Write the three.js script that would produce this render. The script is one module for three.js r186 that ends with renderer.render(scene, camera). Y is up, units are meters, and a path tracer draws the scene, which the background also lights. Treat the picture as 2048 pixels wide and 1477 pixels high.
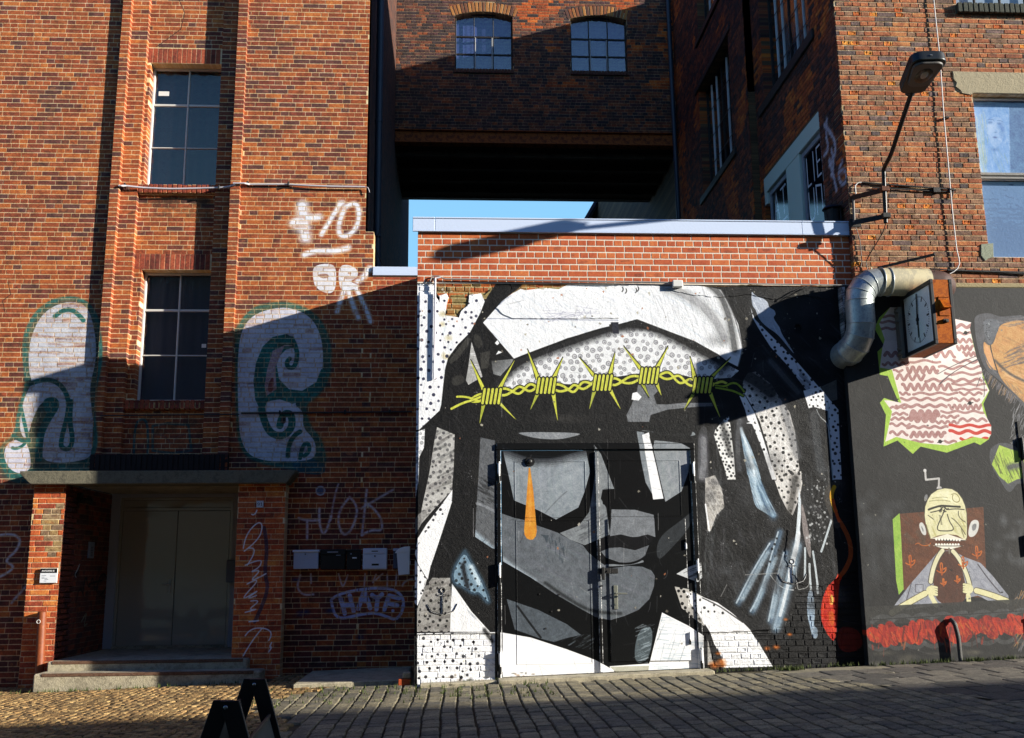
import * as THREE from 'three';
import { mergeGeometries } from 'three/addons/utils/BufferGeometryUtils.js';

// ---------------------------------------------------------------- camera, sky, sun, exposure
const scene = new THREE.Scene();
const F = 2030, PITCH = THREE.MathUtils.degToRad(11.19), YAW = THREE.MathUtils.degToRad(3.32), ROLL = 0.0095;
const EYE = new THREE.Vector3(0, 1.76, 0);
const camera = new THREE.PerspectiveCamera(2 * Math.atan(738.5 / F) * 180 / Math.PI, 2048 / 1477, 0.1, 600);
camera.rotation.order = 'YXZ';
camera.position.copy(EYE);
camera.rotation.set(PITCH, -YAW, -ROLL);
const renderer = new THREE.WebGLRenderer({ antialias: true });
renderer.setSize(1024, 738);
renderer.toneMapping = THREE.LinearToneMapping;
renderer.toneMappingExposure = 2.3;
renderer.shadowMap.enabled = true;

const SUN = new THREE.Vector3(2.6, 0.812, 1).normalize();      // low sun, far to the right and behind the viewer
function makeSky() {
  const W = 512, H = 256, data = new Float32Array(W * H * 4);
  const STOPS = [[0, 0.165, 0.32, 0.45], [0.35, 0.125, 0.285, 0.45], [0.56, 0.02, 0.055, 0.2], [1, 0.007, 0.022, 0.09]];
  for (let j = 0; j < H; j++) {
    const el = ((j + 0.5) / H - 0.5) * Math.PI, s = Math.max(0, Math.sin(el));
    for (let i = 0; i < W; i++) {
      const az = ((i + 0.5) / W - 0.5) * 2 * Math.PI;
      const x = Math.cos(az) * Math.cos(el), z = Math.sin(az) * Math.cos(el);
      const c = x * SUN.x + Math.sin(el) * SUN.y + z * SUN.z;
      const glow = 0.14 * Math.pow(Math.max(0, c), 10) + 0.03 * Math.max(0, c);
      let q = 0; while (q < 2 && s > STOPS[q + 1][0]) q++; const f = (s - STOPS[q][0]) / (STOPS[q + 1][0] - STOPS[q][0]);
      for (let k = 0; k < 3; k++) {
        const v = STOPS[q][k + 1] * (1 - f) + STOPS[q + 1][k + 1] * f;
        data[(j * W + i) * 4 + k] = v + glow * [0.9, 0.85, 0.75][k];
      }
      data[(j * W + i) * 4 + 3] = 1;
    }
  }
  const t = new THREE.DataTexture(data, W, H, THREE.RGBAFormat, THREE.FloatType);
  t.mapping = THREE.EquirectangularReflectionMapping;
  t.magFilter = THREE.LinearFilter; t.minFilter = THREE.LinearFilter;
  t.needsUpdate = true;
  return t;
}
const skyMap = makeSky();
scene.background = skyMap; scene.environment = skyMap;
const sun = new THREE.DirectionalLight(new THREE.Color(1, 0.94, 0.83), 4.6);
sun.position.copy(SUN).multiplyScalar(70).add(new THREE.Vector3(0, 5, -14));
sun.target.position.set(0, 5, -14);
sun.castShadow = true;
sun.shadow.mapSize.set(4096, 4096);
Object.assign(sun.shadow.camera, { left: -22, right: 22, top: 18, bottom: -18, near: 1, far: 160 });
scene.add(sun, sun.target);

// ---------------------------------------------------------------- measuring: where a sight line meets a wall
const ZL = -15.55, ZM = -13.3, ZR = -13.2, ZB = -22.7, XL = -1.42, XR = 5.52, XR2 = 5.38;
const VIEW = new THREE.Matrix4().makeRotationFromEuler(camera.rotation);
const ray = (px, py) => new THREE.Vector3((px - 1024) / F, (738.5 - py) / F, -1).applyMatrix4(VIEW);
const S = (px, py, z) => { const d = ray(px, py); return d.multiplyScalar((z - EYE.z) / d.z).add(EYE); };
const SX = (px, py, x) => { const d = ray(px, py); return d.multiplyScalar((x - EYE.x) / d.x).add(EYE); };
const groundY = (x) => 0.36 + 0.03 * THREE.MathUtils.clamp(x, -12, 12);
const INV = VIEW.clone().invert();
const toPhoto = (p) => { const q = p.clone().sub(EYE).applyMatrix4(INV); return [1024 - F * q.x / q.z, 738.5 + F * q.y / q.z, -q.z]; };

let seed = 7;
const rnd = () => { seed = (seed + 0x6d2b79f5) | 0; let t = Math.imul(seed ^ (seed >>> 15), 1 | seed); t = (t + Math.imul(t ^ (t >>> 7), 61 | t)) ^ t; return ((t ^ (t >>> 14)) >>> 0) / 4294967296; };
const rr = (a, b) => a + (b - a) * rnd();
const pick = (a) => a[Math.floor(rnd() * a.length) % a.length];

// ---------------------------------------------------------------- naming
const used = new Map();
const numbered = (n) => { const k = used.get(n) || 0; used.set(n, k + 1); return k ? n + '_' + String(k).padStart(3, '0') : n; };
function tag(o, label, category, group) { o.userData.label = label; o.userData.category = category; if (group) o.userData.group = group; return o; }
function thing(name, label, category, group) { const g = new THREE.Group(); g.name = numbered(name); scene.add(g); return tag(g, label, category, group); }
function part(name, geo, mat, parent) {
  if (Array.isArray(geo)) geo = geo.length > 1 ? mergeGeometries(geo.map(clean)) : geo[0];
  const m = new THREE.Mesh(geo, mat); m.name = parent === scene ? numbered(name) : name; m.castShadow = m.receiveShadow = true; parent.add(m); return m;
}
function clean(g) { g = g.index ? g.toNonIndexed() : g; for (const k of Object.keys(g.attributes)) if (!['position', 'normal', 'uv'].includes(k)) g.deleteAttribute(k); return g; }
function structure(name, geo, mat) { const m = part(name, geo, mat, scene); m.userData.kind = 'structure'; return m; }

// ---------------------------------------------------------------- simple geometry
// box with worn (chamfered) edges, uv in metres across the two long directions of each face
function box(x0, x1, y0, y1, z0, z1, c = 0.004) {
  if (x1 < x0) [x0, x1] = [x1, x0]; if (y1 < y0) [y0, y1] = [y1, y0]; if (z1 < z0) [z0, z1] = [z1, z0];
  c = Math.min(c, (x1 - x0) * 0.3, (y1 - y0) * 0.3, (z1 - z0) * 0.3);
  const pos = [], lo = [x0, y0, z0], hi = [x1, y1, z1];
  const v = (sx, sy, sz, ax) => { const s = [sx, sy, sz]; return [0, 1, 2].map((k) => (s[k] > 0 ? hi[k] : lo[k]) - (k === ax ? 0 : s[k] * c)); };
  const tri = (a, b, d) => pos.push(...a, ...b, ...d);
  const quad = (a, b, d, e, n) => {
    const ab = [b[0] - a[0], b[1] - a[1], b[2] - a[2]], ad = [d[0] - a[0], d[1] - a[1], d[2] - a[2]];
    const cr = [ab[1] * ad[2] - ab[2] * ad[1], ab[2] * ad[0] - ab[0] * ad[2], ab[0] * ad[1] - ab[1] * ad[0]];
    if (cr[0] * n[0] + cr[1] * n[1] + cr[2] * n[2] < 0) [b, e] = [e, b];
    tri(a, b, d); tri(a, d, e);
  };
  for (let ax = 0; ax < 3; ax++) for (const s of [-1, 1]) {
    const o = [(ax + 1) % 3, (ax + 2) % 3], f = (p, q) => { const k = [0, 0, 0]; k[ax] = s; k[o[0]] = p; k[o[1]] = q; return v(...k, ax); }, n = [0, 0, 0]; n[ax] = s;
    quad(f(-1, -1), f(1, -1), f(1, 1), f(-1, 1), n);
  }
  for (let a = 0; a < 3; a++) for (let b = a + 1; b < 3; b++) { const e = 3 - a - b; for (const s of [-1, 1]) for (const t of [-1, 1]) {
    const f = (r, ax) => { const k = [0, 0, 0]; k[a] = s; k[b] = t; k[e] = r; return v(...k, ax); }, n = [0, 0, 0]; n[a] = s; n[b] = t;
    quad(f(-1, a), f(1, a), f(1, b), f(-1, b), n);
  } }
  for (const s of [-1, 1]) for (const t of [-1, 1]) for (const r of [-1, 1]) {
    const p = [v(s, t, r, 0), v(s, t, r, 1), v(s, t, r, 2)];
    if (s * t * r > 0) tri(p[0], p[1], p[2]); else tri(p[0], p[2], p[1]);
  }
  return finish(pos);
}
function finish(pos) {
  const g = new THREE.BufferGeometry();
  g.setAttribute('position', new THREE.Float32BufferAttribute(pos, 3));
  g.computeVertexNormals();
  const n = g.attributes.normal, uv = new Float32Array(pos.length / 3 * 2);
  for (let i = 0; i < pos.length / 3; i++) {
    const ax = Math.abs(n.getX(i)), ay = Math.abs(n.getY(i)), az = Math.abs(n.getZ(i)), x = pos[i * 3], y = pos[i * 3 + 1], z = pos[i * 3 + 2];
    if (az >= ax && az >= ay) { uv[i * 2] = x; uv[i * 2 + 1] = y; } else if (ax >= ay) { uv[i * 2] = z; uv[i * 2 + 1] = y; } else { uv[i * 2] = x; uv[i * 2 + 1] = z; }
  }
  g.setAttribute('uv', new THREE.BufferAttribute(uv, 2));
  return g;
}
// cylinder between two points
function rod(a, b, r, seg = 12, r2 = r, caps = true) {
  a = new THREE.Vector3(...(a.toArray ? a.toArray() : a)); b = new THREE.Vector3(...(b.toArray ? b.toArray() : b));
  const g = new THREE.CylinderGeometry(r2, r, a.distanceTo(b), seg, 1, !caps);
  g.applyQuaternion(new THREE.Quaternion().setFromUnitVectors(new THREE.Vector3(0, 1, 0), b.clone().sub(a).normalize()));
  g.translate((a.x + b.x) / 2, (a.y + b.y) / 2, (a.z + b.z) / 2);
  return g;
}
const V = (...a) => new THREE.Vector3(...a);
function tube(pts, r, seg = 40, rad = 8, tension = 0.2) { return new THREE.TubeGeometry(new THREE.CatmullRomCurve3(pts.map((p) => p.isVector3 ? p : V(...p)), false, 'catmullrom', tension), seg, r, rad, false); }
// flat bar along a line, w across the up-most direction, t thick
function bar(a, b, w, t, c = 0.002) {
  a = a.isVector3 ? a : V(...a); b = b.isVector3 ? b : V(...b);
  const L = a.distanceTo(b), g = box(-L / 2, L / 2, -w / 2, w / 2, -t / 2, t / 2, c), X = b.clone().sub(a).normalize();
  let Y = Math.abs(X.y) > 0.95 ? V(0, 0, 1) : V(0, 1, 0); const Z = X.clone().cross(Y).normalize(); Y = Z.clone().cross(X);
  g.applyMatrix4(new THREE.Matrix4().makeBasis(X, Y, Z).setPosition(a.clone().add(b).multiplyScalar(0.5)));
  return g;
}
// ---------------------------------------------------------------- grain textures
function noiseGrid(n, sd) { const keep = seed; seed = sd; const a = Float32Array.from({ length: n * n }, rnd); seed = keep; return (x, y) => { const x0 = Math.floor(x), y0 = Math.floor(y), fx = x - x0, fy = y - y0, u = fx * fx * (3 - 2 * fx), v = fy * fy * (3 - 2 * fy), g = (i, j) => a[(((j % n) + n) % n) * n + (((i % n) + n) % n)]; return (g(x0, y0) * (1 - u) + g(x0 + 1, y0) * u) * (1 - v) + (g(x0, y0 + 1) * (1 - u) + g(x0 + 1, y0 + 1) * u) * v; }; }
function grain(size, sd, octaves, power = 1, spots = 0) {
  const d = new Uint8Array(size * size * 4), g = octaves.map(([n], k) => noiseGrid(n, sd + k * 31));
  const sp = []; const keep = seed; seed = sd + 999; for (let k = 0; k < spots; k++) sp.push([rnd() * size, rnd() * size, rr(1, 4), rnd()]); seed = keep;
  const f = new Float32Array(size * size); let lo = 9, hi = -9;
  for (let y = 0; y < size; y++) for (let x = 0; x < size; x++) { let v = 0; octaves.forEach(([n, w], k) => { v += w * g[k](x / size * n, y / size * n); }); f[y * size + x] = v; lo = Math.min(lo, v); hi = Math.max(hi, v); }
  for (const [cx, cy, r, s] of sp) for (let y = -4; y <= 4; y++) for (let x = -4; x <= 4; x++) if (x * x + y * y < r * r) f[((Math.floor(cy + y) + size) % size) * size + (Math.floor(cx + x) + size) % size] += (hi - lo) * (s > 0.5 ? 0.5 : -0.6);
  for (let i = 0; i < size * size; i++) { const v = 255 * Math.pow(Math.min(1, Math.max(0, (f[i] - lo) / (hi - lo))), power); d[i * 4] = d[i * 4 + 1] = d[i * 4 + 2] = v; d[i * 4 + 3] = 255; }
  const t = new THREE.DataTexture(d, size, size); t.wrapS = t.wrapT = THREE.RepeatWrapping; t.magFilter = THREE.LinearFilter; t.minFilter = THREE.LinearMipmapLinearFilter; t.generateMipmaps = true; t.needsUpdate = true; return t;
}
const rep = (t, metres) => { const c = t.clone(); c.repeat.set(1 / metres, 1 / metres); c.needsUpdate = true; return c; };
const gBrick = grain(512, 11, [[16, 1], [48, 0.8], [128, 0.8], [256, 0.7]]);
const gPlaster = grain(512, 23, [[8, 1], [24, 0.9], [64, 0.7], [200, 0.9], [256, 0.6]], 1, 260);
const gFine = grain(256, 41, [[32, 1], [128, 1]]);
const gStone = grain(512, 57, [[10, 1], [40, 1], [120, 1], [256, 0.8]]);
// mottled colour made of a few tones
function mottle(size, sd, tones, octaves = [[6, 1], [20, 0.8], [70, 0.6], [180, 0.5]]) {
  const d = new Uint8Array(size * size * 4), g = octaves.map(([n], k) => noiseGrid(n, sd + k * 17)), cols = tones.map((t) => new THREE.Color(t).convertLinearToSRGB());
  const tot = octaves.reduce((s, o) => s + o[1], 0);
  for (let y = 0; y < size; y++) for (let x = 0; x < size; x++) {
    let v = 0; octaves.forEach(([n, w], k) => { v += w * g[k](x / size * n, y / size * n); });
    v = Math.min(0.999, Math.max(0, (v / tot - 0.5) * 2.1 + 0.5)) * (cols.length - 1);
    const a = cols[Math.floor(v)], b = cols[Math.min(cols.length - 1, Math.floor(v) + 1)], f = v - Math.floor(v), o = (y * size + x) * 4;
    d[o] = 255 * (a.r + (b.r - a.r) * f); d[o + 1] = 255 * (a.g + (b.g - a.g) * f); d[o + 2] = 255 * (a.b + (b.b - a.b) * f); d[o + 3] = 255;
  }
  const t = new THREE.DataTexture(d, size, size); t.colorSpace = THREE.SRGBColorSpace; t.wrapS = t.wrapT = THREE.RepeatWrapping; t.magFilter = THREE.LinearFilter; t.minFilter = THREE.LinearMipmapLinearFilter; t.generateMipmaps = true; t.needsUpdate = true; return t;
}
const std = (o) => new THREE.MeshStandardMaterial(o);
const tintStone = mottle(512, 5, ['#4f4a40', '#6b6455', '#837a67', '#5f5a4c', '#77705c']);
const tintRust = mottle(256, 9, ['#3a1c0c', '#6a2f10', '#8a4516', '#a85c20', '#5a280e']);
const tintConcrete = mottle(512, 15, ['#857d68', '#a09781', '#b3a98f', '#918970']);
const tintZinc = mottle(512, 19, ['#8a9194', '#a2a9aa', '#b4bab6', '#969ca0'], [[4, 1], [14, 1], [60, 0.6], [128, 0.5]]);
const tintDark = mottle(256, 29, ['#141414', '#1e1d1c', '#2a2826', '#181818']);
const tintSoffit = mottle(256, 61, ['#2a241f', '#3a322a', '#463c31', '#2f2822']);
const M = {
  black: std({ color: '#0c0c0d', roughness: 0.45, bumpMap: rep(gFine, 0.2), bumpScale: 0.0006 }),
  iron: std({ map: rep(tintDark, 0.4), roughness: 0.6, metalness: 0.3, bumpMap: rep(gFine, 0.15), bumpScale: 0.001 }),
  rust: std({ map: rep(tintRust, 0.5), roughness: 0.85, bumpMap: rep(gStone, 0.3), bumpScale: 0.002 }),
  zinc: std({ map: rep(tintZinc, 0.7), roughness: 0.4, metalness: 0.55, bumpMap: rep(gFine, 0.3), bumpScale: 0.0006 }),
  concrete: std({ map: rep(tintConcrete, 1.1), roughness: 0.95, bumpMap: rep(gStone, 0.5), bumpScale: 0.006 }),
  whitePaint: std({ color: '#c4c4c0', roughness: 0.5, bumpMap: rep(gFine, 0.2), bumpScale: 0.001 }),
  whitePlastic: std({ color: '#d6d6d2', roughness: 0.4 }),
  coping: std({ color: '#c6d3ea', roughness: 0.45, metalness: 0, bumpMap: rep(gFine, 0.6), bumpScale: 0.0006 }),
  pipeBlue: std({ color: '#2b3846', roughness: 0.5, metalness: 0.3 }),
  glassBright: new THREE.MeshPhysicalMaterial({ color: '#ffffff', roughness: 0.03, transmission: 1, thickness: 0, ior: 2.3, specularIntensity: 1, bumpMap: rep(gFine, 3), bumpScale: 0.002 }),
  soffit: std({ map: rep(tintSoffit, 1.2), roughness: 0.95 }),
  frameDark: std({ color: '#17120f', roughness: 0.6 }),
  room: std({ color: '#0b0d14', roughness: 1 }),
  curtain: std({ color: '#1a2138', roughness: 0.9 }),
  glass: new THREE.MeshPhysicalMaterial({ color: '#ffffff', roughness: 0.02, transmission: 1, thickness: 0, ior: 1.65, specularIntensity: 1, bumpMap: rep(gFine, 3), bumpScale: 0.002 }),
};
function canvasTex(cv) { const t = new THREE.CanvasTexture(cv); t.colorSpace = THREE.SRGBColorSpace; t.magFilter = THREE.LinearFilter; t.anisotropy = 8; return t; }
// a sheet of colour lying on a wall: u, v in metres
function sheet(u0, v0, w, h, ppm) {
  const cv = document.createElement('canvas'); cv.width = Math.min(2048, Math.round(w * ppm)); cv.height = Math.min(2048, Math.round(h * ppm));
  const sx = cv.width / w, sy = cv.height / h, ctx = cv.getContext('2d');
  return { cv, ctx, X: (u) => (u - u0) * sx, Y: (v) => (v0 + h - v) * sy, sx, sy, u0, v0, w, h,
    texture() { const t = canvasTex(cv); t.repeat.set(1 / w, 1 / h); t.offset.set(-u0 / w, -v0 / h); t.wrapS = t.wrapT = THREE.ClampToEdgeWrapping; return t; } };
}
const noiseTiles = {};
function speckle(sh, alpha, n = 256, sd = 3) {            // fine grain over the whole sheet
  const key = n + '_' + sd;
  if (!noiseTiles[key]) {
    const c = document.createElement('canvas'); c.width = c.height = n; const x = c.getContext('2d'), id = x.createImageData(n, n), a = noiseGrid(n, sd), b = noiseGrid(n / 4, sd + 5), e = noiseGrid(n / 16, sd + 8);
    for (let j = 0; j < n; j++) for (let i = 0; i < n; i++) { const v = (a(i, j) * 0.45 + b(i / 4, j / 4) * 0.35 + e(i / 16, j / 16) * 0.35) * 1.35 - 0.25, o = (j * n + i) * 4; id.data[o] = id.data[o + 1] = id.data[o + 2] = 255 * Math.max(0, Math.min(1, v)); id.data[o + 3] = 255; }
    x.putImageData(id, 0, 0); noiseTiles[key] = c;
  }
  const { ctx, cv } = sh; ctx.save(); ctx.globalAlpha = alpha; ctx.globalCompositeOperation = 'overlay';
  ctx.fillStyle = ctx.createPattern(noiseTiles[key], 'repeat'); ctx.fillRect(0, 0, cv.width, cv.height); ctx.restore();
}
// ---------------------------------------------------------------- brick walls: every brick is a solid of its own, set in a bed of mortar
const buildings = new Map();                                 // building -> all its bricks, so that the nearest 300 become parts of their own
function frame(axis, at) {                                    // wall facing +z, -x or +x
  const O = axis === 'z' ? V(0, 0, at) : V(at, 0, 0);
  const U = axis === 'z' ? V(1, 0, 0) : axis === '-x' ? V(0, 0, 1) : V(0, 0, -1), N = axis === 'z' ? V(0, 0, 1) : axis === '-x' ? V(-1, 0, 0) : V(1, 0, 0);
  return { m: new THREE.Matrix4().makeBasis(U, V(0, 1, 0), N).setPosition(O), U, N, p: (u, v, d = 0) => O.clone().addScaledVector(U, u).addScaledVector(N, d).add(V(0, v, 0)) };
}
function layCourses(o) {
  const out = [], { u0, u1, v0, v1, course, joint, L, bond, holes = [] } = o, H = (L - joint) / 2;
  const n = Math.ceil((v1 - v0) / course);
  for (let i = 0; i < n; i++) {
    const a = v0 + i * course, b = Math.min(v1, a + course - joint); if (b - a < 0.012) continue;
    let u = u0 - rnd() * 0.01, row = [];
    const heads = bond === 'english' ? i % 2 === 0 : null;
    let first = true, k = 0;
    if (bond === 'english' && !heads) u -= (Math.floor(i / 2) % 2 ? 0.75 : 0.25) * L; else u -= rnd() * (bond === 'english' ? H * 0.3 + (o.phase || 0) : L);
    while (u < u1) {
      let len = bond === 'english' ? (heads ? H : L) : bond === 'mixed' ? ((i % 2 === 0) ? (rnd() < 0.85 ? H : L) : (rnd() < 0.7 ? L : H)) : (rnd() < 0.55 ? L : H);
      if (bond === 'headers') len = H;
      len *= bond === 'english' ? 1 : rr(0.95, 1.05);
      row.push([u, u + len - joint]); u += len; first = false; k++;
    }
    const mid = (a + b) / 2;
    for (let [p, q] of row) {
      p = Math.max(p, u0); q = Math.min(q, u1);
      let pieces = [[p, q]];
      for (const h of holes) { const s = h(mid); if (!s) continue; const nx = []; for (const [x, y] of pieces) { if (y <= s[0] || x >= s[1]) nx.push([x, y]); else { if (x < s[0]) nx.push([x, s[0]]); if (y > s[1]) nx.push([s[1], y]); } } pieces = nx; }
      for (const [x, y] of pieces) if (y - x > 0.022) out.push([x, y, a, b]);
    }
  }
  return out;
}
const hole = (u0, u1, v0, v1, arch = 0) => { const f = (v) => { if (v < v0 || v > v1 + arch) return null; if (v <= v1 || !arch) return [u0, u1]; const c = (u0 + u1) / 2, w = (u1 - u0) / 2, R = (w * w + arch * arch) / (2 * arch), y = v - (v1 + arch - R), e = Math.sqrt(Math.max(0, R * R - y * y)); return [c - e, c + e]; }; f.box = [u0, u1, v0, v1, arch]; return f; };
function holePath(h) { const [u0, u1, v0, v1, arch] = h.box, p = new THREE.Path(); p.moveTo(u0, v0); p.lineTo(u1, v0); p.lineTo(u1, v1); if (arch) { for (let k = 1; k < 12; k++) { const t = u1 + (u0 - u1) * k / 12, w = (u1 - u0) / 2, R = (w * w + arch * arch) / (2 * arch), x = t - (u0 + u1) / 2; p.lineTo(t, v1 + arch - R + Math.sqrt(R * R - x * x)); } } p.lineTo(u0, v1); p.closePath(); return p; }
function slab(u0, u1, v0, v1, holes, thick, m) {
  const s = new THREE.Shape(); s.moveTo(u0, v0); s.lineTo(u1, v0); s.lineTo(u1, v1); s.lineTo(u0, v1); s.closePath();
  for (const h of holes) { const [a, b, c, d] = h.box; if (a > u0 && b < u1 && c > v0 && d < v1) s.holes.push(holePath(h)); }
  const g = new THREE.ExtrudeGeometry(s, { depth: thick, bevelEnabled: false, steps: 1 }); g.translate(0, 0, -thick);
  const p = g.attributes.position, uv = g.attributes.uv; for (let i = 0; i < p.count; i++) uv.setXY(i, p.getX(i), p.getY(i));
  if (m) g.applyMatrix4(m);
  return g;
}
// one brick, local frame (u, v, out of the wall); rough ones have a broken face
function brickShape(u0, u1, v0, v1, back, front, rough, j, ed) {
  const pos = [], q = (a, b, c, d) => pos.push(...a, ...b, ...c, ...a, ...c, ...d), w = () => (rnd() - 0.5) * j;
  const f = front + w() * 0.6, e = ed;
  const B = [[u0, v0, back], [u1, v0, back], [u1, v1, back], [u0, v1, back]];
  const A = [[u0 + w(), v0 + w() * 0.6, f - e], [u1 + w(), v0 + w() * 0.6, f - e], [u1 + w(), v1 + w() * 0.6, f - e], [u0 + w(), v1 + w() * 0.6, f - e]];
  const C = [[A[0][0] + e, A[0][1] + e, f + w() * 0.4], [A[1][0] - e, A[1][1] + e, f + w() * 0.4], [A[2][0] - e, A[2][1] - e, f + w() * 0.4], [A[3][0] + e, A[3][1] - e, f + w() * 0.4]];
  for (let k = 0; k < 4; k++) { const n = (k + 1) % 4; q(B[k], B[n], A[n], A[k]); q(A[k], A[n], C[n], C[k]); }
  if (!rough) q(C[0], C[1], C[2], C[3]);
  else { const N = 5, K = 3, P = []; for (let y = 0; y <= K; y++) for (let x = 0; x <= N; x++) { const s = x / N, t = y / K, m = [0, 1, 2].map((i) => (C[0][i] * (1 - s) + C[1][i] * s) * (1 - t) + (C[3][i] * (1 - s) + C[2][i] * s) * t), edge = x === 0 || x === N || y === 0 || y === K; if (!edge) m[2] -= rnd() * rough; P.push(m); }
    for (let y = 0; y < K; y++) for (let x = 0; x < N; x++) { const i = y * (N + 1) + x; q(P[i], P[i + 1], P[i + N + 2], P[i + N + 1]); } }
  return pos;
}
function geoFrom(pos, m) {
  const g = new THREE.BufferGeometry(); g.setAttribute('position', new THREE.Float32BufferAttribute(pos, 3)); g.computeVertexNormals();
  const uv = new Float32Array(pos.length / 3 * 2); for (let i = 0; i < pos.length / 3; i++) { uv[i * 2] = pos[i * 3]; uv[i * 2 + 1] = pos[i * 3 + 1]; }
  g.setAttribute('uv', new THREE.BufferAttribute(uv, 2)); if (m) g.applyMatrix4(m); return g;
}
// o: building, fr, bricks (rects), sheet, mat, thick, recess, proud, tone(fn), rough chance
function setBricks(o, wall, rects) {
  const list = buildings.get(o.building) || []; buildings.set(o.building, list);
  for (const r of rects) {
    const rough = o.rough ? o.rough(r) : 0;
    const pos = brickShape(r[0], r[1], r[2], r[3], -0.01, o.recess || 0.003, rough, o.jitter ?? 0.003, o.edge ?? 0.003);
    const c = o.fr.p((r[0] + r[1]) / 2, (r[2] + r[3]) / 2), [px, py, dep] = toPhoto(c);
    const seen = px > 0 && px < 2048 && py > 0 && py < 1477 && !(o.hidden && o.hidden(px, py));
    const toward = EYE.clone().sub(c).normalize().dot(o.fr.N);
    list.push({ pos, wall, mat: o.mat, m: o.fr.m, score: seen ? (r[1] - r[0]) * (r[3] - r[2]) * toward / (dep * dep) : 0 });
  }
}
function finishBricks() {
  for (const [house, list] of buildings) {
    let have = 0; house.traverse((o) => { if (o.name === 'brick') have++; });
    list.sort((a, b) => b.score - a.score);
    const rest = new Map();
    list.forEach((b, k) => {
      if (k < 300 - have && b.score > 0) part('brick', geoFrom(b.pos, b.m), b.mat, b.wall);
      else { const a = rest.get(b.wall) || { pos: [], b }; rest.set(b.wall, a); a.pos.push(b); }
    });
    for (const [wall, { pos, b }] of rest) {
      let n = 0; for (const p of pos) n += p.pos.length; const all = new Float32Array(n); n = 0; for (const p of pos) { all.set(p.pos, n); n += p.pos.length; }
      part('brickwork', geoFrom(all, b.m), b.mat, wall).userData.kind = 'stuff';
    }
  }
}
function paintBricks(sh, rects, mortar, tones, grow = 0.003, blotch = null) {
  const { ctx, cv, X, Y } = sh;
  for (const [a, b, c, d] of rects) {
    const t = tones(a, c, b - a); ctx.fillStyle = t;
    ctx.fillRect(X(a - grow), Y(d + grow * 0.5), X(b + grow) - X(a - grow), Y(c - grow * 0.5) - Y(d + grow * 0.5));
    if (rnd() < 0.5) { ctx.globalAlpha = rr(0.08, 0.3); ctx.fillStyle = pick(['#2a1a18', '#c9803f', '#452822', '#8d5236']); const w = (b - a) * rr(0.2, 0.6), x = a + rnd() * (b - a - w); ctx.beginPath(); ctx.ellipse(X(x + w / 2), Y((c + d) / 2 + rr(-0.02, 0.02)), w / 2 * sh.sx, rr(0.012, 0.03) * sh.sy, rr(-0.3, 0.3), 0, 7); ctx.fill(); ctx.globalAlpha = 1; }
  }
}
function brickWall(o) {
  const rects = o.rects || layCourses(o);
  o.building = o.building || o.parent;
  const wall = part(o.name || 'wall', [slab(o.u0, o.u1, o.v0, o.v1, o.holes || [], o.thick || 0.3, o.fr.m)], o.mat, o.parent);
  setBricks(o, wall, rects);
  return wall;
}
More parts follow.
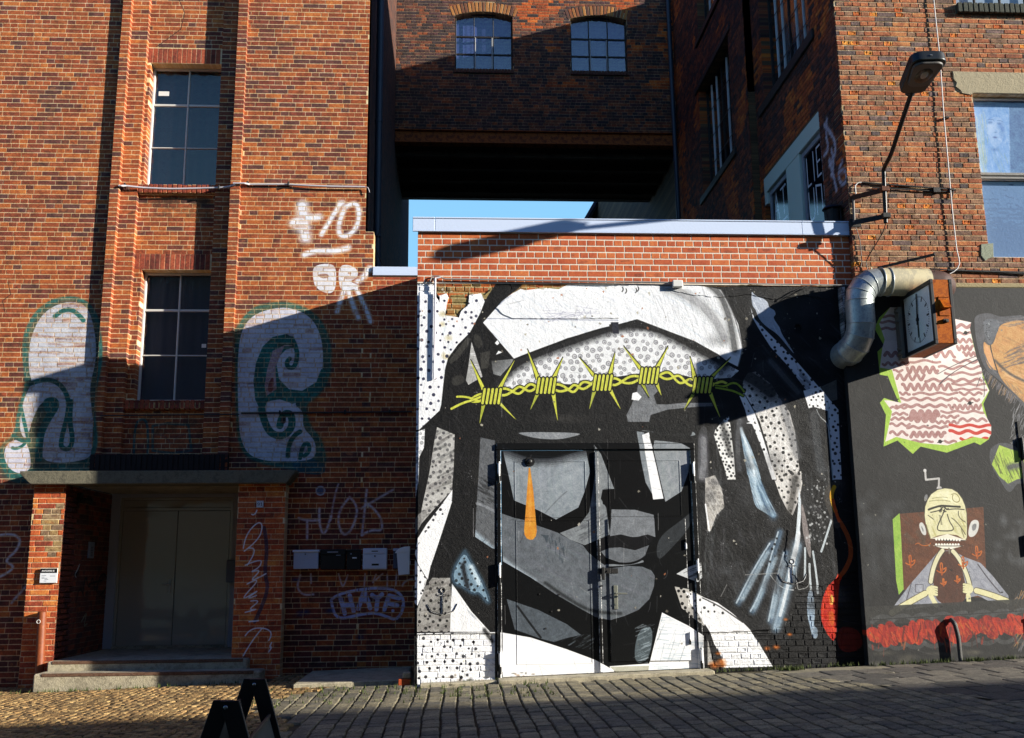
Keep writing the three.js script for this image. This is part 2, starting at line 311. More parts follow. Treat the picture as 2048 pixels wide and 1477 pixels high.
// ---------------------------------------------------------------- paint on walls, measured where it stands on the wall plane
function brush(sh, onWall, kFixed) {                                  // onWall(px, py) -> [u, v] in metres on the wall
  const { ctx, X, Y } = sh;
  const at = (p) => { const [u, v] = onWall(p[0], p[1]); return [X(u), Y(v)]; };
  const c0 = at([1000, 700]), c1 = at([1100, 700]); const k = kFixed || Math.hypot(c1[0] - c0[0], c1[1] - c0[1]) / 100;
  const trace = (pts, closed, smooth) => {
    const q = pts.map(at); ctx.beginPath();
    if (!smooth) { q.forEach((p, i) => i ? ctx.lineTo(...p) : ctx.moveTo(...p)); if (closed) ctx.closePath(); return; }
    const n = q.length, mid = (a, b) => [(a[0] + b[0]) / 2, (a[1] + b[1]) / 2];
    if (closed) { const s = mid(q[n - 1], q[0]); ctx.moveTo(...s); for (let i = 0; i < n; i++) ctx.quadraticCurveTo(...q[i], ...mid(q[i], q[(i + 1) % n])); ctx.closePath(); }
    else { ctx.moveTo(...q[0]); for (let i = 1; i < n - 1; i++) ctx.quadraticCurveTo(...q[i], ...(i === n - 2 ? q[n - 1] : mid(q[i], q[i + 1]))); if (n === 2) ctx.lineTo(...q[1]); }
  };
  const B = {
    k, ctx, at, trace,
    fill(c, pts, smooth = false, alpha = 1) { ctx.globalAlpha = alpha; ctx.fillStyle = c; trace(pts, true, smooth); ctx.fill(); ctx.globalAlpha = 1; return B; },
    line(c, w, pts, smooth = true, alpha = 1, closed = false) { ctx.globalAlpha = alpha; ctx.strokeStyle = c; ctx.lineWidth = w * k; ctx.lineCap = ctx.lineJoin = 'round'; trace(pts, closed, smooth); ctx.stroke(); ctx.globalAlpha = 1; return B; },
    spray(c, w, pts, alpha = 0.9, smooth = true) { for (let i = 5; i >= 1; i--) B.line(c, w * (0.45 + i * 0.17), pts, smooth, alpha * (0.42 - i * 0.06)); return B.line(c, w * 0.5, pts, smooth, alpha); },
    dot(c, x, y, r, alpha = 1) { ctx.globalAlpha = alpha; ctx.fillStyle = c; ctx.beginPath(); ctx.arc(...at([x, y]), r * k, 0, 7); ctx.fill(); ctx.globalAlpha = 1; return B; },
    ring(c, x, y, r, w, alpha = 1) { ctx.globalAlpha = alpha; ctx.strokeStyle = c; ctx.lineWidth = w * k; ctx.beginPath(); ctx.arc(...at([x, y]), r * k, 0, 7); ctx.stroke(); ctx.globalAlpha = 1; return B; },
    inside(pts, fn, smooth = false) { ctx.save(); trace(pts, true, smooth); ctx.clip(); const xs = pts.map((p) => p[0]), ys = pts.map((p) => p[1]); fn(Math.min(...xs), Math.min(...ys), Math.max(...xs), Math.max(...ys)); ctx.restore(); return B; },
    dots(pts, step, r, c, a = 1, ringed = false, smooth = false) { return B.inside(pts, (x0, y0, x1, y1) => { let row = 0; for (let y = y0; y < y1 + step; y += step * 0.87, row++) for (let x = x0 + (row % 2) * step / 2; x < x1 + step; x += step) { const px = x + rr(-0.25, 0.25) * step, py = y + rr(-0.25, 0.25) * step, q = r * rr(0.7, 1.15); if (ringed) { B.dot(c, px, py, q, a * 0.35); B.ring(c, px, py, q, q * 0.35, a * 0.8); B.dot(c, px + q * 0.15, py + q * 0.1, q * 0.3, a * 0.8); } else B.dot(c, px, py, q, a * rr(0.75, 1)); } }, smooth); },
    strokes(pts, c, n, w, ang, len, a = 0.3) { return B.inside(pts, (x0, y0, x1, y1) => { for (let i = 0; i < n; i++) { const x = rr(x0, x1), y = rr(y0, y1), l = len * rr(0.4, 1), t = ang + rr(-0.12, 0.12); B.line(c, w * rr(0.4, 1.3), [[x, y], [x + Math.cos(t) * l, y + Math.sin(t) * l]], false, a * rr(0.3, 1)); } }); },
    soft(c, x, y, rx, ry, a) { const [cx, cy] = at([x, y]); ctx.save(); ctx.translate(cx, cy); ctx.scale(rx * k, ry * k); const g = ctx.createRadialGradient(0, 0, 0, 0, 0, 1); g.addColorStop(0, c); g.addColorStop(1, c + '00'); ctx.globalAlpha = a; ctx.fillStyle = g; ctx.fillRect(-1, -1, 2, 2); ctx.restore(); ctx.globalAlpha = 1; return B; },
    blend(c0, c1, a, b, pts, smooth = false) { const p = at(a), q = at(b), g = ctx.createLinearGradient(...p, ...q); g.addColorStop(0, c0); g.addColorStop(1, c1); ctx.fillStyle = g; trace(pts, true, smooth); ctx.fill(); return B; },
  };
  return B;
}
// pairs from an enlarged crop: ox, oy its corner, s its magnification
const crop = (ox, oy, s) => (...a) => { const o = []; for (let i = 0; i < a.length; i += 2) o.push([ox + a[i] / s, oy + a[i + 1] / s]); return o; };
// ---------------------------------------------------------------- the portrait mural over plaster, brick and door
const muralSheet = sheet(-0.62, 0.2, 6.2, 5.45, 320);
function paintMural() {
  const sh = muralSheet, B = brush(sh, (x, y) => { const p = S(x, y, ZM); return [p.x, p.y]; });
  const T = crop(820, 560, 4.923), Lf = crop(820, 840, 2.686), D = crop(990, 840, 2.787), R = crop(1390, 560, 3.694), Q = crop(1380, 940, 3.603), A = crop(820, 540, 3.303);
  const K = '#0d0d0e', W = '#f1f2f4';
  B.fill('#0f0f10', [[815, 540], [1760, 540], [1760, 1400], [815, 1400]]);
  // scuffed black and charcoal patches; pale specks painted as sparkle on the glossy black
  for (let i = 0; i < 90; i++) B.soft(pick(['#232321', '#0a0a0b', '#262623', '#19191c']), rr(820, 1710), rr(560, 1360), rr(10, 45), rr(8, 35), rr(0.25, 0.7));
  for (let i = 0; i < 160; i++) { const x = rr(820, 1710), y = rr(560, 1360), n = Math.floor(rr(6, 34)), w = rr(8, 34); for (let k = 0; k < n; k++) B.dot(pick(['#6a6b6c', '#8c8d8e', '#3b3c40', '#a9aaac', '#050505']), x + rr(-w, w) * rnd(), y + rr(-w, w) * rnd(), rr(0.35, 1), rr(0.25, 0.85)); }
  for (let i = 0; i < 260; i++) { const x = rr(840, 1700), y = rr(570, 1350), a = rr(0, 3.1); B.line(pick(['#3c3d40', '#55565a', '#2a2a2c']), rr(0.5, 1.3), [[x, y], [x + rr(6, 26) * Math.cos(a), y + rr(6, 26) * Math.sin(a)]], true, 0.4); }
  // bare old bricks along the top
  const old = layCourses({ u0: -0.6, u1: 5.5, v0: 5.06, v1: 5.62, course: 0.079, joint: 0.012, L: 0.26, bond: 'mixed' });
  const band = (pts) => B.inside(pts, () => { sh.ctx.fillStyle = '#a89a70'; sh.ctx.fillRect(0, 0, sh.cv.width, sh.cv.height); paintBricks(sh, old, '#a89a70', () => pick(['#a4562a', '#b7602b', '#8c5a35', '#8d7b4d', '#9a6c3a', '#6e5a3a']), 0); });
  band([[826, 556], [1800, 560], [1740, 574], [1480, 574], [1180, 572], [1100, 584], [1030, 592], [960, 600], [905, 640], [885, 610], [866, 570]]);
  // white field with dark dots at the upper left
  const field = T(25, 20, 150, 25, 245, 40, 250, 170, 360, 130, 380, 170, 360, 250, 345, 350, 480, 370, 500, 300, 575, 240, 580, 150, 700, 130, 735, 215, 690, 330, 660, 410, 590, 520, 470, 640, 375, 770, 345, 880, 330, 1010, 320, 1180, 290, 1290, 90, 1477, 20, 1477);
  B.fill(W, field); B.strokes(field, '#b9cfe0', 60, 8, 1.5, 40, 0.12);
  B.inside(field, () => { for (let i = 0; i < 12; i++) B.line('#8f95a0', 0.8, [[rr(828, 900), rr(570, 840)], [rr(828, 900), rr(570, 840)]], false, 0.35); for (let i = 0; i < 6; i++) B.soft('#c7b98a', rr(865, 900), rr(620, 720), rr(6, 14), rr(5, 10), 0.8); });
  B.dots(T(25, 180, 330, 160, 600, 150, 700, 150, 690, 330, 590, 520, 375, 770, 330, 1010, 290, 1290, 90, 1477, 20, 1477), 17.5, 3.1, '#22233c');
  band(T(400, 150, 560, 140, 575, 240, 480, 330, 470, 370, 350, 345, 370, 250));
  // hair band running up to the top edge
  B.fill(K, T(860, 15, 1140, 15, 1060, 90, 930, 190, 840, 275, 740, 420, 850, 580, 1020, 770, 1010, 850, 960, 1010, 760, 1060, 560, 1100, 400, 1280, 330, 1400, 100, 1477, 300, 1290, 330, 1010, 345, 880, 375, 770, 590, 520, 690, 330, 760, 170));
  B.fill('#3b3a36', T(380, 800, 560, 570, 600, 580, 560, 660, 470, 780, 400, 830), false, 0.8).fill('#3b3a36', T(690, 720, 790, 700, 770, 870, 700, 880), false, 0.8).fill('#34332f', T(400, 960, 520, 930, 550, 1010, 420, 1060), true, 0.8).fill('#33322e', T(620, 520, 700, 560, 720, 660, 640, 680), true, 0.8);
  B.fill('#a6a6a4', T(605, 610, 640, 720, 715, 955, 575, 1035, 550, 990, 575, 850)); B.strokes(T(605, 610, 640, 720, 715, 955, 575, 1035, 550, 990, 575, 850), '#e8e8e8', 70, 1.4, 0.05, 26, 0.7);
  B.fill(W, T(860, 595, 880, 625, 858, 645, 835, 625)).fill(W, T(870, 700, 910, 715, 845, 740));
  B.blend('#2a2a29', '#8d9092', [985, 700], [1022, 735], T(800, 800, 1020, 780, 990, 860, 930, 960, 820, 930));
  // white cloth cap
  const cap = [[966, 646], ...T(850, 275, 900, 215, 1000, 140, 1090, 90), ...A(760, 135, 900, 120, 980, 130, 1040, 98, 1300, 92, 1700, 92), ...R(0, 40, 130, 60, 190, 75, 240, 160, 275, 230, 320, 330, 340, 430, 352, 520, 320, 640, 300, 650, 170, 550, 0, 455), [1274, 639], ...A(1040, 452, 690, 592)];
  B.fill('#eceef1', cap);
  B.strokes(cap, '#b6c6d6', 130, 3, 0.62, 60, 0.28); B.strokes(cap, '#ffffff', 90, 3, 0.62, 50, 0.5); B.strokes([[1300, 570], [1470, 575], [1484, 700], [1300, 690]], '#8f9296', 160, 2, 1.25, 40, 0.3);
  B.inside(cap, () => { B.spray('#3a3b3d', 20, R(110, 45, 175, 90, 225, 190, 265, 320, 295, 520), 0.55); B.spray('#77787a', 30, [[1330, 575], [1420, 600], [1450, 680]], 0.35); B.line('#6d7590', 2.2, [[925, 637], [1010, 638], [1100, 640], [1237, 641]], false, 0.5); for (let i = 0; i < 26; i++) B.line('#8a8aa2', 1.2, [[1080 + rr(0, 110), 610 + rr(0, 30)], [1090 + rr(0, 110), 618 + rr(0, 28)]], false, 0.35); });  // the long bluish line paints the shadow of the thicker render edge
  B.line('#4a4a4c', 2.4, R(190, 72, 245, 160, 300, 290, 345, 470, 352, 520, 318, 645), true, 0.7);
  for (const [x, y] of [[1245, 575], [1252, 578], [1272, 577], [1276, 574]]) B.line('#222', 2.2, [[x, y], [x + 3, y + 5], [x - 1, y + 9]], true, 0.9);
  // band of ringed dots under the cap
  const wire = [[905, 812], [960, 796], [985, 786], [1030, 783], [1060, 776], [1092, 772], [1140, 780], [1165, 772], [1205, 764], [1245, 764], [1298, 752], [1340, 752], [1370, 764], [1405, 768], [1450, 771], [1490, 792]];
  const brow = [...A(690, 600, 1040, 462), [1274, 646], [1440, 722], [1478, 742], [1462, 756], [1405, 760], [1370, 752], [1298, 745], [1205, 758], [1150, 770], [1092, 766], [1030, 778], [975, 786], [985, 770]];
  B.fill('#e6e8ea', brow); B.dots(brow, 15, 4, '#5a5b60', 0.8, true);
  B.inside(brow, () => { B.spray('#151517', 34, [[985, 770], [1020, 730], [1080, 703], [1140, 682], [1274, 636], [1350, 670], [1450, 725]], 0.95); B.spray('#151517', 22, [[1180, 660], [1274, 638], [1330, 660]], 0.9); });
  B.line(K, 5, [...A(690, 595, 1040, 455), [1274, 640], [1440, 718], [1478, 738]], true);
  B.fill('#20222e', [[1221, 645], [1237, 645], [1238, 668], [1226, 668]]).fill('#101012', [[1218, 650], [1224, 648], [1224, 668]]);
  // face above the door
  const below = [[905, 822], ...wire.slice(1).map(([x, y]) => [x, y + 4]), [1500, 800], [1495, 860], [900, 860]];
  B.fill('#0f0f10', below, true);
  B.soft('#2c2b29', 1130, 838, 70, 14, 0.9);
  B.fill('#6f7276', A(1510, 740, 1630, 750, 1640, 800, 1610, 830, 1630, 890, 1700, 890, 1800, 880, 2000, 880, 2040, 900, 1900, 905, 1700, 925, 1590, 960, 1580, 1005, 1440, 1005, 1430, 960, 1460, 900, 1500, 800)).fill(W, A(1470, 815, 1500, 808, 1530, 840, 1510, 865, 1462, 858));
  // left side: cloth and hair beside the door
  B.fill(W, Lf(15, 70, 80, 50, 75, 150, 50, 200, 45, 330, 20, 470)); B.dots(Lf(15, 70, 80, 50, 75, 150, 50, 200, 45, 330, 20, 470), 11, 3, '#5b5c62', 0.8, true);
  B.fill('#b9b8b5', Lf(145, 40, 240, 80, 235, 250, 225, 380, 130, 480, 60, 560, 62, 480, 105, 280, 130, 120)); B.strokes(Lf(145, 40, 240, 80, 235, 250, 225, 380, 130, 480, 25, 620, 20, 500, 62, 480, 105, 280, 130, 120), '#4a4947', 60, 6, -0.45, 50, 0.35); B.dots(Lf(145, 40, 240, 80, 235, 250, 225, 380, 130, 480, 60, 560, 62, 480, 105, 280, 130, 120), 13, 3.2, '#3a3a3d', 0.8);
  B.fill('#8b8a88', Lf(20, 520, 110, 470, 60, 560, 20, 640), true, 0.8);
  B.fill(W, Lf(228, 375, 225, 430, 200, 510, 170, 600, 120, 740, 95, 860, 45, 780, 25, 720, 40, 640, 90, 560, 160, 470)); B.line(W, 2.4, Lf(222, 440, 165, 620, 110, 780), true);
  B.dots(Lf(200, 420, 190, 500, 120, 560, 60, 640, 25, 720, 20, 660, 70, 580), 13, 2.6, '#22222a');
  B.fill(W, Lf(20, 740, 90, 860, 75, 920, 40, 1000, 18, 980)); B.dots(Lf(20, 740, 90, 860, 75, 920, 40, 1000, 18, 980), 14, 2.6, '#22222a');
  B.fill('#9c9a96', Lf(120, 850, 215, 850, 225, 1000, 215, 1140, 38, 1140, 35, 1030, 80, 900)); B.strokes(Lf(80, 850, 220, 850, 215, 1140, 38, 1140), '#4e4c49', 60, 6, -0.3, 40, 0.3); B.dots(Lf(110, 850, 220, 850, 215, 1140, 38, 1140, 60, 920), 14, 2.8, '#191919');
  B.fill(W, Lf(225, 880, 260, 930, 330, 1030, 430, 1140, 215, 1140)).fill('#a9b2ba', Lf(290, 1000, 375, 1085, 330, 1060), true, 0.7);
  const blue = Lf(295, 710, 330, 780, 380, 860, 415, 950, 425, 990, 370, 920, 345, 935, 280, 890, 240, 880, 232, 830, 255, 770);
  B.spray('#3a5266', 14, blue.concat([blue[0]]), 0.6); B.fill('#7f9cb0', blue, true, 0.9); B.spray('#16181c', 10, Lf(285, 780, 290, 830, 310, 900), 0.7); B.spray('#cfe2ee', 12, Lf(330, 790, 370, 880), 0.6); B.dots(blue, 13, 2.8, '#101418', 0.95, false, true);
  const low = Lf(38, 1148, 560, 1140, 560, 1420, 38, 1440);
  B.fill(W, low); B.strokes(low, '#9a9ab0', 160, 1.4, 0.4, 10, 0.45); B.dots(Lf(38, 1148, 330, 1145, 400, 1300, 300, 1440, 38, 1440), 17, 2.9, '#15151c'); for (let i = 0; i < 16; i++) B.soft(pick(['#6b5a4a', '#3a3630', '#9a5a34']), rr(830, 1000), rr(1350, 1378), rr(3, 9), rr(2, 5), 0.7);
  B.spray('#222', 10, Lf(400, 1130, 440, 1190), 0.6);
  // left cheek on the plaster
  const cheek = Lf(378, 95, 470, 115, 480, 700, 440, 690, 350, 630, 355, 500, 368, 300);
  B.fill('#5b5e62', cheek); B.strokes(Lf(370, 280, 470, 330, 470, 460, 360, 440), '#1c1d1f', 40, 3, 0.5, 30, 0.6); B.line('#8d9196', 5, Lf(360, 450, 410, 465, 465, 500), true, 0.7); B.inside(cheek, () => B.spray('#9fb2c0', 14, Lf(345, 610, 400, 660, 470, 720), 0.6));
  paintFace(B, D, K, W);
  // right side: cloth, strands and brush marks
  for (let i = 0; i < 120; i++) B.soft(pick(['#3a3b3d', '#303133', '#454649', '#28292b']), rr(1400, 1690), rr(600, 1330), rr(12, 40), rr(10, 40), rr(0.25, 0.6));  // soft greys painted as the lit sheen on the black
  B.strokes([[1398, 850], [1460, 850], [1450, 1150], [1400, 1200]], '#85888b', 60, 5, 1.5, 70, 0.22); B.strokes([[1590, 860], [1680, 860], [1690, 1200], [1620, 1100]], '#6d7073', 90, 4, 1.45, 60, 0.25); B.strokes([[1400, 1050], [1560, 1050], [1540, 1230], [1400, 1200]], '#55585b', 90, 4, 1.2, 40, 0.3); B.strokes([[1500, 640], [1700, 640], [1690, 850], [1560, 800]], '#4a4d52', 70, 4, 0.8, 50, 0.3);
  B.fill('#515457', R(20, 1090, 100, 1080, 80, 1300, 60, 1477, 20, 1477), true, 0.6);
  const strandA = R(250, 1010, 262, 1080, 275, 1200, 290, 1330, 300, 1477, 240, 1477, 215, 1380, 180, 1280, 140, 1150, 150, 1110, 215, 1030);
  B.fill('#efefec', strandA); B.spray('#3a3a38', 14, R(200, 1050, 230, 1180, 260, 1290), 0.5); B.dots(strandA, 8.6, 2.5, '#17171a');
  const bluish = [...R(325, 1070, 360, 1130, 420, 1250, 470, 1400, 490, 1477), ...Q(505, 60, 560, 200, 630, 330, 600, 350, 540, 310, 470, 270, 450, 180, 415, 20), ...R(390, 1460, 360, 1280)];
  B.fill('#7f9cb2', bluish, true, 0.9); B.strokes(bluish, '#d9e6ef', 150, 2, 1.15, 70, 0.5); B.spray('#dfeaf2', 9, [...R(340, 1100, 395, 1260, 440, 1420), ...Q(470, 160, 520, 260)], 0.5);
  const broad = [...R(345, 810, 420, 930, 480, 1050, 540, 1240, 590, 1477, 780, 1477), ...R(760, 1300, 740, 1130, 700, 980, 630, 880, 560, 770, 450, 680, 390, 690, 360, 740)];
  const broadLow = Q(570, 0, 615, 90, 650, 190, 700, 290, 740, 330, 790, 200, 810, 100, 800, 0);
  B.fill('#e9e7e4', broad).fill('#dcd9d4', broadLow); B.dots(broad, 11, 4.2, '#8a867f', 0.4, true); B.dots(broad, 14.5, 3.1, '#141414'); B.dots(broadLow, 13, 3, '#191919'); B.inside(broad, () => B.spray('#2b2a28', 44, R(370, 700, 480, 760, 560, 830), 0.75)); B.spray('#3c3a37', 20, Q(760, 60, 740, 200, 720, 300), 0.5);
  B.fill(W, R(325, 850, 360, 840, 440, 980, 490, 1130, 545, 1300, 600, 1477, 570, 1477, 500, 1260, 420, 1060, 390, 1040, 370, 960)); B.dots(R(345, 870, 440, 1040, 490, 1130, 545, 1300, 500, 1260, 420, 1060), 15, 2.8, '#161616');
  const upper = R(410, 200, 440, 290, 500, 350, 600, 450, 740, 590, 870, 740, 1000, 890, 1060, 960, 1070, 1200, 1085, 1477, 1020, 1477, 1000, 1180, 985, 960, 900, 940, 850, 850, 810, 800, 690, 640, 560, 500, 470, 360, 430, 290);
  B.fill('#d4d8e2', upper); B.strokes(R(690, 580, 860, 740, 840, 850, 690, 640), '#2c2f38', 30, 6, 0.8, 40, 0.25); B.dots(upper, 13, 2.9, '#16161c');
  B.fill(W, R(800, 820, 930, 790, 1000, 890, 985, 970, 880, 940, 840, 950)); B.dots(R(850, 850, 930, 800, 1000, 890, 960, 960, 840, 950), 10, 2.3, '#161616');
  const tuft = R(415, 75, 440, 120, 500, 135, 540, 165, 545, 205, 590, 225, 598, 260, 575, 280, 625, 350, 640, 400, 700, 490, 742, 560, 690, 500, 610, 400, 530, 350, 470, 290, 450, 220, 420, 190);
  B.fill('#aab3c2', tuft, true); B.strokes(tuft, '#e8edf4', 50, 2, 1, 26, 0.5);
  B.fill('#55534f', [[1640, 775], [1673, 760], [1675, 800], [1662, 803]]);  // sunlit patch between the cast shadows, painted as a lighter polygon
  B.line('#b8cbd4', 2.6, R(985, 900, 985, 1060, 1000, 1250, 1020, 1477), true, 0.8); B.line('#cfd5d6', 1.6, R(900, 960, 915, 1010, 985, 1060, 990, 1180, 1015, 1230), true, 0.8);
  B.line('#d5d8da', 1.8, R(385, 1060, 425, 1062), false).fill(W, R(390, 1055, 425, 1050, 425, 1070));
  // lower right
  B.fill('#b4b0aa', Q(110, 60, 180, 40, 230, 140, 248, 270, 190, 330, 150, 440, 128, 440, 110, 250)); B.dots(Q(110, 60, 180, 40, 230, 140, 248, 270, 190, 330, 110, 250), 10, 3, '#55524d', 0.7, true); B.strokes(Q(110, 60, 240, 140, 248, 270, 150, 440), '#e5e5e2', 40, 2, 1.1, 50, 0.35); B.line(W, 3, Q(112, 250, 125, 350, 140, 440), true);
  for (const p of [Q(590, 530, 520, 640, 440, 780, 350, 960), Q(650, 450, 600, 620, 570, 740, 500, 940, 450, 1020), Q(690, 600, 650, 740, 610, 940, 580, 1090), Q(780, 560, 740, 720, 690, 900, 620, 1150)]) { B.spray('#4f6478', 17, p, 0.75); B.line('#c9d9e4', 3, p.map(([x, y]) => [x - 4, y]), true, 0.75); }
  B.dots(Q(600, 460, 720, 480, 700, 1020, 660, 1020, 640, 700, 420, 860), 13, 2.4, '#0d0e10', 0.9);
  B.fill('#dbe4ea', Q(783, 125, 800, 220, 800, 330, 790, 470, 760, 620, 735, 700, 740, 600, 765, 440, 780, 260)).fill('#8d8582', Q(800, 200, 850, 400, 872, 560, 870, 660, 835, 560, 805, 400), true, 0.9); B.ring('#dcdcdc', 1380 + 762 / 3.603, 940 + 585 / 3.603, 5.5, 1.5);
  for (const p of [Q(828, 565, 830, 700, 825, 780), Q(885, 590, 905, 720, 925, 890), Q(860, 680, 862, 800, 878, 900), Q(1025, 345, 985, 480, 945, 590)]) B.line('#cfdae0', 4, p, true, 0.9);
  for (let i = 0; i < 90; i++) B.dot('#c4c6c6', 1380 + rr(840, 1000) / 3.603, 940 + rr(60, 560) / 3.603, rr(0.8, 2.6), rr(0.3, 0.9));
  B.fill('#9fb4c8', Q(855, 860, 895, 880, 905, 1040, 895, 1130, 925, 1140, 925, 1215, 890, 1220, 870, 1140, 845, 1040), true, 0.9);
  B.line('#9b9b99', 1.8, Q(400, 758, 520, 752, 640, 745), false, 0.8).line('#d9d9d6', 1.8, Q(580, 760, 620, 820, 690, 865, 745, 868), true).line('#b9b9b6', 1.4, Q(860, 680, 862, 800, 850, 850, 800, 862, 770, 868, 762, 700), true, 0.8).line('#8a8a88', 1.4, Q(265, 830, 222, 915), false, 0.8);
  B.spray('#8ea2b2', 26, Q(770, 540, 730, 720, 685, 900, 625, 1130), 0.6); B.line('#e3ebf0', 6, Q(752, 640, 722, 760, 690, 900, 650, 1050), true, 0.8); B.spray('#9db0bf', 13, Q(560, 600, 470, 760, 380, 930), 0.5).spray('#9db0bf', 13, Q(620, 640, 540, 800, 470, 990), 0.5).spray('#9db0bf', 12, Q(680, 660, 640, 800, 590, 1060), 0.5);
  B.spray('#54708a', 20, Q(500, 120, 540, 230, 600, 330), 0.6).spray('#a9c2d4', 7, Q(450, 60, 490, 170, 520, 280), 0.6).spray('#a9c2d4', 6, Q(470, 60, 540, 200, 600, 330), 0.5);
  B.spray('#8d9093', 22, R(60, 1180, 80, 1320, 50, 1460), 0.45).spray('#6f7275', 16, R(330, 1040, 300, 1200, 330, 1400), 0.35).spray('#5e6266', 26, R(640, 900, 700, 1100, 760, 1300), 0.35).spray('#4c4f53', 30, R(880, 1000, 900, 1200, 930, 1400), 0.4).spray('#63676c', 18, R(560, 600, 660, 720, 760, 830), 0.35);
  B.fill('#e6eaee', Q(745, 560, 790, 420, 800, 470, 770, 620, 735, 720, 715, 800, 700, 760), true, 0.8);
  for (let i = 0; i < 40; i++) B.soft(pick(['#3c3e41', '#4a4c50', '#2c2d30']), rr(1400, 1690), rr(860, 1330), rr(8, 30), rr(8, 30), rr(0.3, 0.7));  // more grey sheen painted onto the black
  // white collar at the lower right, painted over brick
  B.fill(W, Q(0, 880, 75, 910, 200, 960, 300, 1030, 385, 1105, 430, 1150, 500, 1250, 600, 1420, 240, 1430, 150, 1180, 75, 1060, 0, 960)); B.dots(Q(0, 890, 75, 915, 200, 970, 330, 1060, 100, 1060, 0, 950), 15, 2.4, '#141414'); B.line('#1b1b1b', 2.5, Q(90, 925, 200, 975, 300, 1045, 380, 1100), true, 0.8);
  B.strokes(Q(120, 1120, 400, 1120, 580, 1400, 250, 1430), '#9c9a9a', 90, 1.2, 0, 30, 0.4);
  B.fill('#202020', Q(120, 1170, 180, 1260, 230, 1350, 250, 1430, 170, 1400)).fill('#a3a19d', Q(130, 1220, 170, 1400, 130, 1410));
  for (const [x, y, r] of [[560, 1290, 20], [625, 1280, 22], [690, 1080, 14], [722, 1188, 16], [180, 1410, 34], [230, 1385, 26], [205, 1325, 16], [240, 1410, 20]]) B.soft('#c66a24', 1380 + x / 3.603, 940 + y / 3.603, r / 2.2, r / 3.4, 0.95);
  // red and yellow flame at the right end
  const flame = Q(1065, 740, 1110, 785, 1075, 800, 1060, 1260, 1000, 1200, 950, 1100, 945, 980, 985, 850, 1050, 790);
  B.fill('#b01f10', flame, true); B.fill('#d9b452', Q(1020, 890, 1040, 920, 1035, 980, 1005, 970), true); B.strokes(flame, '#e0551d', 30, 4, 1.5, 30, 0.5); B.fill('#c25a18', Q(1000, 1010, 1045, 1030, 1045, 1130, 1010, 1120), true, 0.8);
  B.line('#c8581c', 9, Q(1050, 330, 1120, 430, 1165, 560, 1150, 680, 1090, 760), true, 0.75); B.line('#3a3733', 13, Q(1060, 95, 1000, 130, 985, 210, 1020, 300, 1060, 400), true); B.line('#d9a21e', 8, Q(1040, 125, 1015, 170, 1030, 250, 1050, 300), true); B.line('#d3541c', 6, Q(1030, 220, 1045, 290, 1075, 370), true);
  B.fill('#8e1c10', Q(1075, 1120, 1230, 1150, 1260, 1290, 1120, 1330, 1060, 1260), true, 0.6);
  paintWire(B, wire);
  // worn, hand-worked surface: brush marks, runs and small chips down to the render
  for (let i = 0; i < 700; i++) { const x = rr(826, 1700), y = rr(572, 1360), a = rr(-0.4, 2), l = rr(10, 46); B.line(rnd() < 0.5 ? '#ffffff' : '#000000', rr(0.6, 2.4), [[x, y], [x + Math.cos(a) * l, y + Math.sin(a) * l]], false, rr(0.03, 0.1)); }
  for (let i = 0; i < 70; i++) { const x = rr(830, 1690), y = rr(590, 1250); B.line(pick(['#1b1b1c', '#d8d8d8', '#7d7f82']), rr(0.5, 1.1), [[x, y], [x + rr(-1, 1), y + rr(12, 60)]], false, rr(0.15, 0.45)); }
  for (let i = 0; i < 170; i++) { const x = rr(826, 1695), y = rnd() < 0.5 ? rr(575, 720) : rr(720, 1355), r = rr(0.6, 3.2), p = []; for (let k = 0; k < 7; k++) p.push([x + r * rr(0.4, 1.4) * Math.cos(k * 0.9), y + r * rr(0.4, 1.4) * Math.sin(k * 0.9)]); B.fill(pick(['#8f8a7c', '#b3ac9a', '#6d675c', '#a5694a', '#c9c4b6']), p, false, 0.8); }
  // blots and hairline cracks in the coat
  for (let i = 0; i < 60; i++) { const x = rr(830, 1690), y = rr(580, 1360); B.line(pick(['#6c6d70', '#0b0b0b', '#9a9aa0']), rr(0.4, 0.9), [[x, y], [x + rr(-8, 8), y + rr(4, 18)], [x + rr(-12, 12), y + rr(16, 30)]], true, 0.4); }
  speckle(sh, 0.18);
}
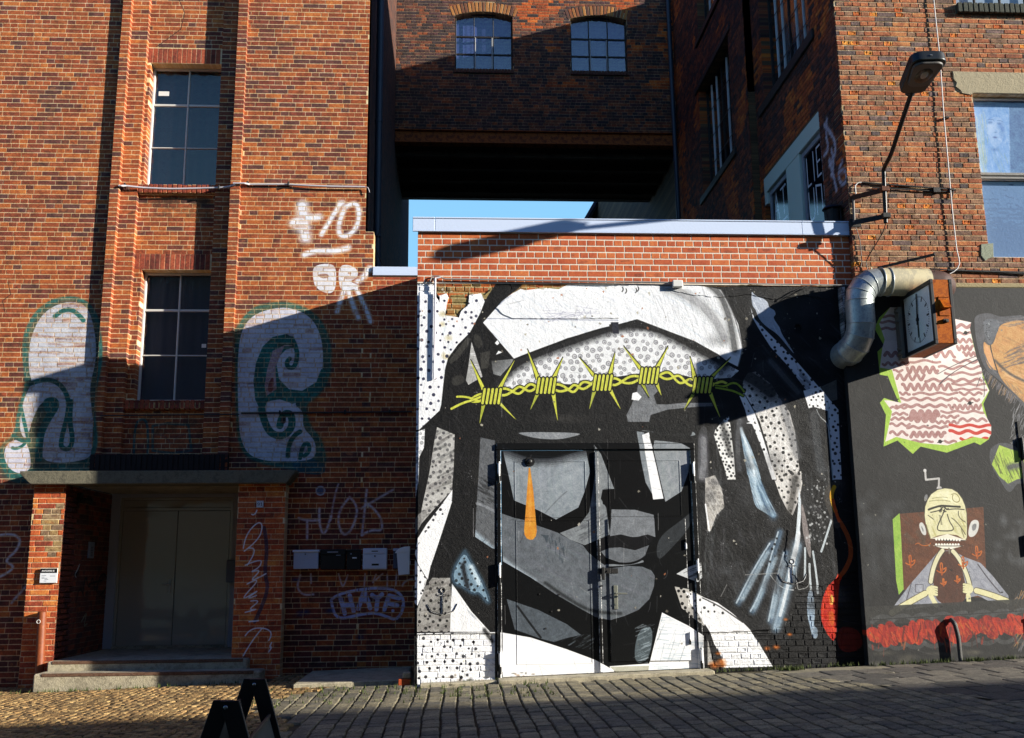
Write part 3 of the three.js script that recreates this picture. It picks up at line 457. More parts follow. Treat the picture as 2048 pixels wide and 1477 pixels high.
function paintFace(B, D, K, W) {
  const G = (x, y) => [990 + x / 2.787, 840 + y / 2.787];
  B.fill('#0e0f10', D(0, 20, 1150, 20, 1165, 1477, 0, 1477));
  B.fill('#85898e', D(115, 68, 500, 72, 440, 95, 350, 112, 230, 105, 150, 85), true);
  const lens = D(40, 140, 100, 180, 160, 200, 330, 205, 450, 180, 505, 160, 530, 290, 500, 400, 465, 490, 340, 557, 240, 505, 105, 450, 80, 330, 50, 200);
  B.fill('#838b92', lens); B.strokes(lens, '#a9b3ba', 90, 7, 1.5, 80, 0.1); B.inside(lens, () => { B.spray('#101114', 44, D(0, 110, 100, 150, 200, 185, 330, 185, 450, 150, 540, 120), 0.95); B.soft('#aab2b8', ...G(420, 330), 40, 60, 0.4); }); B.line('#5d6368', 2.5, D(280, 520, 340, 450, 400, 400), true, 0.6);
  // cheek, chin and neck
  const jaw = D(30, 520, 100, 545, 165, 560, 240, 590, 350, 630, 420, 670, 490, 700, 520, 740, 580, 790, 640, 830, 740, 815, 820, 820, 870, 840, 890, 870, 885, 930, 860, 1000, 800, 1060, 720, 1095, 640, 1118, 560, 1100, 470, 1050, 340, 975, 200, 880, 45, 790);
  B.fill('#5f646a', jaw); B.strokes(jaw, '#7d848a', 120, 6, 0.5, 80, 0.12); B.strokes(jaw, '#4a4f55', 60, 6, 0.55, 70, 0.14); B.inside(jaw, () => { B.spray('#a9b6c0', 12, D(30, 770, 120, 840, 220, 900), 0.5); B.spray('#2a2b2e', 8, D(280, 910, 420, 1010, 560, 1080, 700, 1080), 0.6); B.strokes(D(250, 630, 400, 640, 400, 800, 300, 800), '#39424a', 40, 2, 1.4, 14, 0.7); B.fill('#3b444b', D(255, 640, 300, 645, 290, 690, 275, 660), false, 0.8); });
  B.fill('#7a7f83', D(550, 140, 590, 190, 640, 320, 665, 385, 600, 390, 590, 440, 620, 490, 640, 640, 500, 700, 420, 670, 360, 632, 470, 590, 520, 500, 525, 420, 555, 280)); B.strokes(D(440, 500, 620, 480, 640, 660, 450, 680), '#3a3c40', 70, 3, -0.45, 34, 0.35);
  B.fill(K, D(360, 632, 470, 588, 525, 515, 545, 400, 558, 300, 535, 200, 560, 130, 535, 290, 503, 400, 465, 490, 340, 557, 240, 505, 105, 450, 55, 300, 40, 420, 30, 515, 165, 560, 240, 592));
  B.fill(K, D(600, 60, 780, 60, 800, 180, 850, 350, 890, 440, 950, 460, 1060, 465, 640, 490, 600, 470, 600, 400, 665, 385, 640, 300, 590, 180)); B.soft('#0d0d0e', ...G(630, 425), 15, 18, 1);
  B.fill('#8f959a', D(785, 60, 860, 60, 920, 90, 1130, 95, 1100, 60, 1100, 85), true, 0.9).fill('#82898f', D(790, 65, 830, 70, 905, 370, 885, 430, 840, 350, 815, 230)); B.fill('#8a9095', D(890, 115, 1030, 130, 1085, 160, 1080, 290, 1040, 400, 950, 458, 905, 260, 880, 150)); B.strokes(D(890, 115, 1080, 140, 1080, 290, 950, 458), '#a7adb2', 40, 8, 1.4, 60, 0.15);
  B.fill(W, D(820, 85, 858, 70, 940, 440, 882, 445)); B.strokes(D(820, 85, 858, 70, 940, 440, 882, 445), '#9aa0a8', 30, 1.6, 0, 10, 0.5); B.line('#222', 1.2, D(862, 95, 945, 440), false, 0.8);
  B.fill(K, D(860, 60, 1100, 62, 1095, 95, 1000, 112, 900, 100), true, 0.9);
  // lip and mouth
  B.fill('#74787d', D(650, 500, 780, 502, 885, 530, 893, 655, 850, 640, 780, 660, 700, 640, 640, 650));
  B.fill('#161618', D(490, 705, 560, 680, 640, 650, 700, 640, 780, 660, 850, 636, 892, 660, 830, 715, 780, 728, 700, 712, 620, 722, 600, 800, 530, 745), true);
  B.fill('#62666b', D(590, 735, 640, 715, 700, 712, 780, 728, 858, 700, 830, 770, 760, 800, 690, 795, 620, 770)).line('#7b8085', 4, D(620, 812, 740, 812, 822, 790), true).line(K, 4, D(600, 790, 700, 808, 800, 795, 835, 765), true);
  B.fill('#4a4e53', D(900, 660, 1040, 560, 1110, 500, 1090, 600, 980, 720, 900, 800), true, 0.6);
  const neck = D(65, 1000, 240, 1060, 400, 1140, 480, 1200, 390, 1220, 330, 1240, 250, 1220, 110, 1170);
  B.fill('#4e555c', neck).line('#1b1c1e', 4, D(125, 1040, 190, 1130, 255, 1215), true, 0.9); B.strokes(D(300, 1190, 560, 1200, 540, 1290, 330, 1240), '#5d666d', 40, 2, -0.5, 26, 0.5);
  B.fill(W, D(30, 1185, 200, 1215, 400, 1280, 560, 1340, 650, 1390, 690, 1430, 600, 1420, 600, 1440, 30, 1440));
  B.fill('#84939d', D(790, 1180, 870, 1140, 880, 1230, 850, 1350, 770, 1360), true, 0.55); B.strokes(D(780, 1140, 890, 1140, 850, 1360, 770, 1360), '#b5c4cd', 40, 2, -0.4, 26, 0.5);
  B.fill(W, D(930, 1075, 1000, 1110, 1080, 1150, 1165, 1205, 1165, 1440, 640, 1400, 640, 1375, 860, 1360)); B.strokes(D(930, 1080, 1165, 1205, 1150, 1400, 870, 1390), '#8fa6b6', 90, 2, 0.05, 40, 0.4); B.strokes(D(930, 1080, 1080, 1150, 1080, 1350, 870, 1350), '#5b6a74', 14, 1.6, 1.9, 60, 0.35);
  B.fill('#a9a893', D(640, 1378, 860, 1372, 850, 1432, 700, 1432), false, 0.8);
  B.fill('#c9ccce', D(1010, 860, 1060, 830, 1150, 795, 1155, 880, 1130, 905)); B.strokes(D(1010, 860, 1060, 830, 1150, 795, 1155, 880, 1130, 905), '#333', 12, 2.6, -0.4, 60, 0.7);
  const cl = D(1000, 930, 1080, 945, 1165, 990, 1165, 1150, 1110, 1110, 1040, 1050);
  B.fill('#b9b6b0', cl); B.dots(cl, 12, 3, '#151515'); B.fill(W, D(1060, 960, 1165, 995, 1170, 1150, 1120, 1060)); B.dots(D(1060, 960, 1165, 995, 1170, 1150, 1120, 1060), 13, 2.6, '#151515');
  // the tear
  B.dot('#0b0b0c', ...G(192, 234), 10); B.ring('#3a3a3c', ...G(192, 234), 8.5, 1.2, 0.8);
  B.fill('#cf8a33', D(188, 268, 196, 268, 214, 400, 226, 540, 233, 620, 228, 650, 212, 668, 195, 670, 176, 662, 164, 640, 162, 610, 170, 520, 178, 400));
  B.fill('#dfa14a', D(190, 300, 196, 300, 206, 480, 200, 600, 186, 600), true, 0.5);
  for (let i = 0; i < 60; i++) B.soft(pick(['#4b3626', '#26211c', '#7a5a3c']), rr(1005, 1410), rr(1346, 1358), rr(2, 6), rr(1.5, 3), 0.7);
}
function paintWire(B, wire) {
  const A = crop(820, 540, 3.303), y0 = '#a6ad3c', y1 = '#c9cc4a';
  const at = (t) => { const f = t * (wire.length - 1), i = Math.min(wire.length - 2, Math.floor(f)), s = f - i; return [wire[i][0] + (wire[i + 1][0] - wire[i][0]) * s, wire[i][1] + (wire[i + 1][1] - wire[i][1]) * s]; };
  for (const ph of [0, Math.PI]) { const pts = []; for (let k = 0; k <= 90; k++) { const t = 0.04 + k / 90 * 0.9, p = at(t); pts.push([p[0], p[1] + 7 * Math.sin(k * 0.62 + ph)]); } B.line('#0d0d0d', 9, pts, true); }
  for (const ph of [0, Math.PI]) { const pts = []; for (let k = 0; k <= 90; k++) { const t = 0.04 + k / 90 * 0.9, p = at(t); pts.push([p[0], p[1] + 7 * Math.sin(k * 0.62 + ph)]); } B.line(y1, 5, pts, true); }
  B.line('#0d0d0d', 7, [[903, 818], [925, 806], [950, 800], [966, 792]], true).line(y1, 4.6, [[903, 818], [925, 806], [950, 800], [966, 792]], true).line(y1, 4, [[914, 794], [932, 793], [952, 802], [966, 804]], true);
  for (const p of [[[1432, 772], [1450, 775], [1462, 766], [1478, 768], [1488, 784]], [[1432, 776], [1456, 780], [1472, 784], [1486, 792]]]) B.line('#0d0d0d', 7, p, true).line('#8fa32c', 4, p, true);
  const coil = [[983, 793, [[400, 590], [690, 590], [460, 1025], [700, 1000]]], [1092, 772, [[775, 520], [1010, 575], [795, 935], [975, 1005]]], [1205, 766, [[1120, 575], [1355, 540], [1185, 930], [1390, 930]]], [1298, 752, [[1410, 500], [1705, 500], [1580, 850], [1660, 840]]], [1405, 771, [[1850, 570], [2120, 575], [1810, 935], [2048, 985]]]];
  for (const [x, y, tips] of coil) {
    tips.forEach(([tx, ty], k) => {
      const [p] = A(tx, ty), bx = x + (k % 2 ? 14 : -15), by = y + (k < 2 ? -12 : 12), w = 4.4;
      B.fill('#0d0d0d', [[bx - w - 2, by], [bx + w + 2, by], [p[0] + 1, p[1]], [p[0] - 1, p[1]]]).fill(k === 2 ? y0 : y1, [[bx - w, by], [bx + w, by], [p[0] + 0.4, p[1] + (k < 2 ? 3 : -3)], [p[0] - 0.4, p[1] + (k < 2 ? 3 : -3)]]);
    });
    for (let c = -2; c <= 2; c++) B.line('#0d0d0d', 8.5, [[x + c * 8 + 2.5, y - 15], [x + c * 8 - 2, y + 15]], false).line(y1, 5, [[x + c * 8 + 2.5, y - 14], [x + c * 8 - 2, y + 14]], false);
  }
}
// ---------------------------------------------------------------- figures painted on the dark grey plaster of the right building
const greySheet = sheet(5.25, 0.3, 2.7, 5.45, 360);
function paintGrey() {
  const sh = greySheet, B = brush(sh, (x, y) => { const p = S(x, y, ZR + 0.02); return [p.x, p.y]; });
  const C = crop(1720, 560, 4.104), P = crop(1740, 920, 3.604), E = crop(1880, 560, 3.357);
  B.fill('#191919', [[1690, 520], [2100, 520], [2100, 1400], [1690, 1400]]);
  for (let i = 0; i < 110; i++) B.soft(pick(['#2e2e2d', '#1c1c1c', '#282a29', '#212120']), rr(1715, 2060), rr(570, 1330), rr(8, 40), rr(10, 60), rr(0.2, 0.6));
  for (let i = 0; i < 18; i++) B.soft('#44474a', rr(1720, 1850), rr(990, 1060) + rr(0, 20), rr(10, 26), rr(8, 22), 0.45);
  for (let i = 0; i < 10; i++) B.soft('#404346', rr(1720, 1790), rr(1050, 1200), rr(10, 26), rr(20, 50), 0.35);
  // squiggled torso with a green edge
  const green = '#9fc246', torso = C(250, 225, 330, 228, 560, 260, 780, 320, 915, 350, 905, 400, 930, 520, 960, 640, 1000, 730, 1010, 800, 1062, 910, 1000, 1010, 1015, 1080, 1080, 1200, 1080, 1270, 1050, 1310, 940, 1290, 720, 1360, 500, 1340, 300, 1290, 210, 1330, 265, 1080, 200, 990, 240, 990, 340, 1010, 265, 740, 165, 720, 185, 560, 205, 490, 160, 360, 175, 330);
  B.fill(green, C(250, 225, 160, 310, 120, 400, 200, 540, 145, 590, 165, 780, 230, 790, 320, 1010, 200, 970, 165, 1010, 215, 1110, 195, 1370, 310, 1320, 435, 1430, 500, 1370, 715, 1420, 940, 1335, 990, 1357, 1060, 1310, 1080, 1260, 1015, 1020, 1065, 910, 1005, 760, 960, 640, 900, 380));
  B.fill('#e8dcd6', torso);
  B.inside(torso, () => {
    const row = (x0, x1, y, w, amp, wl, c) => { const a = C(x0, y)[0], pts = []; const n = Math.max(6, Math.round((x1 - x0) / 9)); let ph = rr(0, 6); for (let i = 0; i <= n; i++) { const x = x0 + (x1 - x0) * i / n; pts.push(C(x, y + amp * 0.8 * Math.sin(ph + (x - x0) / wl * 6.28))[0]); } B.line(c === '#c23a2c' ? c : '#8b6a68', (w * 0.72 + 3) / 4.1, pts, true).line(c || '#a87e7a', w * 0.72 / 4.1, pts, true); };
    for (const r of [[170, 330, 300, 26, 8, 120], [170, 330, 345, 24, 8, 110], [180, 330, 400, 26, 8, 100], [205, 365, 612, 34, 22, 66], [190, 410, 690, 24, 16, 60], [400, 430, 600, 30, 12, 30], [490, 560, 605, 30, 12, 60], [420, 660, 670, 24, 12, 190], [590, 780, 610, 30, 32, 75], [790, 915, 380, 34, 16, 90], [790, 920, 440, 26, 10, 90], [790, 920, 500, 26, 20, 52], [800, 930, 560, 28, 26, 44], [850, 950, 610, 26, 22, 40], [770, 960, 670, 28, 14, 110], [390, 640, 740, 32, 34, 55], [280, 350, 748, 24, 10, 70], [650, 990, 720, 24, 16, 160], [700, 1000, 770, 24, 12, 170], [305, 530, 800, 30, 30, 70], [540, 1000, 825, 28, 14, 120], [350, 760, 880, 32, 32, 62], [760, 1030, 860, 24, 8, 130], [760, 1040, 900, 22, 8, 120], [330, 410, 935, 24, 12, 50], [440, 800, 935, 24, 10, 150], [820, 1000, 935, 24, 14, 80], [340, 760, 980, 26, 12, 110], [780, 980, 985, 24, 14, 70], [300, 710, 1035, 30, 12, 100], [730, 1000, 1045, 26, 26, 44], [250, 390, 1050, 22, 10, 60], [270, 390, 1100, 24, 10, 60], [420, 640, 1120, 60, 48, 62], [670, 1030, 1085, 24, 10, 140], [260, 400, 1140, 24, 12, 60], [670, 810, 1125, 24, 12, 60], [820, 1040, 1150, 26, 14, 80], [250, 410, 1190, 24, 14, 80], [620, 810, 1170, 24, 14, 50], [390, 720, 1210, 26, 10, 90], [420, 700, 1270, 34, 26, 50], [250, 390, 1260, 26, 20, 80], [360, 600, 1325, 22, 8, 90], [700, 790, 1330, 24, 10, 80]]) row(...r);
    for (const r of [[740, 1075, 1200, 30, 10, 160], [740, 1080, 1250, 34, 14, 140], [830, 1080, 1310, 30, 14, 110]]) row(...r, '#c23a2c');
    B.dot('#c23a2c', ...C(447, 580)[0], 4); B.fill('#2b2b2b', C(190, 300, 300, 255, 330, 500, 210, 500), false, 0.05);
  });
  for (const [x, y] of [[870, 435], [905, 1012], [660, 1328]]) { B.dot('#151515', ...C(x, y)[0], 4); B.line('#151515', 2, C(x - 20, y + 8, x + 25, y - 4)); }
  for (const p of [C(640, 775, 760, 700, 960, 625), C(660, 850, 740, 760, 980, 645), C(655, 860, 760, 740, 985, 650), C(1020, 960, 1030, 880, 1010, 800), C(960, 880, 990, 800)]) B.line('#3c3a3e', 1.4, p, true, 0.9);
  // brown furry animal head
  B.fill('#4c4d52', E(236, 236, 330, 220, 380, 240, 420, 250, 640, 225, 680, 980, 540, 830, 430, 700, 370, 650, 300, 600, 250, 450, 232, 300), true);
  const fur = E(396, 282, 660, 262, 680, 930, 510, 770, 420, 680, 385, 600, 340, 610, 300, 520, 290, 400, 330, 450, 370, 420);
  B.fill('#c08f58', fur, true); B.strokes(fur, '#8a6a48', 90, 3, 0.5, 40, 0.3); B.strokes(fur, '#dcb27a', 60, 3, 0.4, 36, 0.3); B.strokes(E(380, 540, 470, 470, 570, 420, 570, 560, 480, 580, 410, 620), '#57545a', 90, 2.4, -0.35, 34, 0.5); B.strokes(E(380, 580, 470, 600, 570, 640, 570, 700, 460, 680), '#e0b886', 40, 2.4, 0.4, 30, 0.5); B.spray('#4a4644', 7, E(370, 540, 440, 610, 500, 650, 570, 680), 0.6); B.strokes(E(380, 270, 570, 250, 570, 330, 420, 310), '#6d6a6c', 40, 2, -0.1, 34, 0.6); B.strokes(E(400, 650, 560, 740, 560, 860, 430, 740), '#6b655e', 50, 2, 0.9, 26, 0.5);
  B.fill('#5b5f66', E(290, 260, 400, 265, 402, 320, 370, 390, 340, 438, 315, 410, 295, 340), true); for (let i = 0; i < 40; i++) B.dot(pick(['#2a2c30', '#8a8e94']), ...E(rr(295, 350), rr(270, 410))[0], rr(0.5, 1.4), 0.8);
  B.line('#2a2a2c', 2.5, E(340, 440, 350, 500, 370, 560, 390, 620), true); B.line('#5f6166', 3, E(300, 500, 330, 580, 380, 630), true); B.fill('#d39b6a', E(305, 420, 345, 470, 375, 610, 330, 570, 300, 480), true, 0.8);
  for (let i = 0; i < 90; i++) { const t = rnd(), x = 300 + 260 * t, y = 600 + 230 * t; B.line(pick(['#5e5c60', '#77747a', '#403f42', '#9a7a58']), 1.3, E(x, y, x - rr(5, 30), y + rr(20, 70)), false, 0.7); }
  for (let i = 0; i < 60; i++) B.line(pick(['#77777c', '#55565a', '#96969a']), 1.2, E(...(() => { const y = rr(830, 1080), x = rr(490, 570); return [x, y, x - rr(5, 25), y + rr(20, 60)]; })()), false, 0.7);
  B.fill('#4a4c50', E(330, 1130, 430, 1080, 570, 1150, 570, 1380, 520, 1360, 470, 1450, 400, 1340, 340, 1240), true, 0.95);
  const claw = E(400, 1110, 480, 1140, 570, 1160, 570, 1330, 520, 1340, 460, 1370, 400, 1320, 350, 1240); B.fill('#a4bf4c', claw); B.strokes(claw, '#3d4028', 26, 2, 1.2, 40, 0.6); B.spray('#4a4c50', 16, E(470, 1260, 520, 1240, 570, 1250), 0.7);
  for (let i = 0; i < 110; i++) B.line(pick(['#8a6b45', '#4a3c30', '#5c5c60', '#b98a52']), 1.6, (() => { const y = rr(1180, 1290), x = rr(2030, 2060); return [[x, y], [x - rr(2, 12), y + rr(8, 22)]]; })(), false, 0.7);
  for (let i = 0; i < 14; i++) B.soft('#5d6064', rr(1990, 2050), rr(1030, 1130), rr(8, 18), rr(8, 20), 0.5);
  // brown board and the man with a crank on his head
  B.fill('#8fb446', P(165, 430, 215, 385, 240, 650, 245, 935, 210, 975, 190, 870)).fill('#5a341f', P(218, 390, 820, 340, 838, 780, 845, 1000, 245, 940));
  B.strokes(P(218, 390, 820, 340, 838, 780, 245, 940), '#7a4a2c', 90, 6, 0.3, 40, 0.3); B.strokes(P(218, 390, 420, 380, 400, 620, 235, 600), '#4d4238', 30, 8, 0.8, 30, 0.3);
  const cloth = P(150, 1090, 200, 1020, 290, 900, 420, 750, 500, 655, 600, 655, 680, 700, 800, 745, 880, 830, 1000, 980, 1005, 1030, 860, 1020, 780, 980, 490, 1050, 250, 1085);
  B.fill('#8f929c', cloth, false); B.strokes(cloth, '#a9adb8', 90, 4, 0.8, 40, 0.35); B.strokes(cloth, '#6a6d78', 60, 2, 0.9, 30, 0.4); B.line('#45434a', 2.4, P(780, 755, 850, 860, 940, 960), true).line('#45434a', 1.6, P(330, 900, 385, 900, 385, 960, 330, 955, 330, 900), false, 0.7).line('#55535a', 2, P(300, 890, 260, 1030), true);
  B.fill('#4c2c1f', P(500, 680, 545, 655, 600, 665, 650, 740, 690, 880, 700, 1040, 490, 1050, 455, 900, 465, 780), true);
  for (const p of [P(525, 655, 460, 730, 440, 880), P(600, 660, 680, 740, 720, 900)]) B.line('#3a352c', 11, p, true).line('#d6d2ae', 8, p, true);
  const skin = '#d8d3a4'; for (const p of [P(160, 1105, 260, 1040, 400, 965), P(990, 1020, 900, 980, 770, 945)]) B.line('#4a4232', 13, p, true).line(skin, 10.5, p, true);
  for (const [x, y] of [[440, 945], [715, 930]]) { for (let i = 0; i < 4; i++) B.line('#4a4232', 6.4, P(x + (x < 500 ? 5 : -35), y - 30 + i * 17, x + (x < 500 ? 42 : 5), y - 22 + i * 17), false).line(skin, 5, P(x + (x < 500 ? 5 : -35), y - 30 + i * 17, x + (x < 500 ? 42 : 5), y - 22 + i * 17), false); B.dot(skin, ...P(x, y)[0], 9); }
  for (const p of [P(440, 980, 480, 1050), P(710, 980, 715, 1020)]) B.line(skin, 9, p, false);
  B.fill('#c9c9c4', P(350, 470, 375, 445, 400, 480, 412, 545, 380, 545), true).fill('#cfcfca', P(720, 460, 750, 430, 790, 440, 785, 510, 750, 560, 706, 555), true).fill('#55565a', P(735, 470, 770, 455, 770, 500, 740, 520), true, 0.7).fill('#55565a', P(365, 470, 390, 500, 385, 530), true, 0.6);
  const head = P(396, 400, 400, 340, 418, 290, 445, 248, 490, 218, 540, 207, 590, 212, 632, 236, 665, 280, 686, 330, 698, 390, 701, 480, 700, 560, 690, 582, 630, 545, 560, 536, 490, 548, 440, 570, 420, 520, 404, 460);
  B.fill('#3a352a', head.map(([x, y]) => [x + (x < 1893 ? -1.2 : 1.2), y - 1])); B.fill('#d9d5aa', head); B.strokes(P(580, 380, 700, 360, 695, 560, 600, 520), '#b3ad70', 40, 3, 1.2, 30, 0.4); B.strokes(P(400, 400, 500, 400, 480, 560, 420, 540), '#b3ad70', 30, 3, 1.2, 30, 0.35);
  const ink = '#2a2820'; B.strokes(P(420, 260, 560, 215, 660, 290, 640, 330, 440, 340), '#efecc8', 30, 4, 0.3, 40, 0.4); B.strokes(P(500, 400, 560, 390, 605, 500, 490, 510), '#efecc8', 24, 3, 1.4, 30, 0.4); B.line('#8d875c', 1.4, P(430, 300, 500, 285, 580, 300), true, 0.8).line('#8d875c', 1.4, P(450, 280, 520, 262, 560, 275), true, 0.7).line('#6e6845', 2, P(408, 470, 425, 530, 436, 560), true, 0.8).line('#6e6845', 2, P(660, 500, 680, 560), true, 0.8); B.line(ink, 4, P(425, 360, 500, 330, 560, 335, 650, 340), true).line(ink, 2, P(440, 380, 490, 370, 520, 360), true).line(ink, 2, P(560, 360, 620, 350, 680, 360), true); for (let i = 0; i < 26; i++) B.line(ink, 1.6, (() => { const [[x, y]] = P(rr(505, 560), rr(330, 375)); return [[x, y], [x + rr(-5, 5), y + rr(-4, 6)]]; })(), false, 0.9);
  B.line(ink, 2, P(530, 390, 500, 450, 480, 510, 540, 515, 600, 512, 605, 490, 570, 440, 560, 395), true).line(ink, 1.4, P(420, 400, 460, 430), false).line(ink, 1.4, P(590, 420, 640, 450, 690, 540), true).line(ink, 1.4, P(640, 370, 630, 420, 690, 450), true); for (let i = 0; i < 9; i++) B.line(ink, 1, P(500 + i * 1.5, 400 + i * 8, 515 + i, 405 + i * 8), false, 0.8);
  B.line('#8a7f4a', 1.6, P(590, 250, 620, 240, 645, 270, 650, 300, 620, 310, 590, 280, 600, 255), true); B.fill('#1c1a16', P(470, 570, 560, 540, 640, 572, 700, 582, 560, 590)); B.fill('#e4e0cf', P(440, 570, 560, 535, 700, 582, 560, 572)); for (let i = 0; i < 9; i++) B.dot('#efecdf', ...P(480 + i * 21, 574 + (i > 4 ? (i - 4) * 1.5 : 0))[0], 2.4);
  B.fill('#e4e0cf', P(455, 620, 560, 612, 680, 620, 590, 645, 530, 640)); for (let i = 0; i < 9; i++) B.dot('#efecdf', ...P(480 + i * 20, 612)[0], 2.4); B.line('#1c1a16', 1.4, P(470, 622, 670, 622), false); B.line('#6b6455', 3, P(572, 640, 574, 675), false);
  B.line('#1a1a1a', 6, P(400, 85, 405, 145, 500, 135, 498, 200), false).line('#b9b7b4', 4, P(400, 85, 405, 145, 500, 135, 498, 200), false); B.dot('#c9c7c4', ...P(398, 78)[0], 3.4); B.fill('#b9b7b4', P(485, 195, 515, 193, 522, 208, 482, 210)); B.fill('#77787a', P(390, 280, 400, 250, 420, 250, 415, 290, 395, 305), true);
  for (const [x, y] of [[290, 735], [515, 790], [670, 745], [770, 670], [530, 885], [630, 865]]) { const s = y > 850 ? 0.6 : 1; B.line('#b9601e', 2.2, P(x, y + 20 * s, x - 12 * s, y - 40 * s, x + 8 * s, y - 50 * s, x + 10 * s, y + 10 * s, x + 40 * s, y - 20 * s, x + 30 * s, y + 20 * s, x, y + 30 * s, x - 30 * s, y + 10 * s), true).line('#a34c14', 3, P(x + 5 * s, y, x + 5 * s, y + 40 * s), false); }
  B.line('#b9601e', 1.4, P(330, 610, 350, 595, 370, 620, 430, 620, 440, 600), true); B.fill('#1b1211', P(565, 785, 600, 795, 590, 803));
  // red rings along the foot
  B.fill('#2d2c2a', [[1700, 1216], [2100, 1196], [2100, 1236], [1700, 1252]], false, 0.9);
  for (let i = 0; i < 9; i++) B.line('#4d4f50', 9, [[1745 + i * 40, 1244 - i * 1.8], [1765 + i * 40, 1226 - i * 2], [1786 + i * 40, 1242 - i * 2]], true, 0.6);
  for (let i = 0; i < 10; i++) B.line('#4b4c4c', 8, [[1740 + i * 36, 1292 - i * 2], [1760 + i * 36, 1308 - i * 2], [1778 + i * 36, 1290 - i * 2]], true, 0.6);
  for (let i = 0; i < 22; i++) { const x = 1752 + i * 15.5 + rr(-4, 4), y = 1270 - i * 1.1 + rr(-5, 5), w = rr(11, 23), h = rr(17, 29), el = []; for (let a = 0; a < 12; a++) { const q = rr(0.86, 1.12); el.push([x + w * q * Math.cos(a * 0.524) + 6 * Math.sin(a * 0.524), y + h * q * Math.sin(a * 0.524)]); }
    B.fill(pick(['#941a0c', '#a3200e', '#84140a', '#ad2a12']), el, true, 0.92); B.strokes(el, '#c2441a', 26, 3.4, rr(0.7, 1.9), 24, 0.45); if (i % 3 !== 1) B.strokes(el, '#b9832c', 9, 3, rr(0.6, 1.2), 20, 0.55); B.strokes(el, '#4c0a06', 18, 2.4, rr(0.8, 1.6), 22, 0.55); }
  for (let i = 0; i < 60; i++) { const x = rr(1742, 2055), y = rr(1248, 1296) - (x - 1742) * 0.07; B.line(pick(['#a3220f', '#5e0d07', '#c8561c', '#2a1410']), rr(1, 4), [[x, y], [x + rr(-6, 6), y + rr(6, 24)]], true, 0.5); }
  for (let i = 0; i < 30; i++) B.soft(pick(['#4c4a42', '#5d584a', '#2a2a28']), rr(1740, 2050), rr(1305, 1335), rr(10, 30), rr(4, 9), 0.6);
  B.fill('#0e0e0e', P(70, 900, 100, 890, 130, 910, 120, 960, 110, 1015, 95, 980), false); B.line('#141414', 1.6, [[1738, 1241], [2060, 1222]], false, 0.8);
  B.line('#3f3b34', 1.5, C(150, 800, 170, 870, 190, 940), true, 0.8);
  for (let i = 0; i < 260; i++) { const x = rr(1720, 2055), y = rr(580, 1320), a = rr(-0.3, 2), l = rr(8, 40); B.line(rnd() < 0.5 ? '#ffffff' : '#000000', rr(0.6, 2), [[x, y], [x + Math.cos(a) * l, y + Math.sin(a) * l]], false, rr(0.03, 0.09)); }
  for (let i = 0; i < 60; i++) { const x = rr(1725, 2050), y = rr(600, 1320), r = rr(0.6, 2.4), p = []; for (let k = 0; k < 7; k++) p.push([x + r * rr(0.4, 1.4) * Math.cos(k * 0.9), y + r * rr(0.4, 1.4) * Math.sin(k * 0.9)]); B.fill(pick(['#77746a', '#0c0c0c', '#55534d']), p, false, 0.8); }
  speckle(sh, 0.2, 256, 4);
}
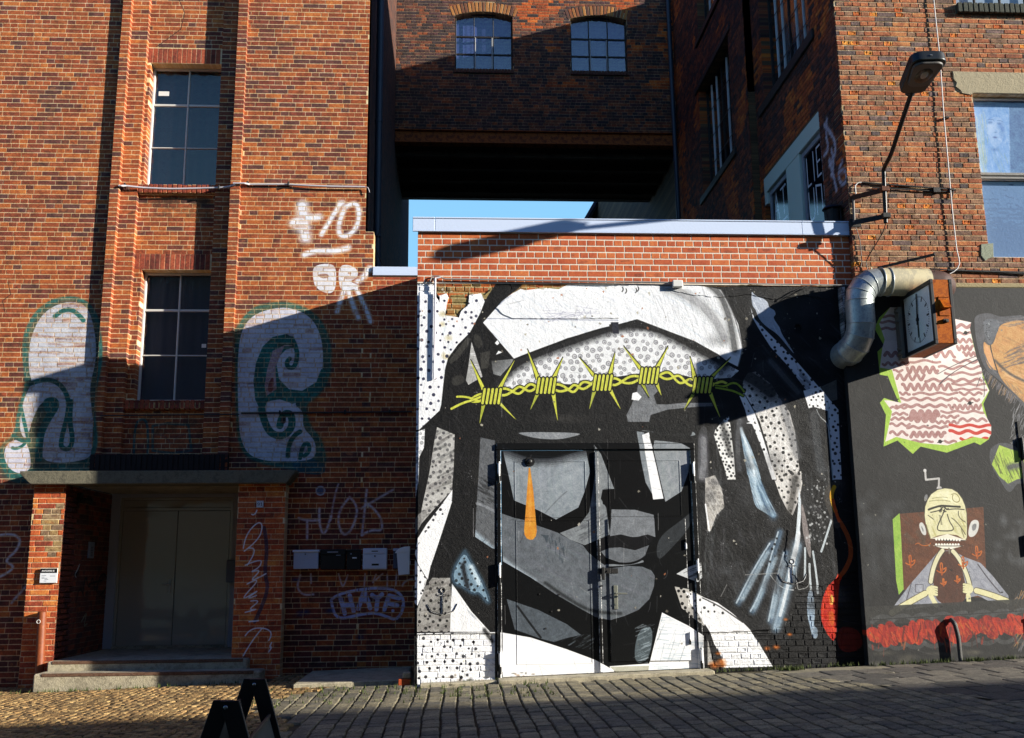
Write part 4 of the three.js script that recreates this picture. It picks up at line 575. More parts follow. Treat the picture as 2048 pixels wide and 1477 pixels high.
// ---------------------------------------------------------------- writing sprayed on the left building
function tagsLeft(sh) {
  const B = brush(sh, (x, y) => { const p = S(x, y, ZL); return [p.x, p.y]; });
  const Z2 = crop(0, 560, 2.467), N = crop(540, 380, 4.923), Mb = crop(570, 1080, 7.585), H = crop(420, 920, 2.652), L = crop(0, 920, 2.652);
  const W = '#dcdee6', teal = '#1f5c56', pale = '#c9c8d6';
  // left figure
  const left = Z2(130, 500, 110, 300, 170, 170, 260, 100, 370, 85, 450, 130, 500, 250, 510, 420, 470, 560, 470, 700, 490, 800, 440, 900, 330, 930, 210, 920, 150, 960, 80, 990, 10, 900, 0, 820, 80, 770, 90, 640, 130, 540);
  B.fill(teal, left.map(([x, y]) => [x + (x > 125 ? 3 : -4), y + (y > 800 ? 10 : -3)]), true, 0.6); B.spray(teal, 10, left.concat([left[0]]), 0.5); B.spray(teal, 34, Z2(20, 900, 60, 980, 200, 960, 440, 960), 0.8);
  const lf = Z2(140, 460, 140, 310, 200, 170, 300, 110, 400, 110, 445, 160, 475, 300, 470, 420, 440, 520, 450, 640, 470, 760, 460, 880, 330, 905, 210, 900, 190, 800, 230, 680, 270, 620, 210, 590, 160, 680, 130, 800, 90, 740, 110, 600, 160, 500);
  B.fill(pale, lf, true, 0.88); B.fill(pale, Z2(15, 870, 30, 810, 80, 785, 130, 800, 150, 870, 150, 940, 90, 960, 40, 930), true); B.strokes(lf, '#8e5a48', 110, 4, 0.05, 60, 0.42);
  B.line(teal, 9, Z2(270, 180, 310, 145, 370, 150, 410, 200), true); B.line(teal, 9, Z2(130, 520, 200, 490, 280, 500, 330, 560, 340, 640, 300, 790, 300, 830, 340, 840, 360, 790, 340, 690, 350, 600), true); B.line(teal, 14, Z2(190, 880, 190, 780, 230, 690, 280, 620, 260, 590, 215, 610, 250, 650), true); B.line(teal, 7, Z2(100, 620, 130, 760, 150, 820, 60, 770), true); B.line(teal, 6, Z2(60, 830, 90, 840, 120, 810), true);
  // right figure
  const out = Z2(1165, 250, 1220, 150, 1330, 115, 1450, 115, 1570, 180, 1630, 300, 1630, 480, 1560, 580, 1500, 610, 1520, 720, 1580, 780, 1610, 900, 1560, 950, 1300, 910, 1180, 850, 1165, 600);
  B.fill(teal, out, true, 0.7); B.spray(teal, 9, out.concat([out[0]]), 0.4); B.fill('#1c4a5a', Z2(1430, 870, 1600, 890, 1610, 970, 1450, 950), true, 0.8);
  const body = Z2(1172, 620, 1172, 300, 1225, 185, 1340, 138, 1450, 138, 1550, 195, 1596, 320, 1590, 490, 1530, 560, 1440, 610, 1500, 650, 1490, 730, 1556, 790, 1560, 880, 1480, 898, 1260, 895, 1185, 810);
  B.fill(pale, body, true, 0.95); B.strokes(body, '#7f5a50', 60, 3, 0.05, 50, 0.3);
  B.fill(teal, Z2(1450, 285, 1410, 268, 1345, 282, 1295, 330, 1262, 410, 1250, 500, 1258, 590, 1290, 660, 1320, 600, 1380, 590, 1440, 612, 1530, 592, 1585, 540, 1612, 450, 1584, 440, 1560, 505, 1490, 548, 1425, 540, 1376, 490, 1364, 420, 1380, 375, 1410, 345, 1448, 335));
  B.line(teal, 9, Z2(1440, 290, 1466, 340, 1464, 400, 1448, 436, 1420, 432, 1412, 405, 1428, 390), true);
  B.fill('#b58a92', Z2(1345, 350, 1405, 322, 1358, 430, 1364, 540, 1312, 575, 1305, 520, 1318, 440), false, 0.85); B.fill('#6a2f2c', Z2(1326, 500, 1352, 470, 1348, 555, 1318, 555), true, 0.9); B.line('#e6dfe6', 2, Z2(1400, 325, 1440, 325), false, 0.8);
  B.fill(pale, Z2(1310, 660, 1350, 595, 1430, 600, 1480, 650, 1490, 720, 1430, 770, 1340, 760), true); B.line(teal, 14, Z2(1290, 640, 1310, 740, 1380, 780, 1440, 740, 1440, 660, 1390, 660, 1380, 720), true); B.fill('#2a2224', Z2(1385, 680, 1410, 670, 1410, 710, 1385, 710), true); B.line(teal, 9, Z2(1420, 870, 1420, 780, 1480, 750), true); B.line(teal, 8, Z2(1480, 880, 1490, 820, 1520, 800, 1530, 850, 1500, 870), true);
  // upper white writing
  B.spray(W, 30, N(315, 160, 330, 300, 350, 470), 0.9).spray(W, 18, N(240, 330, 270, 280, 350, 280, 490, 268), 0.95).spray(W, 26, N(230, 330, 270, 360), 0.6).spray(W, 12, N(700, 130, 600, 280, 505, 440), 0.95).spray(W, 16, N(690, 125, 720, 120), 0.6); B.spray(W, 13, N(740, 170, 690, 280, 670, 400, 700, 460, 780, 450, 860, 360, 880, 240, 860, 140, 800, 130, 730, 180), 0.95);
  B.spray(W, 15, N(340, 640, 420, 600, 560, 605, 680, 600, 770, 570), 0.95); B.fill(W, N(420, 760, 520, 725, 640, 735, 655, 860, 640, 1000, 560, 1030, 440, 960, 420, 860), true, 0.95).fill(W, N(680, 745, 780, 735, 870, 790, 860, 870, 780, 900, 850, 930, 900, 960, 700, 1010, 670, 880), true, 0.95); B.fill('#8a5a45', N(450, 835, 560, 820, 590, 860, 520, 880), true, 0.7).fill('#8a5a45', N(750, 820, 800, 800, 800, 840), true, 0.7); B.spray(W, 15, N(985, 770, 940, 850, 860, 900), 0.95);
  B.spray(W, 12, N(740, 960, 700, 1060, 660, 1200), 0.95).spray(W, 13, N(770, 980, 800, 1120, 870, 1260), 0.95).spray(W, 12, N(850, 980, 920, 1100, 990, 1300), 0.95);
  // faint letters above the canopy
  B.line('#1f4a52', 5, [[262, 905], [262, 850], [280, 832], [292, 850], [290, 905]], true, 0.8).line('#1f4a52', 5, [[300, 850], [330, 845], [372, 848], [378, 900], [340, 905], [300, 900], [300, 850]], false, 0.7); B.line('#6a4038', 3, [[300, 870], [312, 865], [330, 875], [338, 890], [350, 870], [366, 866]], true, 0.8);
  // pale tags low on the wall
  const T = '#c4bccf'; B.spray(T, 6, H(470, 310, 520, 330, 580, 320), 0.7).spray(T, 6, H(515, 330, 515, 420), 0.8).spray(T, 6, H(580, 260, 575, 340, 610, 420, 640, 300), 0.8).spray(T, 5, H(640, 320, 655, 200, 680, 130), 0.6).spray(T, 6, H(740, 200, 690, 250, 675, 340, 710, 410, 760, 360, 790, 240, 740, 200), 0.8).spray(T, 6, H(830, 160, 820, 280, 805, 400), 0.8).spray(T, 6, H(800, 260, 900, 200, 970, 160), 0.6).spray(T, 6, H(830, 230, 900, 280, 920, 380, 850, 370, 805, 400), 0.8);
  B.dot('#9fa6b8', ...H(585, 165)[0], 9.5); B.dot('#4a5470', ...H(585, 165)[0], 6.5);
  B.spray(T, 5, Mb(230, 540, 175, 680, 220, 800, 330, 850, 430, 830), 0.7).spray(T, 4, Mb(390, 520, 395, 660), 0.7).spray(T, 4, Mb(810, 520, 850, 650, 880, 750, 950, 540), 0.7).spray(T, 4, Mb(1215, 520, 1200, 700), 0.7).spray(T, 4, Mb(1380, 530, 1310, 680, 1380, 600, 1480, 520), 0.7).spray(T, 4, Mb(1550, 530, 1550, 720), 0.7).spray(T, 4, Mb(1690, 530, 1680, 690), 0.6).spray(T, 5, Mb(1780, 700, 1800, 620, 1930, 600), 0.6);
  const bl = '#a9b0dc'; B.line(bl, 5.4, Mb(710, 900, 800, 830, 1100, 760, 1400, 730, 1640, 750, 1790, 860, 1800, 1040, 1720, 1190, 1640, 1210, 1500, 1150, 1350, 1110, 1180, 1130, 1000, 1170, 850, 1200, 760, 1150, 720, 1040, 700, 920), true);
  for (const p of [Mb(840, 890, 880, 1010, 905, 1120), Mb(980, 850, 1010, 960, 1040, 1080), Mb(880, 1000, 1010, 985), Mb(1190, 800, 1150, 930, 1110, 1050), Mb(1210, 800, 1250, 920, 1290, 1040), Mb(1150, 930, 1260, 930), Mb(1320, 840, 1400, 920, 1470, 830), Mb(1400, 920, 1385, 1060), Mb(1570, 860, 1540, 960, 1505, 1060), Mb(1580, 850, 1730, 890), Mb(1545, 960, 1700, 1000)]) B.line(bl, 8.5, p, true); B.dot(bl, ...Mb(1635, 1080)[0], 3); B.dot(bl, ...Mb(1790, 1015)[0], 4);
  for (const [x, y] of [[600, 1228], [590, 1160], [612, 1225], [660, 1222], [720, 1275]]) B.soft('#20306a', x, y, 11, 8, 0.8);
  B.spray('#c2c2ce', 6, L(0, 400, 60, 390, 110, 420, 90, 480, 20, 540, 70, 560, 60, 590, 0, 620), 0.85).spray('#9f9fae', 6, L(150, 660, 90, 720, 60, 760), 0.85);
}
function tagsPorch(sh) {                                       // right pillar of the porch
  const B = brush(sh, (x, y) => { const p = S(x, y, -15.3); return [p.x, p.y]; }), L = crop(0, 920, 2.652), c = '#e2e4f2';
  B.line('#1a2350', 7, L(1400, 360, 1420, 460, 1400, 600, 1430, 700, 1350, 860), true, 0.6);
  for (const p of [L(1335, 290, 1350, 300, 1362, 268), L(1290, 470, 1300, 400, 1370, 325, 1395, 350, 1370, 430, 1295, 485), L(1320, 470, 1380, 460, 1310, 560), L(1300, 560, 1390, 520, 1380, 570, 1320, 600, 1390, 580, 1310, 660, 1410, 605), L(1310, 660, 1400, 610, 1260, 760, 1390, 680, 1290, 750, 1360, 720), L(1330, 750, 1390, 740, 1310, 800, 1380, 790, 1300, 810), L(1320, 860, 1370, 855), L(1300, 935, 1330, 885, 1460, 905, 1425, 960), L(1390, 895, 1340, 950, 1290, 1040), L(1440, 970, 1425, 1000, 1445, 990, 1425, 1020)]) B.line(c, 2.4, p, true, 0.95);
}
// ---------------------------------------------------------------- ground
function makeGround() {
  const g = new THREE.PlaneGeometry(240, 240, 60, 60); g.rotateX(-Math.PI / 2);
  const p = g.attributes.position; for (let i = 0; i < p.count; i++) p.setY(i, groundY(p.getX(i)) - 0.022);
  g.computeVertexNormals(); const uv = g.attributes.uv; for (let i = 0; i < p.count; i++) uv.setXY(i, p.getX(i), p.getZ(i));
  const earth = mottle(512, 77, ['#332d20', '#453d29', '#554b31', '#3a3420', '#4b4432']);
  return structure('ground', g, std({ map: rep(earth, 1.3), roughness: 1, bumpMap: rep(gStone, 0.4), bumpScale: 0.008 }));
}
const ground = makeGround();
function makePaving() {
  const tones = { cobble: ['#86683e', '#937448', '#735a35', '#9f8354', '#866b42', '#665131'], sett: ['#6c6553', '#7a725c', '#5c574a', '#857c63', '#706852', '#625d50'], flag: ['#55514a', '#625d53', '#4a4741', '#6c665a'] };
  const mats = {}; for (const k in tones) mats[k] = tones[k].map((c, i) => std({ color: '#ffffff', map: rep(mottle(128, 200 + i * 7 + k.length, [c, new THREE.Color(c).multiplyScalar(1.5), new THREE.Color(c).multiplyScalar(0.6), c], [[5, 1], [20, 1], [60, 0.8]]), 0.35), roughness: 0.82, bumpMap: rep(gStone, 0.25), bumpScale: 0.004 }));
  const stones = [];
  const stone = (kind, cx, cz, w, d, turn, dome) => {
    const pos = [], c = Math.cos(turn), s = Math.sin(turn), y0 = groundY(cx), tilt = [rr(-0.014, 0.014), rr(-0.014, 0.014)], lift = rr(-0.003, 0.003);
    const P = (u, v, h) => { const x = u * w / 2, z = v * d / 2; return [cx + x * c - z * s, groundY(cx + x * c) + h + lift + tilt[0] * x + tilt[1] * z, cz + x * s + z * c]; };
    const ring = (k, h, j = 0) => { const o = []; for (const [u, v] of [[-1, -0.86], [-0.86, -1], [0.86, -1], [1, -0.86], [1, 0.86], [0.86, 1], [-0.86, 1], [-1, 0.86]]) o.push(P(u * k + j * (rnd() - 0.5), v * k + j * (rnd() - 0.5), h)); return o; };
    const a = ring(1, -0.02, 0.06), b = ring(0.97, -0.002, 0.05), e = ring(0.85, dome * 0.8, 0.06), top = P(0, 0, dome);
    for (let i = 0; i < 8; i++) { const n = (i + 1) % 8; for (const [p, q] of [[a, b], [b, e]]) pos.push(...p[i], ...q[i], ...q[n], ...p[i], ...q[n], ...p[n]); pos.push(...e[i], ...top, ...e[n]); }
    const [px, py, dep] = toPhoto(V(cx, y0, cz)); const seen = px > -650 && px < 2700 && py > 0 && py < 1620;
    if (!seen && dep > 0) return;
    stones.push({ pos, mat: pick(mats[kind]), score: px > 0 && px < 2048 && py < 1477 ? w * d / (dep ** 3) : 0 });
  };
  const inside = (x, z) => (x > -0.5 && x < 5.3 && z < -13.02) || (x > 5.3 && z < -13.1) || (x < -0.5 && x > -2.05 && z < -13.62 - (x + 2) * 0 && z < -13.55) || (x < -2.5 && x > -5.85 && z < -14.62) || z < -15.55;
  const edge = (z) => -1.9 + 0.35 * Math.sin(z * 1.7);
  // segmental arcs of small cobbles on the left
  for (let k = -2; k < 8; k++) for (let row = 0; row < 95; row++) { const ax = -9.4 + k * 1.25, base = -16.4 + row * 0.098, n = 13; for (let i = 0; i < n; i++) { const t = (i + 0.5) / n - 0.5, x = ax + t * 1.25 + rr(-0.014, 0.014), z = base - 0.36 * Math.cos(t * Math.PI) + rr(-0.014, 0.014), turn = Math.atan(0.36 * Math.PI / 1.25 * Math.sin(t * Math.PI)); if (x < edge(z) && !inside(x, z)) stone('cobble', x, z, 0.088 * rr(0.78, 1.12), 0.087 * rr(0.78, 1.1), turn + rr(-0.22, 0.22), rr(0.004, 0.01)); } }
  // setts in the middle, laid in strips that run towards the street
  for (let x = -2.5; x < 5.6;) { const w = rr(0.152, 0.188), cx = x + w / 2; x += w; for (let z = -15.5 - rnd() * 0.3; z < -7.6;) { const d = rr(0.17, 0.29), cz = z + d / 2; z += d; const wob = 0.009 * Math.sin(cz * 1.9 + cx * 0.8) + rr(-0.005, 0.005); if (cx > edge(cz) + 0.03 && !inside(cx, cz - 0.05) && !(cx > 3.95 + (cz + 13) * 0.36)) stone('sett', cx + wob, cz, w - rr(0.014, 0.022), d - rr(0.009, 0.022), rr(-0.025, 0.025), rr(0.002, 0.006)); } }
  // larger flags on the right, bedded in pale sand
  for (let row = 0; row < 11; row++) { const z = -13.05 + row * 0.52; let x = 3.9 + (row % 2) * 0.2; while (x < 10) { const w = rr(0.37, 0.42), cx = x + w / 2; x += w; if (cx > 3.95 + (z + 13) * 0.36 + 0.12 && !inside(cx, z - 0.02)) stone('flag', cx, z, w - 0.014, 0.505, rr(-0.008, 0.008), rr(0.001, 0.003)); } }
  { const pos = [], p = (x, z) => [x, groundY(x) - 0.009, z]; for (let i = 0; i < 12; i++) { const z0 = -13.2 + i * 0.5, z1 = z0 + 0.5, a0 = 4 + (z0 + 13) * 0.36, a1 = 4 + (z1 + 13) * 0.36; pos.push(...p(a0, z0), ...p(a1, z1), ...p(10, z1), ...p(a0, z0), ...p(10, z1), ...p(10, z0)); } part('sand_bed', finish(pos), std({ map: rep(mottle(256, 99, ['#5c5544', '#7c745e', '#8f866d', '#6a6350']), 0.8), roughness: 1, side: THREE.DoubleSide }), ground); }
  stones.sort((a, b) => b.score - a.score);
  const rest = new Map();
  stones.forEach((s, i) => { if (i < 300) part('sett', finish(s.pos), s.mat, ground); else { const a = rest.get(s.mat) || []; rest.set(s.mat, a); a.push(s.pos); } });
  for (const [mat, a] of rest) { const all = []; for (const p of a) for (const v of p) all.push(v); part('paving', finish(all), mat, ground).userData.kind = 'stuff'; }
  // doorstep slabs set into the paving
  part('doorstep', [wedge(0.55, 3.25, -13.3, -12.98, 0.045), wedge(-0.42, 0.54, -13.3, -13.08, 0.03)], M.concrete, ground);
  part('concrete_slab', wedge(-2.05, -0.62, -15.4, -13.62, 0.05), M.concrete, ground);
}
function wedge(x0, x1, z0, z1, h) {                              // slab that follows the slope of the street
  const g = box(x0, x1, -0.1, h, z0, z1, 0.012), p = g.attributes.position; for (let i = 0; i < p.count; i++) p.setY(i, p.getY(i) + groundY(p.getX(i))); return g;
}
makePaving();
// tufts of weeds and moss in the joints at the foot of the walls
function makeWeeds() {
  const pos = [];
  const blade = (x, z, h, a, lean) => { const y = groundY(x), w = 0.006, dx = Math.cos(a) * w, dz = Math.sin(a) * w, tx = x + Math.sin(a) * lean, tz = z + Math.cos(a) * lean; pos.push(x - dx, y, z - dz, x + dx, y, z + dz, tx, y + h, tz); };
  const spots = []; for (let i = 0; i < 150; i++) spots.push([rr(-0.4, 5.2), -13.25 + rr(0, 0.05)]); for (let i = 0; i < 130; i++) spots.push([rr(5.3, 7.6), -13.13 + rr(0, 0.06)]); for (let i = 0; i < 220; i++) spots.push([rr(-2.4, 1.2), rr(-13.5, -11.6)]); for (let i = 0; i < 90; i++) spots.push([rr(-6.4, -2.2), -14.62 + rr(0, 0.12)]); for (let i = 0; i < 40; i++) spots.push([6.62 + rr(-0.1, 0.1), -13.08 + rr(0, 0.06)]); for (let i = 0; i < 50; i++) spots.push([4.25 + rr(-0.15, 0.15), -13.1 + rr(0, 0.1)]);
  for (const [x, z] of spots) for (let k = 0; k < 4; k++) blade(x + rr(-0.02, 0.02), z + rr(-0.02, 0.02), rr(0.015, 0.07), rr(0, 6.28), rr(-0.03, 0.03));
  const m = structure('weeds', finish(pos), std({ color: '#3f4a1a', roughness: 0.9, side: THREE.DoubleSide })); m.userData.kind = 'stuff'; tag(m, 'small green weeds and moss in the paving joints along the walls', 'weeds');
}
makeWeeds();

// ---------------------------------------------------------------- left building
const leftHouse = thing('brick_factory', 'red brick factory with stepped pilasters, two tall windows and a porch with metal double door', 'building');
const zBrick = ['#91441f', '#873d1d', '#9a4c22', '#7f3a1e', '#a05224', '#8c4320', '#934923', '#7b381f', '#a65826', '#863f1f', '#683224', '#583028', '#9d5022', '#894423']; const zDark = ['#6d3020', '#5f2c20', '#7a381f', '#54302a', '#6a3826'], patchL = noiseGrid(64, 303);
const mortarL = '#d9c596';
function leftWalls() {
  const sh = sheet(-12, -0.1, 11.6, 11.7, 172), frL = frame('z', ZL);
  const canopyHole = hole(-6.15, -2.5, -0.2, 3.08);
  const bayHole = hole(-5.425, -3.405, 3.24, 20);
  const B = { course: 0.0772, joint: 0.0125, L: 0.262, bond: 'wild' };
  const outer = layCourses({ u0: -12, u1: XL, v0: 0, v1: 11.7, ...B, holes: [canopyHole, bayHole] }).concat(layCourses({ u0: XL + 0.004, u1: -1.29, v0: 0, v1: 7.06, ...B }));
  const lowR = layCourses({ u0: -1.285, u1: -0.45, v0: 0, v1: 5.52, ...B }), newR = layCourses({ u0: -1.285, u1: -0.45, v0: 5.53, v1: 6.32, course: 0.083, joint: 0.012, L: 0.25, bond: 'english' });
  const strips = { ridge1: [-5.425, -5.29, 0.09], ridge2: [-3.555, -3.405, 0.09], pil1: [-5.288, -5.035, -0.02], pil2: [-3.815, -3.557, -0.02] };
  const w1 = hole(-4.985, -3.83, 7.855, 9.985), w2 = hole(-4.92, -3.83, 4.365, 6.455);
  const sold1 = hole(-5.035, -3.815, 9.985, 10.255), sold2 = hole(-5.035, -3.815, 6.455, 6.72), sill1 = hole(-5.035, -3.815, 7.69, 7.855), sill2 = hole(-5.035, -3.815, 4.2, 4.365);
  const spand = layCourses({ u0: -5.033, u1: -3.817, v0: 3.24, v1: 11.7, ...B, holes: [w1, w2, sold1, sold2, sill1, sill2] });
  const soldiers = []; for (const [y0, y1] of [[7.69, 7.86], [4.2, 4.37]]) for (let x = -5.03; x < -3.86; x += 0.076) soldiers.push([x, x + 0.066, y0, y1]); for (const [y0, y1] of [[9.99, 10.245], [6.46, 6.71]]) for (let x = -5.03; x < -3.86; x += 0.078) soldiers.push([x, x + 0.066, y0, y1]);
  const stripRects = {}; for (const k in strips) { const [a, b] = strips[k], m = (a + b) / 2, o = []; for (let i = 0, v = 3.24; v < 11.7; i++, v += B.course) { const t = Math.min(11.7, v + B.course - B.joint); if (k[0] === 'r' || i % 2) o.push([a, b, v, t]); else o.push([a, m - B.joint / 2, v, t], [m + B.joint / 2, b, v, t]); } stripRects[k] = o; }
  const { ctx, cv } = sh; ctx.fillStyle = mortarL; ctx.fillRect(0, 0, cv.width, cv.height);
  for (let i = 0; i < 260; i++) { ctx.globalAlpha = 0.25; ctx.fillStyle = pick(['#a08a62', '#d8c49a', '#8e7c5c']); ctx.beginPath(); ctx.ellipse(rnd() * cv.width, rnd() * cv.height, rr(10, 60), rr(6, 30), 0, 0, 7); ctx.fill(); } ctx.globalAlpha = 1;
  const tone = (u, v) => v < 3.6 && rnd() < 0.5 ? pick(['#6a2c1e', '#5a2a22', '#4f2924', '#75351f']) : rnd() < (patchL(u * 0.9 + 20, v * 0.8) - 0.45) * 1.1 ? pick(zDark) : pick(zBrick);
  paintBricks(sh, outer.concat(lowR, spand, ...Object.values(stripRects)), mortarL, tone);
  paintBricks(sh, soldiers, mortarL, () => pick(['#7a3420', '#8b3c22', '#6a2d20', '#7f3a26', '#95452a'])); paintBricks(sh, newR, mortarL, () => pick(['#8f3a1e', '#a04a24', '#86371e']));
  ctx.strokeStyle = '#2a1a14'; ctx.lineWidth = 1.6; for (const c of [[[-4.7, 11.6], [-4.62, 11.2], [-4.5, 10.9], [-4.52, 10.6], [-4.75, 10.4], [-4.9, 10.27]], [[-6.9, 6.2], [-6.85, 6], [-6.95, 5.9], [-6.88, 5.7]]]) { ctx.beginPath(); c.forEach(([u, v], i) => i ? ctx.lineTo(sh.X(u + rr(-0.02, 0.02)), sh.Y(v)) : ctx.moveTo(sh.X(u), sh.Y(v))); ctx.stroke(); }
  // grime that has run down below the sills
  for (let i = 0; i < 60; i++) { ctx.globalAlpha = 0.16; ctx.fillStyle = pick(['#2c2016', '#3c3020', '#1e1812']); const u = rr(-4.95, -3.9), v = rr(0, 1) ** 2; ctx.beginPath(); ctx.ellipse(sh.X(u), sh.Y((i % 3 ? 7.62 : 4.14) - v * 0.3), rr(6, 26), rr(4, 14), 0, 0, 7); ctx.fill(); } ctx.globalAlpha = 1;
  const coat = sheet(-12, -0.1, 11.6, 11.7, 172); tagsLeft(coat); coat.ctx.globalCompositeOperation = 'destination-out'; coat.ctx.globalAlpha = 0.72;
  for (const [a, b, c, d] of outer.concat(lowR, spand)) { coat.ctx.fillRect(sh.X(b), sh.Y(d), 0.0125 * sh.sx, (d - c) * sh.sy); coat.ctx.fillRect(sh.X(a), sh.Y(c), (b - a + 0.0125) * sh.sx, 0.0125 * sh.sy); if (rnd() < 0.22) { coat.ctx.globalAlpha = rr(0.1, 0.4); coat.ctx.fillRect(sh.X(a), sh.Y(d), (b - a) * sh.sx, (d - c) * sh.sy * rr(0.4, 1)); coat.ctx.globalAlpha = 0.72; } }
  ctx.drawImage(coat.cv, 0, 0); speckle(sh, 0.35);
  const mat = std({ map: sh.texture(), roughness: 0.9, bumpMap: rep(gBrick, 0.5), bumpScale: 0.003 });
  const common = { mat, parent: leftHouse, building: leftHouse, recess: 0.0022, jitter: 0.003, edge: 0.002 };
  const wall = part('wall', [slab(-12, XL, -0.3, 16, [], 0.3, frL.m)].slice(0, 0).concat([
    slab(-12, -5.427, 3.24, 16, [], 0.35, frL.m), slab(-3.403, XL, 3.24, 16, [], 0.35, frL.m), slab(-12, -6.15, -0.3, 3.24, [], 0.35, frL.m), slab(-2.5, -0.46, -0.3, 3.24, [], 0.35, frL.m), slab(XL, -1.285, 3.24, 7.07, [], 0.34, frL.m), slab(-1.285, -0.46, 3.24, 6.34, [], 0.33, frL.m)]), mat, leftHouse);
  setBricks({ ...common, fr: frL }, wall, outer.concat(lowR, newR));
  for (const k in strips) { const [a, b, d] = strips[k], fr = frame('z', ZL + d); const w = part('pilaster', slab(a, b, 3.24, 16, [], 0.22 + d, fr.m), mat, leftHouse); setBricks({ ...common, fr, jitter: 0.004 }, w, stripRects[k]); }
  const frS = frame('z', ZL - 0.13), ws = part('wall', slab(-5.034, -3.816, 3.24, 16, [w1, w2], 0.24, frS.m), mat, leftHouse);
  setBricks({ ...common, fr: frS }, ws, spand); setBricks({ ...common, fr: frS, recess: 0.003 }, ws, soldiers.filter((r) => r[3] - r[2] > 0.2));
  // sills of bricks on edge
  for (const [y0, y1] of [[7.69, 7.85], [4.2, 4.36]]) { const sill = part('sill', box(-5.034, -3.817, y0, y1 - 0.02, ZL - 0.34, ZL - 0.1, 0.01), mat, leftHouse); for (let x = -5.03; x < -3.86; x += 0.076) part('brick', box(x, x + 0.066, y0 + 0.02, y1 + rr(-0.004, 0.004), ZL - 0.32, ZL - 0.055 + rr(-0.004, 0.004), 0.006), mat, sill); }
  // dark row of bricks on end over the porch
  const dark = std({ color: '#21130f', roughness: 0.9, bumpMap: rep(gBrick, 0.4), bumpScale: 0.004 }); const row = part('brick_band', box(-5.43, -3.4, 3.26, 3.5, ZL - 0.1, ZL + 0.092, 0.004), dark, leftHouse);
  for (let x = -5.43; x < -3.45; x += 0.077) part('brick', box(x, x + 0.064, 3.262, 3.51 + rr(-0.006, 0.006), ZL, ZL + 0.105 + rr(-0.004, 0.004), 0.005), dark, row);
  // flank towards the passage
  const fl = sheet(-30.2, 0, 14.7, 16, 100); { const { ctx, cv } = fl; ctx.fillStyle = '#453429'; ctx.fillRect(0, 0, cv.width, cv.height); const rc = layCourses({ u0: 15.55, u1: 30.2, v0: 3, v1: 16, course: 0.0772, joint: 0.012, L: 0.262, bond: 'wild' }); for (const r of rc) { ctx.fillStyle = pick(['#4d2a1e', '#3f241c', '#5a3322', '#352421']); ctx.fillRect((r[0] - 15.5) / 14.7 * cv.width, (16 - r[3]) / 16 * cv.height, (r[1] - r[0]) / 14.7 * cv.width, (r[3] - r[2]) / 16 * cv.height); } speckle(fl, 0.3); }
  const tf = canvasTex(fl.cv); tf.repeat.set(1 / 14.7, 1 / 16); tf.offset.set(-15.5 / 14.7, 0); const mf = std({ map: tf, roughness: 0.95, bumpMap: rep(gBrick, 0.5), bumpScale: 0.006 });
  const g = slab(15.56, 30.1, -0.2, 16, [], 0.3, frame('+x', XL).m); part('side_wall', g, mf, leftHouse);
  part('roof', box(-12, XL - 0.05, 15.9, 16.05, -30, ZL + 0.1), M.iron, leftHouse);
  part('back_wall', box(-12, XL - 0.31, -0.2, 15.9, -30.1, -29.8), M.iron, leftHouse);
  // right edge pipe
  const px = -1.3; part('downpipe', [tube([[px, 16, -16.3], [px, 9, -16.34], [px, 7.05, -16.4], [px + 0.03, 6.6, -16.36], [px + 0.12, 6.2, -16.25], [px + 0.13, 5.2, -16.22]], 0.062, 40, 12), ...[13.5, 10.85, 9.3, 7.25].map((y) => rod([px, y, -16.335], [px, y + 0.05, -16.335], 0.07, 14))], M.pipeBlue, leftHouse);
  part('cable', tube([[-1.23, 7.4, -16.2], [-1.3, 7, -16.1], [-1.2, 6.75, -16.2], [-0.95, 6.4, -16.3]], 0.008, 20, 6), M.black, leftHouse);
  // metal capping on the low joining wall
  part('coping', box(-1.29, -0.46, 6.34, 6.485, ZL - 0.3, ZL + 0.03, 0.006), M.coping, leftHouse);
  return mat;
}
const leftMat = leftWalls();
